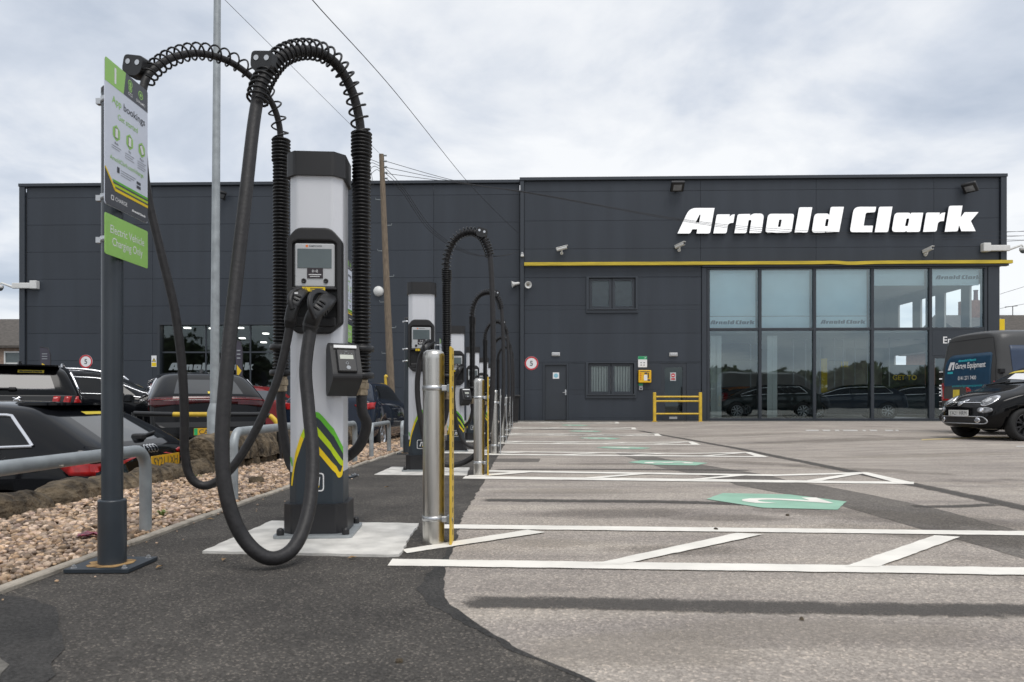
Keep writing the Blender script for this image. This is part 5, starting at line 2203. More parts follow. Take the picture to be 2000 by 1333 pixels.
scr = MB().box(-.098, .104, -.150, -.1345, 1.305, 1.530, bev=.006).build('screen_panel', M_screenp, charger)
MB().box(-.084, .090, -.1525, -.1495, 1.402, 1.502, bev=.001).build('display', M_display, scr)
st = MB().box(-.034, .046, -.1535, -.149, 1.350, 1.403).build('payment_sticker', M_pinkblack, scr)
fm = frame((1, 0, 0), (0, -1, 0), (0, -.1543, 0))
pr = MB()
for k in range(3):
    for sg in (-1, 1):
        pts = [(.006 + sg * (.004 + .005 * k) * math.cos(a) , 1.386 + (.004 + .004 * k) * math.sin(a)) for a in (-.8, -.3, .3, .8)]
        for (a, b), (c, d) in zip(pts, pts[1:]):
            pr.flat([(a - .001, b), (a + .001, b), (c + .001, d), (c - .001, d)], fm)
pr.box(-.026, .038, -.1545, -.154, 1.366, 1.370)
pr.box(-.020, .030, -.1545, -.154, 1.357, 1.360)
pr.build('sticker_print', M_ink, scr)
for x in (-.051, .061):
    MB().lathe([(.0125, 0), (.0125, .004), (.010, .007), (.007, .0065), (.004, .004)], 16, frame((1, 0, 0), (0, -1, 0), (x, -.150, 1.336))).build('button', M_cap, scr)
pr = MB()
fm = frame((1, 0, 0), (0, -1, 0), (0, -.1506, 0))
pr.text('KEMPOWER', .0085, frame((1, 0, 0), (0, -1, 0), (.008, -.1506, 1.5115)), bold=.01)
pr.flat(circle(-.036, 1.516, .0075, 6), fm, mi=1)
pr.build('maker_print', [M_inkdark, M_orange], scr)
ys_ = MB()
ys_.box(-.056, .060, -.168, -.1655, 1.279, 1.302)
yo = ys_.build('yellow_tag', M_yprint, charger)
MB().ring(circle(-.040, 1.290, .008, 10), circle(-.040, 1.290, .006, 10), 0, .0008, frame((1, 0, 0), (0, -1, 0), (0, -.1682, 0))).box(-.015, .05, -.1692, -.1684, 1.293, 1.296).box(-.015, .04, -.1692, -.1684, 1.285, 1.288).build('tag_print', M_inkdark, yo)
# payment terminal on an angled bracket at the right
pt_ = Matrix.Translation((.118, -.125, .745)) @ RZ(R(24))
MB().box(-.045, .04, -.01, .02, .02, .27, pt_, bev=.004).build('terminal_bracket', M_blackmat, charger)
prof = rnd_poly([(.0, .01, .02), (.0, .245, .02), (-.035, .272, .02), (-.075, .262, .03), (-.150, .100, .02), (-.145, .075, .02), (-.02, -.01, .03)], 3)
tm = MB()
pm = pt_ @ Matrix(((0, 0, 1, 0), (1, 0, 0, 0), (0, 1, 0, 0), (0, 0, 0, 1)))
tm.prism(prof, -.062, .088, pm)
term = tm.build('payment_terminal', M_cap, charger, bevel=.012)
d0, d1 = Vector((.013, -.083, .257)), Vector((.013, -.1525, .110))
up = (d0 - d1).normalized()
nrm = Vector((1, 0, 0)).cross(up)
if nrm.y > 0:
    nrm = -nrm
km = pt_ @ Matrix(((1, up.x, nrm.x, (d0.x + d1.x) / 2), (0, up.y, nrm.y, (d0.y + d1.y) / 2), (0, up.z, nrm.z, (d0.z + d1.z) / 2), (0, 0, 0, 1)))
MB().box(-.050, .050, -.075, .055, -.006, .008, km, bev=.006).build('keypad_plate', M_black, term)
MB().box(-.034, .034, -.004, .020, .0082, .0095, km).build('lcd', M_displaylit, term)
k = MB()
k.box(-.058, .058, .062, .078, -.004, .006, km)
k.build('card_strip', M_ink, term)
k = MB()
k.text('PAY', .006, km @ T(0, .036, .0098))
for i in range(4):
    k.flat(circle(-.026 + .018 * i, .028, .002, 8), km, z=.0098)
k.flat(circle(.004, -.052, .011, 16), km, z=.0098)
k.ring(circle(0, -.027, .008, 12), circle(0, -.027, .006, 12), .0082, .0098, km)
k.build('keypad_print', M_inkgrey, term)

# hose masts
def corrugated(z0, z1, r, ztop):
    prof = []
    p = .0195
    z = z0
    while z < z1:
        rr = r + (.0065 if z > ztop else 0)
        prof += [(rr - .014, z), (rr - .003, z + p * .2), (rr, z + p * .42), (rr - .003, z + p * .64), (rr - .014, z + p * .84)]
        z += p
    return prof


def mast(par, x, y, z0, z1, r):
    MB().lathe(corrugated(z0, z1, r, z1 - .13), 20, T(x, y, 0)).build('corrugated_hose', M_hose, par)
    for z in (z0 + .005, z0 + .150):
        MB().lathe([(r - .012, -.002), (r + .014, 0), (r + .017, .006), (r + .017, .022), (r + .012, .030), (r - .012, .031)], 22, T(x, y, z)).build('clamp_ring', M_black, par)
        sg = -1 if x > 0 else 1
        MB().box(x + sg * r * .8, x + sg * (abs(x) - .10), y - .02, y + .02, z + .002, z + .026, bev=.006).build('hose_bracket', M_black, par)
    MB().lathe([(.030, 0), (.034, -.004), (.034, -.018), (.040, -.02), (.040, -.052), (.034, -.055), (.034, -.085), (.028, -.09)], 8, T(x, y, z0), smooth=False).build('brass_fitting', M_brass, par)


def helix(par, path, n_turn, rad, wr, tail=0.0, lift_=.010):
    pts, L = resample(path, int(n_turn * 18))
    fr = frames(pts)
    out = []
    n = len(pts)
    for i, (p, (t, u, w)) in enumerate(zip(pts, fr)):
        s = i / (n - 1)
        a = 2 * PI * n_turn * (s + tail * s * s) / (1 + tail)
        r = rad[0] + (rad[1] - rad[0]) * s
        off = Vector((0, 0, lift_ * math.sin(PI * min(1, s * 1.15))))
        out.append(p + u * (r * math.cos(a)) + w * (r * math.sin(a)) + off)
    return MB().tube(out, wr, 6).build('spring', M_spring, par)


def cable(par, pts, r, name='cable', n=8):
    path = catmull(pts, n)
    return MB().tube(path, r, 14).build(name, M_rubber, par), path


def clampblock(par, p, ax, sc_=1.0):
    ax = Vector(ax).normalized()
    m = frame(ax, (ax.cross(Vector((0, 0, 1)))).normalized(), p)
    b = MB()
    b.prism(rnd_poly([(-.055, -.03, .02), (-.03, -.05, .01), (.03, -.05, .01), (.055, -.03, .02), (.055, .045, .02), (-.055, .045, .02)], 3), -.032, .032, m)
    o = b.build('cable_clamp', M_black, par, bevel=.006)
    for q in (-.027, .027):
        for w in (-1, 1):
            MB().cyl(m @ Vector((q, .012, w * .033)), m @ Vector((q, .012, w * .0345)), .013, n=12).build('clamp_bolt', M_bolt, o)


common = [c for c in charger.children]


def L1(px, py, Y):
    return C1I @ P(px, py, Y)


# ---- the parts shared with the other chargers end here: keep a bare copy for them
bare = dup(charger, (CX1, CY1, 0), CRZ)

# right mast and arm of the nearest charger
mr = C1I @ Vector(((706 - CX) / F * 3.90, 3.90, 0))
mast(charger, mr.x, mr.y, .835, 2.165, .0515)
arc = [mr + Vector((0, 0, 2.12)), L1(702, 235, 3.89), L1(688, 180, 3.86), L1(662, 132, 3.80), L1(628, 106, 3.72), L1(588, 100, 3.62), L1(551, 112, 3.53), L1(525, 140, 3.46), L1(508, 172, 3.41), L1(502, 200, 3.39)]
hang = [L1(493, 262, 3.35), L1(480, 380, 3.27), L1(464, 520, 3.19), L1(447, 680, 3.10), L1(434, 850, 3.03), L1(441, 960, 3.0), L1(472, 1046, 3.0), L1(522, 1090, 3.02), L1(572, 1072, 3.10), L1(602, 1000, 3.22), L1(611, 900, 3.34), L1(603, 800, 3.43), L1(597, 720, 3.48), L1(606, 648, 3.53)]
pa = catmull(arc + hang, 8)
na = 9 * 8
rads = [.0235 + .005 * min(1, i / na) if i < na else min(.0305, .0285 + .0015 * (i - na) / 20) for i in range(len(pa))]
MB().tube(pa, rads, 16).build('cable', M_rubber, charger)
helix(charger, catmull(arc, 10), 29, (.047, .048), .0062, .9)
clampblock(charger, L1(517, 124, 3.44), (.95, -.25, -.1))
# cable returning into the column behind the right mast
cable(charger, [mr + Vector((0, 0, .76)), mr + Vector((.004, 0, .66)), L1(716, 830, 3.93), L1(704, 868, 3.96), L1(682, 890, 3.99), Vector((.10, .09, .40))], .029)
# left mast, thinner cable
ml = C1I @ Vector(((549 - CX) / F * 4.12, 4.12, 0))
mast(charger, ml.x, ml.y, .86, 2.215, .0475)
arc2 = [ml + Vector((0, 0, 2.17)), L1(545, 243, 4.10), L1(530, 200, 4.05), L1(498, 158, 3.96), L1(450, 122, 3.84), L1(392, 105, 3.70), L1(340, 112, 3.58), L1(302, 134, 3.48), L1(284, 158, 3.43)]
hang2 = [L1(277, 200, 3.41), L1(279, 290, 3.40), L1(289, 385, 3.41), L1(316, 500, 3.42), L1(340, 600, 3.44), L1(354, 700, 3.46), L1(360, 800, 3.48), L1(361, 885, 3.50), L1(374, 935, 3.52), L1(408, 948, 3.54), L1(455, 912, 3.56), L1(505, 830, 3.58), L1(545, 732, 3.60), L1(567, 634, 3.61)]
pa = catmull(arc2 + hang2, 8)
MB().tube(pa, [.0175 + .0035 * min(1, max(0, (i - 50) / 60)) for i in range(len(pa))], 14).build('cable', M_rubber, charger)
helix(charger, catmull(arc2, 10), 21, (.044, .038), .0050, .5, .016)
clampblock(charger, L1(268, 132, 3.45), (.9, -.3, -.2))
cable(charger, [ml + Vector((0, 0, .78)), ml + Vector((0, 0, .66)), ml + Vector((.03, -.01, .45)), ml + Vector((.08, -.04, .33)), Vector((-.06, .10, .34))], .026)


def sqtube(mb, path, rr, wx=1.0, n=20, ex=3.6):
    fr = frames(path)
    b = []
    for p, (t, u, w), q in zip(path, fr, rr):
        for k in range(n):
            a = 2 * PI * k / n
            c, s_ = math.cos(a), math.sin(a)
            b.append(p + u * (q * math.copysign(abs(c) ** (2 / ex), c)) + w * (q * wx * math.copysign(abs(s_) ** (2 / ex), s_)))
    fs = [(i * n + k, i * n + (k + 1) % n, (i + 1) * n + (k + 1) % n, (i + 1) * n + k) for i in range(len(path) - 1) for k in range(n)]
    mb.add(b, fs, None, 0, True)
    mb.add(b[:n], [list(range(n))[::-1]])
    mb.add(b[-n:], [list(range(n))])
    return mb


def connector(par, pts, rs, label_at=None, guard=None, ribs=True):
    path = catmull(pts, 6)
    k = len(pts) - 1
    rr = []
    for i in range(len(path)):
        t = i / 6
        j = min(int(t), k - 1)
        rr.append(rs[j] + (rs[j + 1] - rs[j]) * (t - j))
    o = sqtube(MB(), path, [r * .86 for r in rr], .92).build('charging_plug', M_black, par)
    c = path[5:8]
    MB().tube(c, rr[5] * 1.0, 18).build('plug_collar', M_cap, o)
    if ribs:
        for i in (15, 17, 19):
            sqtube(MB(), path[i:i + 2], [rr[i] * .90] * 2, .94).build('grip_rib', M_blackmat, o)
    if guard:
        g_ = catmull(guard, 5)
        sqtube(MB(), g_, [.0125] * len(g_), .8, 12).build('trigger_guard', M_cap, o)
    if label_at:
        a, w, h_ = label_at
        MB().box(a.x - w / 2, a.x + w / 2, a.y - .003, a.y + .003, a.z - h_ / 2, a.z + h_ / 2).build('plug_label', M_ink, o)
    return o


connector(charger, [L1(605, 650, 3.53), L1(607, 636, 3.53), L1(613, 618, 3.52), L1(624, 604, 3.54), L1(635, 592, 3.60), L1(641, 586, 3.74)], [.035, .042, .044, .043, .050, .048],
          None, [L1(615, 622, 3.49), L1(606, 600, 3.46), L1(607, 580, 3.48), L1(617, 570, 3.55), L1(634, 573, 3.62), L1(643, 584, 3.68)])
connector(charger, [L1(566, 640, 3.61), L1(568, 624, 3.60), L1(572, 606, 3.60), L1(579, 590, 3.61), L1(588, 577, 3.66), L1(600, 572, 3.76)], [.027, .034, .036, .033, .037, .036],
          (L1(576, 573, 3.60), .030, .010), [L1(571, 604, 3.57), L1(566, 586, 3.57), L1(573, 570, 3.61), L1(588, 566, 3.68)])

# ---- second charger: one mast whose arm swings towards the bays
C2 = Vector((-1.012, 7.70, g(-1, 7.7)))
bare.location = C2
bare['label'] = 'second charging post, its screen half hidden behind the front bollard'
C2I = (Matrix.Translation(C2) @ RZ(CRZ)).inverted()


def L2(px, py, Y):
    return C2I @ P(px, py, Y)


m2 = C2I @ Vector(((872.5 - CX) / F * 7.72, 7.72, 0))
mast(bare, m2.x, m2.y, .86, 2.165, .0515)
arc = [m2 + Vector((0, 0, 2.12)), L2(872, 512, 7.70), L2(878, 488, 7.68), L2(889, 468, 7.65), L2(905, 457, 7.62), L2(924, 454, 7.58), L2(941, 463, 7.55), L2(951, 480, 7.53), L2(957, 500, 7.52)]
hang = [L2(961, 560, 7.50), L2(963, 640, 7.48), L2(963, 720, 7.47), L2(960, 790, 7.46), L2(952, 850, 7.46), L2(932, 885, 7.46), L2(905, 904, 7.46), L2(878, 909, 7.46), L2(852, 900, 7.46), L2(833, 870, 7.46), L2(820, 810, 7.46), L2(815, 755, 7.46), L2(820, 705, 7.44), L2(826, 690, 7.42)]
pa = catmull(arc + hang, 6)
MB().tube(pa, .0285, 12).build('cable', M_rubber, bare)
helix(bare, catmull(arc, 8), 25, (.048, .046), .0062, .35)
clampblock(bare, L2(941, 455, 7.53), (.9, -.1, -.3))
cable(bare, [m2 + Vector((0, 0, .78)), m2 + Vector((.0, 0, .62)), m2 + Vector((-.05, .02, .45)), Vector((.10, .09, .38))], .027)
connector(bare, [L2(825, 694, 7.42), L2(828, 684, 7.42), L2(833, 676, 7.45), L2(838, 672, 7.52), L2(842, 670, 7.60)], [.034, .042, .042, .046, .046], None, [L2(829, 682, 7.38), L2(827, 672, 7.38), L2(833, 667, 7.44), L2(841, 668, 7.52)])

nmc = ['third', 'fourth', 'fifth', 'sixth']
chargers = [charger, bare]
for k in range(4):
    y = 7.70 + 3.82 * (k + 1)
    x = -1.012 + .042 * (k + 1)
    chargers.append(dup(bare, (x, y, g(x, y)), CRZ, '%s charging post counted from the front of the row' % nmc[k]))

# concrete pads under the chargers
pad0 = None
for k, c in enumerate(chargers):
    x, y = c.location.x + .04, c.location.y - .10
    if pad0 is None:
        q = [Vector((a, b)) for a, b in ((-.452, -.40), (.478, -.475), (.455, .375), (-.425, .46))]
        e = []
        for i in range(4):
            for t in range(14):
                p = q[i].lerp(q[(i + 1) % 4], t / 14)
                e.append((p.x + random.uniform(-.006, .006), p.y + random.uniform(-.008, .008)))
        mb = MB()
        mb.prism(e, -.06, PADT)
        pad0 = mb.build('concrete_pad', M_concrete)
        o = pad0
    else:
        o = bpy.data.objects.new('concrete_pad', pad0.data)
        COL.objects.link(o)
    o.location = (x, y, c.location.z)
    tag(o, 'pale concrete pad under the %s charging post' % (['nearest', 'second'] + nmc)[k], 'concrete pad', 'concrete pads under the chargers')

# ================================================================ SIGN POSTS
SX, SY = -1.735, 3.08
sp = thing('bay_sign_post', 'dark post carrying app bookings sign number 1 and green charging notice', 'sign', (SX, SY, 0), 0, 'numbered bay signs on posts')
bpz = MB()
bpz.prism(rnd_poly([(-.135, -.125, .008), (.135, -.125, .008), (.135, .125, .008), (-.135, .125, .008)]), .006, .020)
bpo = bpz.build('base_plate', M_postpaint, sp, bevel=.002)
rs = MB()
rs.flat([(.092 * math.cos(a) * (1 + .3 * noise.noise(Vector((math.cos(a) * 2, math.sin(a) * 2, 1)))), .088 * math.sin(a) * (1 + .3 * noise.noise(Vector((math.cos(a) * 2, math.sin(a) * 2, 4))))) for a in [2 * PI * i / 40 for i in range(40)]], T(0, -.01, .0215))
rs.build('rust_stain', M_rust, bpo)
for sx in (-1, 1):
    for sy in (-1, 1):
        b = MB().lathe([(.013, 0), (.013, .002), (.009, .003), (.009, .010), (.005, .0105), (.005, .014)], 6, T(sx * .105, sy * .098, .020), smooth=False)
        b.build('bolt', M_bolt, bpo)
MB().cyl((0, 0, .02), (0, 0, .288), .056, n=28).lathe([(.056, .288), (.053, .293), (.040, .294)], 28).build('sleeve', M_postpaint, sp)
MB().cyl((0, 0, .28), (0, 0, 2.03), .042, n=24).build('post', M_postpaint, sp)
MB().lathe([(.043, 2.03), (.043, 2.05), (.035, 2.06), (.002, 2.064)], 20).build('post_cap', M_cap, sp)
for z in (2.0, 1.585, 1.405):
    m = MB()
    m.lathe([(.0425, -.012), (.0455, -.012), (.0455, .012), (.0425, .012)], 20, T(0, 0, z))
    m.box(.03, .052, -.05, .05, z - .013, z + .013)
    m.box(-.065, -.043, -.012, .012, z - .012, z + .012)
    m.build('post_clip', M_bolt, sp)
SF = .058                                    # sign face distance in front of the post centre
SM = frame((0, 1, 0), (1, 0, 0), (SF, .012, 0))     # text runs along +Y, faces +X


def sgn(py, left=True):
    Y = 2.925
    return CH + (HY - py) * Y / F


zt_, zb_s = 2.124, 1.522
pan = MB().prism(rnd_poly([(-.17, zb_s, .014), (.17, zb_s, .014), (.17, zt_, .014), (-.17, zt_, .014)]), -.003, 0, SM).build('sign_panel', M_signwhite, sp)


def strip(name, polys, M, z=.0006, par=None):
    m = MB()
    for q in polys:
        m.flat(q, SM, z=z)
    return m.build(name, M, par or pan)


ht = zt_ - .098
strip('charcoal_header', [rnd_poly([(-.03, ht), (.17, ht), (.17, zt_, .014), (-.012, zt_)])], M_signdark)
strip('green_corner', [rnd_poly([(-.17, ht), (-.03, ht), (-.012, zt_), (-.17, zt_, .014)])], M_signgreen)
base_top = zb_s + .108
strip('charcoal_footer', [[(-.17, zb_s + .012), (-.158, zb_s), (.158, zb_s), (.17, zb_s + .012), (.17, base_top - .030), (-.098, base_top - .030), (-.168, base_top + .045), (-.17, base_top + .045)]], M_signdark)
strip('footer_stripe', [[(-.11, base_top), (.17, base_top), (.17, base_top + .009), (-.115, base_top + .009)]], M_green, .0012)
strip('footer_stripe', [[(-.107, base_top - .008), (.17, base_top - .008), (.17, base_top), (-.11, base_top)], [(-.10, base_top - .026), (.17, base_top - .026), (.17, base_top - .018), (-.104, base_top - .018)]], M_signdark, .0012)
strip('footer_stripe', [[(-.104, base_top - .018), (.17, base_top - .018), (.17, base_top - .008), (-.107, base_top - .008)]], M_lime, .0014)
strip('footer_stripe', [[(-.098, base_top - .038), (.17, base_top - .038), (.17, base_top - .026), (-.100, base_top - .026)], [(-.098, base_top - .038), (-.092, base_top - .026), (-.167, base_top + .048), (-.17, base_top + .040)]], M_yprint, .0016)
m = MB()
m.text('App', .030, SM @ T(-.118, ht - .070, .0008), align='LEFT', bold=.012)
m.build('lettering', M_signgreen, pan)
m = MB()
m.text('Get started', .024, SM @ T(.005, ht - .125, .0008), bold=.004)
m.build('lettering', M_signgreen, pan)
m = MB()
m.text('ArnoldClark.com/charge', .0185, SM @ T(0, base_top + .088, .0008), bold=.004, width=.265)
m.build('green_lettering', M_signgreen, pan)
m = MB()
m.text('bookings', .030, SM @ T(-.032, ht - .070, .0008), align='LEFT', bold=.012, width=.175)
for x, w in ((-.085, 'Book'), (.018, 'Pay'), (.118, 'Plug in')):
    m.text(w, .009, SM @ T(x, base_top + .160, .0008), bold=.01)
    for k in range(2 if x < 0 else 3 if x < .1 else 4):
        m.box(x - .036, x + .036 - .012 * (k % 2), base_top + .149 - .010 * k, base_top + .1505 - .010 * k, .0007, .001, SM)
m.box(-.080, -.062, base_top + .046, base_top + .070, .0007, .0012, SM)
m.box(.075, .108, base_top + .045, base_top + .057, .0007, .0012, SM)
m.box(.075, .108, base_top + .027, base_top + .039, .0007, .0012, SM)
for k, w in enumerate((.12, .105, .08)):
    m.box(-.052, -.052 + w, base_top + .062 - .010 * k, base_top + .0635 - .010 * k, .0007, .001, SM)
m.build('dark_lettering', M_inkdark, pan)
for x in (-.085, .018, .118):
    MB().flat(circle(x, base_top + .208, .031, 6, .034, PI / 2), SM, z=.0008).build('green_hexagon', M_signgreen, pan)
m = MB()
for x, r_ in ((-.085, 0), (.018, 0), (.118, .5)):
    mm_ = SM @ T(x, base_top + .208, .0012) @ RZ(r_)
    m.flat(rrect(-.012, .012, -.022, .022, .003), mm_, mi=1)
    m.flat(rrect(-.010, .010, -.019, .019, .002), mm_, z=.0004)
m.build('hexagon_icon', [M_ink, M_inkdark], pan)
m = MB()
m.text('CCS', .0135, SM @ T(.022, ht + .014, .0012), bold=.006)
m.build('lettering', M_ink, pan)
m = MB()
m.text('CHAdeMO', .0115, SM @ T(.108, ht + .014, .0012), bold=.004)
m.build('lettering', M_ink, pan)
m = MB()
m.text('CHARGE', .0165, SM @ T(-.095, zb_s + .030, .0012), align='LEFT', bold=.004)
m.ring(rrect(-.125, -.105, zb_s + .028, zb_s + .048, .004), rrect(-.122, -.108, zb_s + .031, zb_s + .045, .003), .0008, .0014, SM)
m.build('lettering', M_ink, pan)
m = MB()
v, f = logo_data(.115)
m.add(v, f, SM @ T(.092, zb_s + .026, .0012))
m.build('white_lettering', M_ink, pan)
m = MB()
for (x, z, r_) in ((.022, ht + .066, .017), (.022, ht + .044, .014), (.108, ht + .053, .019)):
    m.ring(circle(x, z, r_, 18), circle(x, z, r_ - .004, 18), .0008, .0014, SM)
    m.flat(circle(x, z, r_ * .45, 12), SM, z=.0012)
m.build('socket_icon', M_signgreen, pan)
gs = MB().prism(rnd_poly([(-.167, 1.318, .010), (.172, 1.318, .010), (.172, 1.487, .010), (-.167, 1.487, .010)]), -.003, 0, SM).build('green_sign', M_signgreen, sp)
m = MB()
m.text('Electric Vehicle', .034, SM @ T(.004, 1.412, .0006), bold=.0, width=.268)
m.text('Charging Only', .034, SM @ T(.004, 1.362, .0006), bold=.0, width=.240)
m.build('white_lettering', M_ink, gs)
signs = [sp]
for k in range(1, 5):
    y = SY + 3.87 * k
    x = SX + .043 * k
    signs.append(dup(sp, (x, y, g(x, y)), 0, 'dark post carrying app bookings sign number %d behind the %s charging post' % (k + 1, ['second', 'third', 'fourth', 'fifth'][k - 1])))
for k, s_ in enumerate(signs):
    m = MB().text(str(k + 1), .062, SM @ T(-.094, ht + .018, .0012), bold=.03)
    pp = [c for c in s_.children if c.name.startswith('sign_panel')][0]
    m.build('bay_numeral', M_ink, pp)

# ================================================================ BOLLARDS
bol = thing('steel_bollard', 'nearest stainless bollard with yellow slotted strip in front of the first hatching', 'bollard', (-.414, 3.60, 0), 0, 'stainless bollards along the bays')
MB().cyl((0, 0, -.02), (0, 0, .925), .0545, n=36).lathe([(.0545, .925), (.0545, .945), (.050, .960), (.036, .970), (.002, .974)], 36).build('bollard_tube', M_stainless, bol)
for z in (.13, .86 - .08):
    m = MB()
    m.lathe([(.055, -.013), (.0575, -.012), (.0575, .012), (.055, .013)], 36, T(0, 0, z))
    m.box(.045, .072, -.055, -.030, z - .014, z + .014, bev=.003)
    bo_ = m.build('clamp_band', M_bolt, bol)
    m = MB()
    m.cyl((.05, -.043, z), (.10, -.043, z), .008, n=10)
    m.box(.072, .088, -.055, .0, z - .02, z + .02, bev=.003)
    m.build('clamp_bolt', M_galvdark, bo_)
m = MB()
m.box(.085, .096, -.07, .065, .005, .985, bev=.003)
so = m.build('yellow_strip', M_yel, bol)
slot = MB().box(.0840, .0970, -.012, .012, 0, .026)
for k in range(17):
    if k == 0:
        s0_ = slot.build('strip_slot', M_blackmat, so)
        q = s0_
    else:
        q = s0_.copy()
        COL.objects.link(q)
    q.location = (0, 0, .045 + .055 * k)
for k in range(1, 6):
    y = 3.60 + 3.72 * k - .14
    x = -.414 + .043 * k
    nb = dup(bol, (x, y, g(x, y)), 0, '%s stainless bollard counted from the front of the row' % ['second', 'third', 'fourth', 'fifth', 'sixth'][k - 1])
    if k > 1:                       # the farther strips are plain grey
        for c in nb.children:
            if c.name.startswith('yellow_strip'):
                c.name = 'grey_strip'
                c.material_slots[0].link = 'OBJECT'
                c.material_slots[0].material = M_greypl

# ================================================================ HOOP BARRIERS
def hoop_path(L, h, r=.10):
    pts = [Vector((0, 0, -.05))]
    pts.append(Vector((0, 0, h - r)))
    for i in range(1, 9):
        a = PI / 2 * i / 8
        pts.append(Vector((0, r - r * math.cos(a), h - r + r * math.sin(a))))
    for i in range(0, 9):
        a = PI / 2 * i / 8
        pts.append(Vector((0, L - r + r * math.sin(a), h - r + r * math.cos(a))))
    pts.append(Vector((0, L, -.05)))
    return pts


hp = MB().tube(hoop_path(1.42, .455), .0305, 14).build('hoop_barrier', M_galv)
hp.location = (-1.985, 2.42, 0)
tag(hp, 'nearest galvanised hoop barrier running off the left edge of the picture', 'barrier', 'galvanised hoop barriers in the gravel')
nm2 = ['second galvanised hoop barrier, directly behind the hanging cable', 'third galvanised hoop barrier, mostly hidden behind the nearest charger', 'fourth galvanised hoop barrier, just right of the nearest charger', 'fifth galvanised hoop barrier left of the second charger']
for k, (y0, y1, h_) in enumerate(((5.0, 6.37, .50), (7.35, 8.70, .48), (9.62, 10.95, .46), (12.1, 13.5, .46))):
    o = hp.copy()
    COL.objects.link(o)
    o.location = (-2.0 + .006 * y0, y0, g(-2, y0))
    o.scale = (1, (y1 - y0) / 1.42, h_ / .455)
    o['label'] = nm2[k]
m = MB()
for k in range(14):
    a = random.uniform(-.6, .6)
    m.add([(random.uniform(-.02, .02), 0, 0)] * 0, [])
# bird dirt on the nearest rail
bd_ = MB()
for k in range(7):
    y = .55 + random.uniform(-.1, .12)
    a = R(60) + random.uniform(-.6, .6)
    s_ = random.uniform(.006, .014)
    bd_.add([(.0312 * math.cos(a) + s_ * q[0] * math.sin(a), y + s_ * q[1] * 2, .4245 + .0312 * math.sin(a) - s_ * q[0] * math.cos(a)) for q in ((-1, -.5), (.4, -1), (1, .3), (-.2, 1))], [(0, 1, 2, 3)])
bd_.build('dried_splash', M_edging, hp)

# yellow and black tubular barrier in the lower car park
yb = thing('striped_barrier', 'yellow and black tubular hoop barrier behind the lamp post', 'barrier', tuple(P(410, 812, 8.75)), 0)
o_ = Vector(yb.location)
pa = catmull([P(262, 808, 8.75), P(345, 810, 8.75), P(480, 810, 8.75), P(520, 811, 8.75), P(535, 819, 8.75), P(544, 838, 8.75), P(546, 880, 8.75), P(546, 960, 8.75)], 8)
pa = [p - o_ for p in pa]
cuts = [(0, .0), ]
pp, Lp = resample(pa, 121)
xcut = [P(x, 810, 8.75).x - o_.x for x in (338, 415, 527)]
seg, cur, idx = [], [], 0
for p in pp:
    cur.append(p)
    if idx < 3 and p.x > xcut[idx]:
        seg.append(cur)
        cur = [p]
        idx += 1
kz = P(0, 838, 8.75).z - o_.z
low = [p for p in cur if p.z < kz]
hi_ = [p for p in cur if p.z >= kz] + low[:1]
seg += [hi_, low]
for i, s_ in enumerate(seg):
    MB().tube(s_, .030, 12).build('painted_band', M_yel if i in (1, 3) else M_black, yb)
MB().cyl(P(262, 893, 8.75) - o_, P(385, 893, 8.75) - o_, .030, n=12).build('painted_band', M_yel, yb)
MB().cyl(P(385, 893, 8.75) - o_, P(546, 893, 8.75) - o_, .030, n=12).build('painted_band', M_black, yb)
MB().cyl(P(262, 806, 8.75) - o_, P(262, 960, 8.75) - o_, .030, n=12).build('painted_band', M_black, yb)


# ================================================================ VEHICLES
# local axes: +X forward, +Y the car's left, Z up, origin on the ground under its middle
REARF = lambda x=0: frame((0, -1, 0), (-1, 0, 0), (x, 0, 0))      # seen from behind: a = -Y, b = Z
FRONTF = lambda x=0: frame((0, 1, 0), (1, 0, 0), (x, 0, 0))
LEFTF = frame((-1, 0, 0), (0, 1, 0))
RIGHTF = frame((1, 0, 0), (0, -1, 0))
TOPF = frame((1, 0, 0), (0, 0, 1))


def half_ring(s):
    xl, xm, xt, w, wt, zb, zs, zr = s
    x6 = xm + (xt - xm) * .84
    return [(xl, 0, zb), (xl, .80 * w, zb), (xl, .955 * w, zb + .10 * (zs - zb) + .03), (xl * .5 + xm * .5, w, zb + .55 * (zs - zb)), (xm, .985 * w, zs - .07 * (zs - zb)),
            (xm, .945 * w, zs), (x6, wt, zs + .84 * (zr - zs)), (xt, .80 * wt, zs + .965 * (zr - zs)), (xt, 0, zr)]


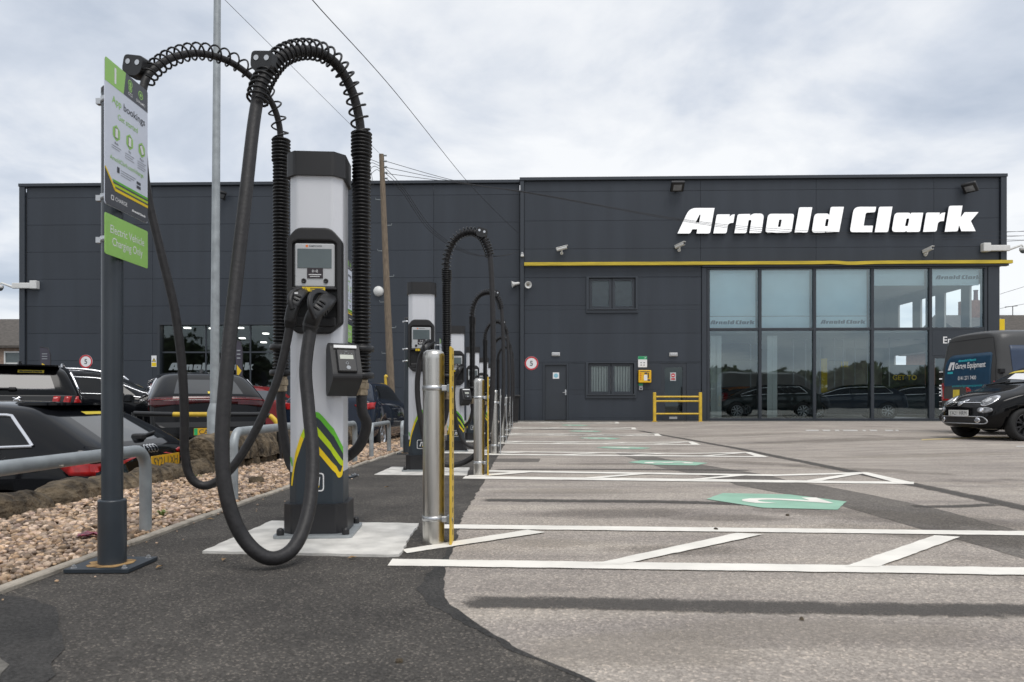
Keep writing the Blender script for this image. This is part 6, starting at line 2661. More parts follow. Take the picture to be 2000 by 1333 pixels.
def loft_car(st, wheels, glass_side, glass_top, bulge=(.05, .06), rear_glass=True, front_glass=False, cladding=False, wheel_r=.34, sub=2, arch=1.09, wf=.80):
    """body mesh: 0 paint, 1 side glass, 2 front or rear glass, 3 dark trim"""
    v, f, mi = [], [], []
    rings = []
    for s in st:
        h = half_ring(s)
        idx = []
        for p in h:
            v.append(Vector(p))
            idx.append(len(v) - 1)
        right = []
        for p in h[1:8]:
            v.append(Vector((p[0], -p[1], p[2])))
            right.append(len(v) - 1)
        rings.append((idx, [idx[0]] + right + [idx[8]]))
    n = len(st)
    for i in range(n - 1):
        for side in (0, 1):
            A, B = rings[i][side], rings[i + 1][side]
            for k in range(8):
                q = (A[k], B[k], B[k + 1], A[k + 1])
                f.append(q if side == 0 else q[::-1])
                m = 0
                if k == 5 and glass_side[0] <= i < glass_side[1]:
                    m = 1
                elif k >= 6 and any(a <= i < b for a, b in glass_top):
                    m = 2
                elif k == 0 or (k == 1) or (cladding and k == 2 and False):
                    m = 3
                mi.append(m)
    for e, (ri, sg, bl, gl) in enumerate(((0, -1, bulge[0], rear_glass), (n - 1, 1, bulge[1], front_glass))):
        Lr, Rr = rings[ri]
        fr_ = (1, wf, 0, -wf, -1)
        cols = []
        for k in range(1, 8):
            row = [Lr[k]]
            y, x, z = v[Lr[k]].y, v[Lr[k]].x, v[Lr[k]].z
            for q in fr_[1:4]:
                v.append(Vector((x + sg * bl * (1 - q * q) ** .8, y * q, z)))
                row.append(len(v) - 1)
            row.append(Rr[k])
            cols.append(row)
        for k in range(6):
            for c in range(4):
                q = (cols[k][c], cols[k + 1][c], cols[k + 1][c + 1], cols[k][c + 1])
                f.append(q if sg < 0 else q[::-1])
                mi.append(2 if (gl and k == 4 and c in (1, 2)) else (3 if k == 0 else 0))
        r0 = cols[0]
        for c in range(4):
            q = (Lr[0], r0[c], r0[c + 1])
            f.append(q if sg < 0 else q[::-1])
            mi.append(3)
        r7 = cols[6]
        for c in range(4):
            q = (Lr[8], r7[c + 1], r7[c])
            f.append(q if sg < 0 else q[::-1])
            mi.append(0)
    me = bpy.data.meshes.new('car')
    me.from_pydata([tuple(p) for p in v], [], f)
    for _ in range(4):
        me.materials.append(None)
    me.polygons.foreach_set('material_index', mi)
    me.update()
    bm = bmesh.new()
    bm.from_mesh(me)
    bmesh.ops.recalc_face_normals(bm, faces=bm.faces[:])
    bm.to_mesh(me)
    bm.free()
    o = bpy.data.objects.new('car', me)
    COL.objects.link(o)
    md = o.modifiers.new('s', 'SUBSURF')
    md.levels = md.render_levels = sub
    cutters = []
    if wheels:
        mb = MB()
        for (wx, wy) in wheels:
            for sg in (-1, 1):
                y0, y1 = sorted((sg * (wy - .24), sg * (wy + .5)))
                m = MB()
                mb.cyl((wx, y0, wheel_r), (wx, y1, wheel_r), wheel_r * arch, n=40, mi=3, smooth=False)
        co = mb.build('cutter', [None, None, None, M_carblk])
        bo_ = o.modifiers.new('b', 'BOOLEAN')
        bo_.operation = 'DIFFERENCE'
        bo_.solver = 'EXACT'
        bo_.object = co
        cutters.append(co)
    dg = bpy.context.evaluated_depsgraph_get()
    res = bpy.data.meshes.new_from_object(o.evaluated_get(dg))
    for c in cutters + [o]:
        bpy.data.objects.remove(c)
    return res


def split(me, keep, M, name, parent, smooth=True):
    bm = bmesh.new()
    bm.from_mesh(me)
    bmesh.ops.delete(bm, geom=[f for f in bm.faces if f.material_index not in keep], context='FACES')
    out = bpy.data.meshes.new(name)
    kk = sorted(keep)
    for f in bm.faces:
        f.material_index = kk.index(f.material_index)
        f.smooth = smooth
    bm.to_mesh(out)
    bm.free()
    out.materials.clear()
    for m in M:
        out.materials.append(m)
    return link(name, out, parent)


def islands(me, keep):
    """separate patches of the faces with these material indices, as (verts, faces)"""
    faces = [p for p in me.polygons if p.material_index in keep]
    par = {}

    def find(a):
        while par.setdefault(a, a) != a:
            par[a] = par[par[a]]
            a = par[a]
        return a
    for p in faces:
        vs_ = list(p.vertices)
        for q in vs_[1:]:
            par[find(q)] = find(vs_[0])
    groups = {}
    for p in faces:
        groups.setdefault(find(p.vertices[0]), []).append(p)
    out = []
    for ps in groups.values():
        ids = sorted({i for p in ps for i in p.vertices})
        mp = {q: k for k, q in enumerate(ids)}
        out.append(([me.vertices[i].co.copy() for i in ids], [[mp[i] for i in p.vertices] for p in ps]))
    return out


def boundary_loops(vs_, fs):
    cnt = {}
    for f in fs:
        for a, b in zip(f, f[1:] + f[:1]):
            cnt[(a, b)] = 1
    nxt = {a: b for (a, b) in cnt if (b, a) not in cnt}
    loops = []
    while nxt:
        s = next(iter(nxt))
        lp = [s]
        c = nxt.pop(s)
        while c != s and c in nxt:
            lp.append(c)
            c = nxt.pop(c)
        loops.append([vs_[i] for i in lp])
    return loops


def make_wheel(par, x, y, r, spokes, M_rim, width=.21, dual=True):
    sg = 1 if y > 0 else -1
    m = frame((1, 0, 0), (0, sg, 0), (x, y, r))
    w = width / 2
    ty = MB().lathe([(r * .66, -w * .9), (r * .90, -w), (r * .985, -w * .75), (r, -w * .4), (r, w * .4), (r * .985, w * .75), (r * .90, w), (r * .68, w * .92), (r * .655, w * .6)], 36, m, caps=False).build('wheel', M_tyre, par)
    rim = MB()
    rim.lathe([(r * .67, w * .85), (r * .675, w * .95), (r * .64, w * .95), (r * .61, w * .6), (r * .60, -w * .2)], 36, m, caps=False)
    for k in range(spokes):
        a = 2 * PI * k / spokes
        mm_ = m @ RZ(a)
        if dual:
            for d in (-.10, .10):
                rim.prism([(r * .10, d * r - .020), (r * .63, d * 1.8 * r - .014), (r * .63, d * 1.8 * r + .014), (r * .10, d * r + .020)], w * .55, w * .8, mm_)
        else:
            rim.prism([(r * .10, -.035), (r * .63, -.05), (r * .63, .05), (r * .10, .035)], w * .5, w * .78, mm_)
    rim.lathe([(r * .17, w * .5), (r * .16, w * .85), (.01, w * .88)], 18, m)
    rim.build('rim', M_rim, ty)
    MB().lathe([(r * .60, -w * .1), (.02, -w * .1)], 24, m).build('brake_disc', M_carblk, ty)
    return ty


def base_car(name, label, st, paintm, loc, rz, glass_side, glass_top, wheels, wheel_r=.34, trim=None, rim=None, spokes=5, group=None, lower=None, **kw):
    t = thing(name, label, 'car' if 'van' not in name else 'van', loc, rz, group)
    me = loft_car(st, wheels, glass_side, glass_top, wheel_r=wheel_r, **kw)
    for p in me.polygons:
        p.use_smooth = True
    body = split(me, (0, 3), [paintm, lower or M_carblk], 'body', t)
    full = bvh_of(me)
    for vs_, fs in islands(me, (1,)):
        o = MB().add(vs_, fs, smooth=True).build('side_window', M_sideglass, t)
        if trim:
            for lp in boundary_loops(vs_, fs):
                if len(lp) > 8:
                    sg = 1 if lp[0].y > 0 else -1
                    pa, L = resample(lp + [lp[0]], 120)
                    MB().tube([p + Vector((0, sg * .004, 0)) for p in pa], .016, 6).build('window_trim', trim, o)
    for vs_, fs in islands(me, (2,)):
        cx = sum(p.x for p in vs_) / len(vs_)
        MB().add(vs_, fs, smooth=True).build('windscreen' if cx > 0 else 'rear_window', M_raked if (cx < 0 and st[0][2] - st[0][1] > .5) else M_carglass, t)
    for wx, wy in wheels:
        for sg in (-1, 1):
            make_wheel(t, wx, sg * (wy - .02), wheel_r, spokes, rim or M_alloy)
    return t, full, me


def plate(par, txt, x, y, z, rear=True, M=None, tilt=0.0, band=False, sz=.075, w=.52):
    F_ = REARF() if rear else FRONTF()
    sg = -1 if rear else 1
    m = Matrix.Translation((x, y, z)) @ Matrix.Rotation(tilt, 4, 'Y') @ F_
    o = MB().prism(rrect(-w / 2, w / 2, -.056, .056, .008), 0, .008, m).build('number_plate', M or (M_plate_y if rear else M_plate_w), par)
    if band:
        MB().flat(rrect(-w / 2 + .003, -w / 2 + .055, -.053, .053, .004), m, z=.009).build('green_band', M_plate_g, o)
    if len(txt) < 4:
        for k, c in enumerate(txt):
            MB().text(c, sz, m @ T(-.15 + .07 * k, -sz / 2, .0095)).build('plate_letter', M_inkdark, o)
    else:
        MB().text(txt, sz, m @ T(0, -sz / 2, .0095), width=w * .86).build('plate_lettering', M_inkdark, o)
    return o


def mirror(par, x, y, z, M):
    sg = 1 if y > 0 else -1
    b = MB()
    b.box(x - .07, x + .09, y - .10, y + .10, z - .07, z + .08, bev=.05)
    b.cyl((x + .03, y - sg * .09, z - .06), (x + .03, y - sg * .20, z - .08), .025, n=8)
    o = b.build('door_mirror', M, par, bevel=.01)
    MB().box(x - .075, x - .069, y - .08, y + .08, z - .05, z + .06, bev=.02).build('mirror_glass', M_carglass, o)


HATCH = [(-2.13, -2.0, -1.36, .80, .60, .34, 1.02, 1.385), (-2.10, -1.90, -1.28, .885, .665, .25, 1.025, 1.405), (-1.78, -1.60, -1.12, .905, .70, .20, 1.005, 1.415), (-1.2, -1.15, -1.0, .91, .715, .18, .985, 1.43),
         (-.5, -.45, -.4, .91, .725, .18, .965, 1.43), (.1, .15, .15, .91, .725, .18, .955, 1.41), (.6, .6, .48, .91, .70, .18, .945, 1.33), (1.15, 1.13, 1.13, .905, .66, .18, .925, 1.0), (1.65, 1.6, 1.6, .89, .6, .19, .86, .925), (2.0, 1.97, 1.93, .82, .5, .22, .74, .79), (2.13, 2.11, 2.06, .66, .42, .28, .62, .67)]
SUV = [(-2.20, -2.08, -1.90, .80, .64, .40, 1.10, 1.50), (-2.17, -2.00, -1.76, .90, .69, .30, 1.10, 1.565), (-1.85, -1.72, -1.45, .92, .73, .25, 1.085, 1.60), (-1.2, -1.15, -1.0, .92, .745, .23, 1.07, 1.62),
       (-.5, -.45, -.4, .92, .755, .23, 1.05, 1.62), (.1, .15, .15, .92, .755, .23, 1.045, 1.60), (.6, .6, .46, .92, .73, .23, 1.04, 1.52), (1.15, 1.13, 1.1, .915, .69, .23, 1.02, 1.09), (1.7, 1.65, 1.65, .90, .62, .24, .96, 1.02), (2.08, 2.03, 2.0, .83, .52, .28, .82, .87), (2.2, 2.17, 2.12, .68, .44, .34, .68, .74)]


def scaled(st, sx=1, sw=1, sz=1):
    return [(a * sx, b * sx, c * sx, d * sw, e * sw, f * sz, g_ * sz, h * sz) for a, b, c, d, e, f, g_, h in st]


def seam(par, full, pts, F_, w=.008, name='panel_gap'):
    """a dark shut line laid on the body"""
    mb = MB()
    for (a, b) in zip(pts, pts[1:]):
        a, b = Vector(a), Vector(b)
        d = (b - a).normalized()
        n_ = Vector((-d.y, d.x)) * w / 2
        decal(mb, full, [a - n_, b - n_, b + n_, a + n_], F_, .0015, .06, 0, 0)
    return mb.build(name, M_carblk, par)


P_grey = paint('black_grey', (.0055, .006, .0075))
P_black = paint('black', (.004, .004, .0045), .10)
P_blue = paint('night_blue', (.012, .018, .032))
P_red = paint('dark_red', (.16, .012, .012))
P_van = paint('grey', (.078, .078, .078), .30)

# ---------------- hatchback parked across the wall, seen from its left rear
ag = -.70
t, full, me = base_car('parked_car', 'black hatchback with chrome window trim and yellow plate SY21 LXH parked by the wall', HATCH, P_grey, (-3.27 - 2.15, 6.63, ag), R(180), (2, 7), [(6, 7)], [(1.30, .80), (-1.33, .80)], trim=M_chrome)
rf = REARF()
lamp = [(.50, .945), (.56, .96), (.915, .955), (.93, .93), (.90, .83), (.80, .84), (.70, .88), (.52, .915)]
for sg in (-1, 1):
    o = decal(MB(), full, rnd_poly([(sg * a, b) for a, b in lamp]), rf, .012, .05, skirt=.02).build('tail_lamp', M_tail, t)
    decal(MB(), full, rnd_poly([(sg * a, b) for a, b in ((.56, .945), (.88, .925), (.86, .905), (.56, .925))]), rf, .018, .05).build('lamp_bar', M_taildk, o)
    sd_ = [(-2.16 + .03, .93), (-1.80, .93, .03), (-1.74, .905, .02), (-1.84, .82), (-2.16, .80)]
    F_ = LEFTF if sg < 0 else RIGHTF
    decal(MB(), full, rnd_poly([((-a if sg < 0 else a), b) for a, b, *_ in sd_]), F_, .012, .05, skirt=.02).build('tail_lamp', M_tail, t)
plate(t, 'SY21 LXH', -2.175, 0, .872, True, sz=.078, tilt=0)
# four ring badge
m = MB()
for k in range(4):
    c = -.078 + .052 * k
    decal_text(m, full, '', 1, rf, .012, data=loops_data([circle(c, .985, .040, 24), circle(c, .985, .030, 24)]))
m.build('ring_badge', M_chrome, t)
m = MB()
decal_text(m, full, 'A3', .05, rf @ T(-.56, .75, 0), .012, bold=.015)
m.build('boot_lettering', M_chrome, t)
sp_ = MB()
sp_.prism(rnd_poly([(-1.15, .52, .05), (-1.44, .54, .04), (-1.49, .40, .03), (-1.51, 0), (-1.49, -.40, .03), (-1.44, -.54, .04), (-1.15, -.52, .05)]), 1.383, 1.405)
sp_.build('roof_spoiler', P_grey, t, bevel=.008)
w_ = MB()
a_ = full.ray_cast(Vector((-5, .0, 1.09)), Vector((1, 0, 0)))[0]
b_ = full.ray_cast(Vector((-5, -.38, 1.12)), Vector((1, 0, 0)))[0]
w_.tube([a_ + Vector((-.03, 0, 0)), b_ + Vector((-.03, 0, 0))], .014, 6)
w_.box(a_.x - .07, a_.x + .03, -.06, .05, a_.z - .03, a_.z + .03, bev=.015)
w_.build('rear_wiper', M_carblk, t)
for F_, sg in ((LEFTF, -1), (RIGHTF, 1)):
    seam(t, full, [(sg * -.12, .25), (sg * -.08, .93)], F_)
    seam(t, full, [(sg * -1.02, .34), (sg * -.98, .70), (sg * -1.32, .97)], F_)
    decal(MB(), full, [(sg * -.42, .955), (sg * -.50, .955), (sg * -.46, 1.34), (sg * -.38, 1.34)], F_, .003, .06, 0, .0).build('window_pillar', M_carblk, t)
    decal(MB(), full, [(sg * -1.245, .99), (sg * -1.275, .99), (sg * -1.13, 1.33), (sg * -1.10, 1.33)], F_, .004, .06, 0, .0).build('window_pillar', M_carblk, t)
seam(t, full, [(-.80, .66), (.80, .66)], rf)
decal(MB(), full, rnd_poly([(-.17, 1.30), (.13, 1.30), (.13, 1.325), (-.17, 1.325)]), rf, .004, .05, skirt=0).build('yellow_sticker', M_stickery, t)
mirror(t, .62, 1.0, 1.0, P_grey)
mirror(t, .62, -1.0, 1.0, P_grey)

# ---------------- black crossover with full width light bar
cg = P(0, 0, 1)
CA = R(31)


def rear_place(px, Yr, ground, ang, Lr):
    """origin for a car whose rear centre is seen at column px, distance Yr, heading ANG left of straight away"""
    x = (px - CX) / F * Yr
    return (x - math.sin(ang) * Lr, Yr + math.cos(ang) * Lr, ground), PI / 2 + ang


FORM = scaled(HATCH, 1.03, 1.01, 1.065)
loc, rz = rear_place(412, 11.45, -.285, CA, 2.17)
t, full, me = base_car('parked_car', 'black crossover with red rear light bar and copper lettering behind the lamp post', FORM, P_black, loc, rz, (2, 7), [(6, 7)], [(1.33, .81), (-1.36, .81)], trim=M_chrome, wheel_r=.36)
bar = [(-.93, .97), (-.90, 1.07, .03), (-.55, 1.09), (0, 1.105), (.55, 1.09), (.90, 1.07, .03), (.93, .97), (.80, .92), (.55, .96), (0, 1.0), (-.55, .96), (-.80, .92)]
o = decal(MB(), full, rnd_poly([(a, b - .01) for a, b, *_ in bar]), rf, .012, .06, skirt=.02).build('tail_lamp', M_taildk, t)
decal(MB(), full, [(-.88, 1.03), (-.5, 1.052), (0, 1.064), (.5, 1.052), (.88, 1.03), (.88, 1.020), (.5, 1.042), (0, 1.054), (-.5, 1.042), (-.88, 1.020)], rf, .018, .06, skirt=.004).build('light_strip', mat('deep_red_strip', (.20, .006, .008), .2), o)
for sg, F_ in ((-1, LEFTF), (1, RIGHTF)):
    decal(MB(), full, rnd_poly([(sg * a, b) for a, b in ((-2.25, 1.06), (-1.90, 1.05), (-1.86, 1.02), (-1.95, .95), (-2.25, .92))]), F_, .012, .05, skirt=.02).build('tail_lamp', M_taildk, t)
decal(MB(), full, [(-.80, .68), (.80, .68), (.72, .60), (-.72, .60)], rf, .004, .08, skirt=0).build('bumper_recess', M_carblk, t)
m = MB()
for k, c in enumerate('CUPRA'):
    decal_text(m, full, c, .068, rf @ T(-.40 + .20 * k, .76, 0), .008, bold=.02, align='CENTER')
m.build('boot_lettering', mat('copper_lettering', (.66, .47, .36), .4, metal=.2), t)
hz = full.ray_cast(Vector((-5, 0, .53)), Vector((1, 0, 0)))[0]
plate(t, 'CA', hz.x - .02, .0, .53, True, band=True, sz=.075)
hz = full.ray_cast(Vector((-.9, 0, 5)), Vector((0, 0, -1)))[0]
MB().prism(rnd_poly([(-1.22, 0), (-1.06, .03), (-1.06, -.03)]), 0, .055, T(0, 0, hz.z - .01)).build('roof_fin', M_black, t)
decal(MB(), full, rnd_poly([(-.02, 1.135), (.22, 1.135), (.22, 1.17), (-.02, 1.17)]), rf, .004, .05, skirt=0).build('yellow_sticker', M_stickery, t)
seam(t, full, [(-.82, .92), (-.80, .45)], rf)
seam(t, full, [(.82, .92), (.80, .45)], rf)
mirror(t, .66, 1.03, 1.06, P_black)
mirror(t, .66, -1.03, 1.06, P_black)
for F_, sg in ((LEFTF, -1), (RIGHTF, 1)):
    decal(MB(), full, [(sg * -.42, 1.02), (sg * -.50, 1.02), (sg * -.46, 1.44), (sg * -.38, 1.44)], F_, .003, .06, 0, .0).build('window_pillar', M_carblk, t)

# ---------------- black SUV with claw lamps at the far left
loc, rz = rear_place(32, 11.5, -.235, CA, 2.22)
t, full, me = base_car('parked_car', 'dark SUV with three claw red lamps and yellow window sticker at the left edge', SUV, P_black, loc, rz, (2, 7), [(6, 7)], [(1.34, .82), (-1.34, .82)], trim=M_chrome, wheel_r=.35)
band_ = decal(MB(), full, rnd_poly([(-.93, 1.06), (.93, 1.06), (.90, .91), (-.90, .91)]), rf, .006, .08, skirt=.01).build('lamp_band', M_carblk, t)
for sg in (-1, 1):
    for k in range(3):
        x = .50 + .155 * k
        decal(MB(), full, [(sg * x, 1.045), (sg * (x + .10), 1.045), (sg * (x + .075), .925), (sg * (x - .03), .925)], rf, .016, .05, skirt=.01).build('tail_lamp', M_tail, t)
m = MB()
decal(m, full, rnd_poly([(-.06, .955), (-.02, .945), (.02, .96), (.05, .95), (.06, .975), (.03, .99), (.065, 1.015), (.05, 1.04), (.01, 1.045), (.0, 1.015), (-.04, 1.03), (-.065, 1.015), (-.03, .995)]), rf, .02, .05, skirt=.006)
m.build('rampant_badge', M_chrome, t)
sk = decal(MB(), full, rnd_poly([(.0, 1.43), (.36, 1.43), (.36, 1.475), (.0, 1.475)]), rf, .006, .05, skirt=0).build('yellow_sticker', M_stickery, t)
v, f = logo_data(.32)
decal_text(MB(), full, '', 1, rf @ T(.18, 1.4525, 0), .009, data=(v, f)) if False else None
mm2 = MB()
decal_text(mm2, full, '', 1, rf @ T(.18, 1.4525, 0), .009, data=(v, f))
mm2.build('sticker_print', M_inkdark, sk)
sp_ = MB()
sp_.prism(rnd_poly([(-1.70, .58, .05), (-2.05, .56, .06), (-2.10, 0), (-2.05, -.56, .06), (-1.70, -.58, .05)]), 1.535, 1.56)
sp_.build('roof_spoiler', P_black, t, bevel=.008)
w_ = MB()
a_ = full.ray_cast(Vector((-5, .15, 1.16)), Vector((1, 0, 0)))[0]
w_.box(a_.x - .04, a_.x + .02, .02, .50, 1.15, 1.18, bev=.01)
w_.box(a_.x - .06, a_.x + .02, .0, .12, 1.13, 1.19, bev=.02)
w_.build('rear_wiper', M_carblk, t)
for sg in (-1, 1):
    pts = [full.ray_cast(Vector((x, sg * .60, 5)), Vector((0, 0, -1)))[0] + Vector((0, 0, h_)) for x, h_ in ((-1.65, 0), (-1.5, .045), (-.8, .05), (-.1, .05), (.35, .04), (.5, 0))]
    MB().tube(catmull(pts, 6), .018, 8).build('roof_rail', M_alloy, t)
hz = full.ray_cast(Vector((-1.5, 0, 5)), Vector((0, 0, -1)))[0]
MB().prism(rnd_poly([(-1.75, 0), (-1.55, .03), (-1.55, -.03)]), 0, .06, T(0, 0, hz.z - .015)).build('roof_fin', M_black, t)

# ---------------- SUV with silver roof rails in the row beyond
t, full, me = base_car('parked_car', 'dark SUV with silver roof rails parked beyond the front row of cars', scaled(SUV, 1.03, 1, 1.02), P_grey, (-9.15, 15.6, -.25), R(18), (2, 7), [(6, 7)], [(1.36, .82), (-1.36, .82)], trim=M_chrome, wheel_r=.36)
for sg in (-1, 1):
    pts = [full.ray_cast(Vector((x, sg * .62, 5)), Vector((0, 0, -1)))[0] + Vector((0, 0, h_)) for x, h_ in ((-1.7, 0), (-1.5, .05), (-.8, .055), (-.1, .055), (.35, .045), (.52, 0))]
    MB().tube(catmull(pts, 6), .026, 8).build('roof_rail', M_chrome, t)
    F_ = LEFTF if sg > 0 else RIGHTF
    s2 = -1 if sg > 0 else 1
    decal(MB(), full, [(s2 * -.42, 1.06), (s2 * -.52, 1.06), (s2 * -.48, 1.55), (s2 * -.38, 1.55)], F_, .004, .06, 0, .0).build('window_pillar', M_carblk, t)
    decal(MB(), full, [(s2 * -1.30, 1.08), (s2 * -1.38, 1.08), (s2 * -1.22, 1.55), (s2 * -1.16, 1.55)], F_, .004, .06, 0, .0).build('window_pillar', M_carblk, t)
    mirror(t, .66, sg * 1.03, 1.10, M_black)
    decal(MB(), full, rnd_poly([(sg * .52, 1.05), (sg * .90, 1.05), (sg * .88, .90), (sg * .55, .95)]), rf, .012, .05).build('tail_lamp', M_taildk, t)

# ---------------- dark blue hatchback hidden behind the nearest charger
loc, rz = rear_place(636, 13.1, -.27, R(-2), 2.15)
t, full, me = base_car('parked_car', 'dark blue hatchback mostly hidden behind the nearest charging post', HATCH, P_blue, loc, rz, (2, 7), [(6, 7)], [(1.30, .80), (-1.33, .80)], wheel_r=.34)
for sg in (-1, 1):
    decal(MB(), full, rnd_poly([(sg * .50, .93), (sg * .93, .99), (sg * .92, .86), (sg * .60, .84)]), rf, .014, .05, skirt=.02).build('tail_lamp', M_tail, t)
plate(t, 'YK71', -2.165, 0, .80, True) if False else None
# ---------------- red hatchback farther back
loc, rz = rear_place(556, 16.8, -.30, R(62), 2.15)
t, full, me = base_car('parked_car', 'small red hatchback far behind the black crossover', scaled(HATCH, .95, .95, 1.0), P_red, loc, rz, (2, 7), [(6, 7)], [(1.25, .76), (-1.27, .76)], wheel_r=.33)
for sg in (-1, 1):
    decal(MB(), full, rnd_poly([(sg * .50, .93), (sg * .88, .99), (sg * .86, .80), (sg * .60, .80)]), rf, .014, .05, skirt=.02).build('tail_lamp', M_tail, t)

# ---------------- cars inside the showroom, seen dimly through the glass
P_show = [paint('teal_black', (.012, .02, .021)), P_blue, paint('silver', (.28, .29, .30), .3)]
for k, (px, off, pm_, rzz, lb) in enumerate(((1490, -2.2, P_show[0], 180, 'dark car displayed inside the showroom behind the left panes'), (1655, -2.4, P_show[1], 168, 'dark blue car displayed inside the showroom behind the middle panes'), (1775, -2.6, P_show[0], 176, 'dark car displayed inside the showroom behind the right panes'))):
    u = U(px, off)
    p_ = BM @ Vector((u, -off, .02))
    t, full, me = base_car('showroom_car', lb, HATCH, pm_, tuple(p_), R(rzz) - WANG, (2, 7), [(6, 7)], [(1.30, .80), (-1.33, .80)], trim=M_chrome, group='cars inside the showroom')
    for sg in (-1, 1):
        decal(MB(), full, rnd_poly([(sg * .45, .74), (sg * .80, .80), (sg * .80, .68), (sg * .5, .66)]), FRONTF(), .012, .05).build('headlamp', M_headl, t)

u = U(1425, -5.0)
p_ = BM @ Vector((u, 5.0, .02))
t, full, me = base_car('showroom_car', 'orange car deep inside the showroom behind the leftmost pane', HATCH, paint('orange', (.45, .14, .02)), tuple(p_), R(200), (2, 7), [(6, 7)], [(1.30, .80), (-1.33, .80)], group='cars inside the showroom')

# ---------------- small black car on the right, front three quarters
FIAT = [(-1.72, -1.62, -1.20, .66, .46, .32, .98, 1.36), (-1.68, -1.52, -1.05, .76, .52, .24, .98, 1.42), (-1.2, -1.1, -.8, .80, .56, .20, .97, 1.47), (-.5, -.45, -.4, .815, .58, .18, .95, 1.49), (.0, .03, -.02, .815, .58, .18, .935, 1.47), (.42, .40, .22, .815, .56, .18, .93, 1.38),
        (.95, .92, .90, .81, .56, .18, .915, .99), (1.28, 1.24, 1.22, .795, .52, .19, .85, .935), (1.58, 1.54, 1.48, .74, .44, .20, .74, .84), (1.72, 1.70, 1.64, .60, .36, .24, .62, .72)]
fa = R(180 + 6)
fl = Vector((8.50, 13.75, 0))
d_ = Vector((math.cos(fa), math.sin(fa), 0))
floc = fl - d_ * 1.79
t, full, me = base_car('city_car', 'small rounded black car with oval headlights and plate YA21 HRM on the right', FIAT, P_black, (floc.x, floc.y, g(floc.x, floc.y)), fa, (2, 6), [(5, 6)], [(1.10, .72), (-1.18, .72)], wheel_r=.30, rim=M_alloyblk, bulge=(.04, .11), spokes=6, wf=.7, arch=1.13)
ff = FRONTF()
for sg in (-1, 1):
    hl = circle(sg * .505, .735, .118, 24, .098)
    o = decal(MB(), full, hl, ff, .016, .03, skirt=.02).build('headlight', M_chrome, t)
    decal(MB(), full, circle(sg * .505, .735, .098, 24, .080), ff, .024, .03, skirt=.01).build('headlight_lens', M_headl, o)
    decal(MB(), full, circle(sg * .49, .735, .042, 16), ff, .032, .03, skirt=.01).build('headlight_bulb', M_screenp, o)
    o = decal(MB(), full, circle(sg * .535, .565, .115, 24, .055), ff, .012, .03, skirt=.015).build('headlight', M_headl, t)
    decal(MB(), full, circle(sg * .50, .565, .035, 16), ff, .018, .03, skirt=.01).build('headlight_bulb', M_chrome, o)
low = rnd_poly([(-.56, .31, .05), (.56, .31, .05), (.60, .36, .04), (.54, .44, .05), (-.54, .44, .05), (-.60, .36, .04)])
gr = decal(MB(), full, low, ff, .006, .06, skirt=.01).build('lower_grille', M_carblk, t)
m = MB()
lp = [p for p in low]
for a, b in zip(lp, lp[1:] + lp[:1]):
    d = (b - a)
    if d.length < 1e-4:
        continue
    n_ = Vector((-d.y, d.x)).normalized() * .008
    decal(m, full, [a - n_, b - n_, b + n_, a + n_], ff, .016, .08, 0, .008)
m.build('grille_surround', M_alloy, gr)
for sg in (-1, 1):
    m = MB()
    decal(m, full, circle(sg * .44, .375, .050, 18), ff, .022, .03, skirt=.012)
    o = m.build('fog_lamp', M_chrome, t)
    decal(MB(), full, circle(sg * .44, .375, .032, 18), ff, .030, .03, skirt=.012).build('fog_lens', M_headl, o)
hz = full.ray_cast(Vector((5, 0, .505)), Vector((-1, 0, 0)))[0]
plate(t, 'YA21 HRM', hz.x + .005, 0, .505, False, sz=.078)
decal(MB(), full, rnd_poly([(-.42, .695), (.42, .695), (.42, .707), (-.42, .707)]), ff, .012, .05, skirt=.01).build('chrome_whisker', M_chrome, t)
bd_ = decal(MB(), full, circle(0, .70, .062, 24), ff, .022, .03, skirt=.02).build('round_badge', M_chrome, t)
decal(MB(), full, circle(0, .70, .049, 24), ff, .027, .03, skirt=.006).build('badge_centre', M_inkgrey, bd_)
mm2 = MB()
decal_text(mm2, full, 'FIAT', .030, ff @ T(0, .685, 0), .032, bold=.02)
mm2.build('badge_lettering', M_chrome, bd_)
seam(t, full, [(-.62, .60), (-.50, .60), (-.40, .625), (.40, .625), (.50, .60), (.62, .60)], ff)
seam(t, full, [(-.56, .91), (-.66, .86), (-.69, .78), (-.60, .65)], TOPF) if False else None
seam(t, full, [(1.52, .58), (1.30, .66), (.78, .70), (.75, .92)], RIGHTF)
seam(t, full, [(-1.52, .58), (-1.30, .66), (-.78, .70), (-.75, .92)], LEFTF)
o = decal(MB(), full, [(.60, -.22), (.38, -.28), (.44, .30), (.66, .30)], TOPF, .006, .06, skirt=0)
o.build('windscreen_paper', M_ink, t)
o = decal(MB(), full, [(.26, -.48), (.34, -.50), (.34, .50), (.26, .48)], TOPF, .006, .06, skirt=.004)
o.build('yellow_sunstrip', M_stickery, t)
w_ = MB()
for y in (-.28, .22):
    a_ = full.ray_cast(Vector((.80, y - .25, 5)), Vector((0, 0, -1)))[0]
    b_ = full.ray_cast(Vector((.74, y + .28, 5)), Vector((0, 0, -1)))[0]
    w_.tube([a_ + Vector((0, 0, .015)), b_ + Vector((0, 0, .02))], .012, 6)
w_.build('wiper', M_carblk, t)
mirror(t, .45, .92, 1.0, P_black)
mirror(t, .45, -.92, 1.0, P_black)

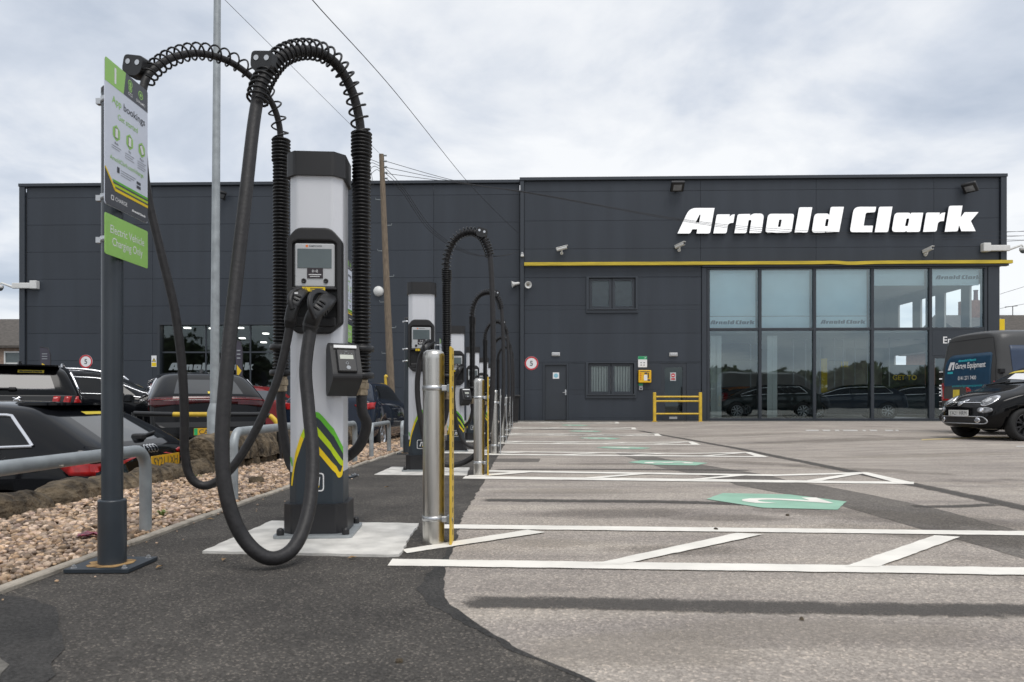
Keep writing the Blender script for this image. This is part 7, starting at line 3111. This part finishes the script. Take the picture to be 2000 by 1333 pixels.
# ---------------- grey panel van behind it, seen from its rear right corner
VAN = [(-2.70, -2.69, -2.62, .985, .88, .30, 1.45, 2.26), (-2.66, -2.63, -2.54, 1.03, .95, .28, 1.45, 2.31), (-2.2, -2.2, -2.2, 1.035, .96, .28, 1.45, 2.33), (-1.0, -1.0, -1.0, 1.035, .96, .28, 1.44, 2.31), (.3, .3, .3, 1.035, .95, .28, 1.43, 2.30), (1.3, 1.3, 1.15, 1.03, .86, .28, 1.40, 2.26), (1.75, 1.75, 1.4, 1.02, .82, .28, 1.36, 2.10), (2.2, 2.2, 2.15, 1.0, .80, .28, 1.20, 1.35), (2.6, 2.55, 2.5, .95, .7, .30, 1.05, 1.15), (2.75, 2.72, 2.66, .80, .6, .34, .82, .90)]
va = R(2)
vcorner = Vector((10.28, 15.25, 0))          # near rear corner
vx = Vector((math.cos(va), math.sin(va), 0))
vy = Vector((-vx.y, vx.x, 0))
vloc = vcorner + vx * 2.70 + vy * 1.0
t, full, me = base_car('panel_van', 'grey panel van with navy rear sign and yellow plate parked behind the small black car', VAN, P_van, (vloc.x, vloc.y, .0), va, (5, 7), [(6, 7)], [(1.75, .90), (-1.55, .90)], wheel_r=.34, rear_glass=False, bulge=(.03, .08), wf=.86, lower=M_carblk)
t['category'] = 'van'
sgp = rnd_poly([(-.86, 1.08, .05), (-.16, 1.10, .05), (.10, .98, .05), (.14, .93, .04), (.74, .93, .08), (.76, 1.80, .08), (-.60, 1.80, .10), (-.80, 1.66, .10)])
vs_o = decal(MB(), full, sgp, rf, .008, .10, skirt=.008).build('rear_sign', M_navy, t)
m = MB()
decal_text(m, full, 'Garage Equipment', .125, rf @ T(.08, 1.485, 0), .016, bold=.02, width=1.02)
decal_text(m, full, '0141 271 7400', .085, rf @ T(.0, 1.22, 0), .016, bold=.01, width=.62)
decal(m, full, [(-.70, 1.46), (-.62, 1.64), (-.45, 1.64), (-.47, 1.46), (-.53, 1.46), (-.515, 1.58), (-.55, 1.58), (-.60, 1.46)], rf, .016, .1, 0, 0)
m.build('white_lettering', M_ink, vs_o)
m = MB()
v, f = logo_data(.62)
decal_text(m, full, '', 1, rf @ T(-.02, 1.66, 0), .016, data=(v, f))
decal_text(m, full, 'arnoldclarkgarageequipment.com', .055, rf @ T(.08, 1.06, 0), .016, width=1.2)
decal(m, full, [(-.70, 1.37), (-.50, 1.37), (-.50, 1.42), (-.70, 1.42)], rf, .016, .1, 0, 0)
m.build('teal_lettering', M_teal, vs_o)
sd_o = decal(MB(), full, [(-2.38, 1.02), (1.0, 1.02), (1.0, 1.93), (-2.44, 1.93)], RIGHTF, .008, .15, skirt=.008).build('side_sign', M_navy2, t)
m = MB()
decal_text(m, full, 'Find', .15, RIGHTF @ T(-2.12, 1.55, 0), .016, bold=.03, align='LEFT')
decal_text(m, full, 'help', .15, RIGHTF @ T(-1.98, 1.34, 0), .016, bold=.03, align='LEFT')
m.build('white_lettering', M_ink, sd_o)
for sg in (-1, 1):
    o = decal(MB(), full, rnd_poly([(sg * .86, .78), (sg * 1.03, .78), (sg * 1.03, 1.16), (sg * .88, 1.16)]), rf, .014, .06, skirt=.02).build('tail_lamp', M_tail, t)
    decal(MB(), full, rnd_poly([(sg * .90, .83), (sg * .97, .86), (sg * .99, 1.10), (sg * .91, 1.0)]), rf, .02, .06).build('lamp_insert', M_screenp, o)
    F_ = LEFTF if sg < 0 else RIGHTF
    s2 = -1 if sg < 0 else 1
    decal(MB(), full, rnd_poly([(s2 * -2.72, .74), (s2 * -2.55, .80), (s2 * -2.46, 1.02), (s2 * -2.52, 1.16), (s2 * -2.72, 1.17)]), F_, .014, .05, skirt=.02).build('tail_lamp', M_tail, t)
    for z in (.62, 1.33):
        MB().box(-2.71, -2.60, sg * 1.0 - .05, sg * 1.0 + .05, z, z + .10, bev=.01).build('door_hinge', M_carblk, t)
pl_ = plate(t, 'SD17 XPW', -2.745, .28, .56, True, sz=.078)
MB().box(-2.75, -2.71, .05, .62, .64, .77, bev=.015).build('plate_lamp_housing', M_carblk, t)
MB().box(-2.78, -2.60, -.98, .98, .26, .44, bev=.05).build('rear_bumper', M_carblk, t)
decal(MB(), full, rnd_poly([(-.50, .80), (-.26, .80), (-.26, 1.0), (-.50, 1.0)]), rf, .008, .1, skirt=0).build('yellow_sticker', M_stickery, t)
decal(MB(), full, [(-.02, .92), (.20, .92), (.05, 1.05), (-.04, 1.05)], rf, .012, .1).build('rear_reflector', M_tail, t)
MB().box(-2.76, -2.70, -.26, .0, .76, .84, bev=.02).build('door_handle', M_carblk, t)
seam(t, full, [(.0, .45), (.0, .92)], rf, .012)
seam(t, full, [(-.90, .45), (-.88, 1.60), (-.74, 2.12), (.74, 2.12), (.88, 1.60), (.90, .45)], rf, .014)
seam(t, full, [(-2.05, .90), (1.05, .90)], RIGHTF, .014)
seam(t, full, [(-2.10, 1.98), (1.05, 1.98)], RIGHTF, .014)
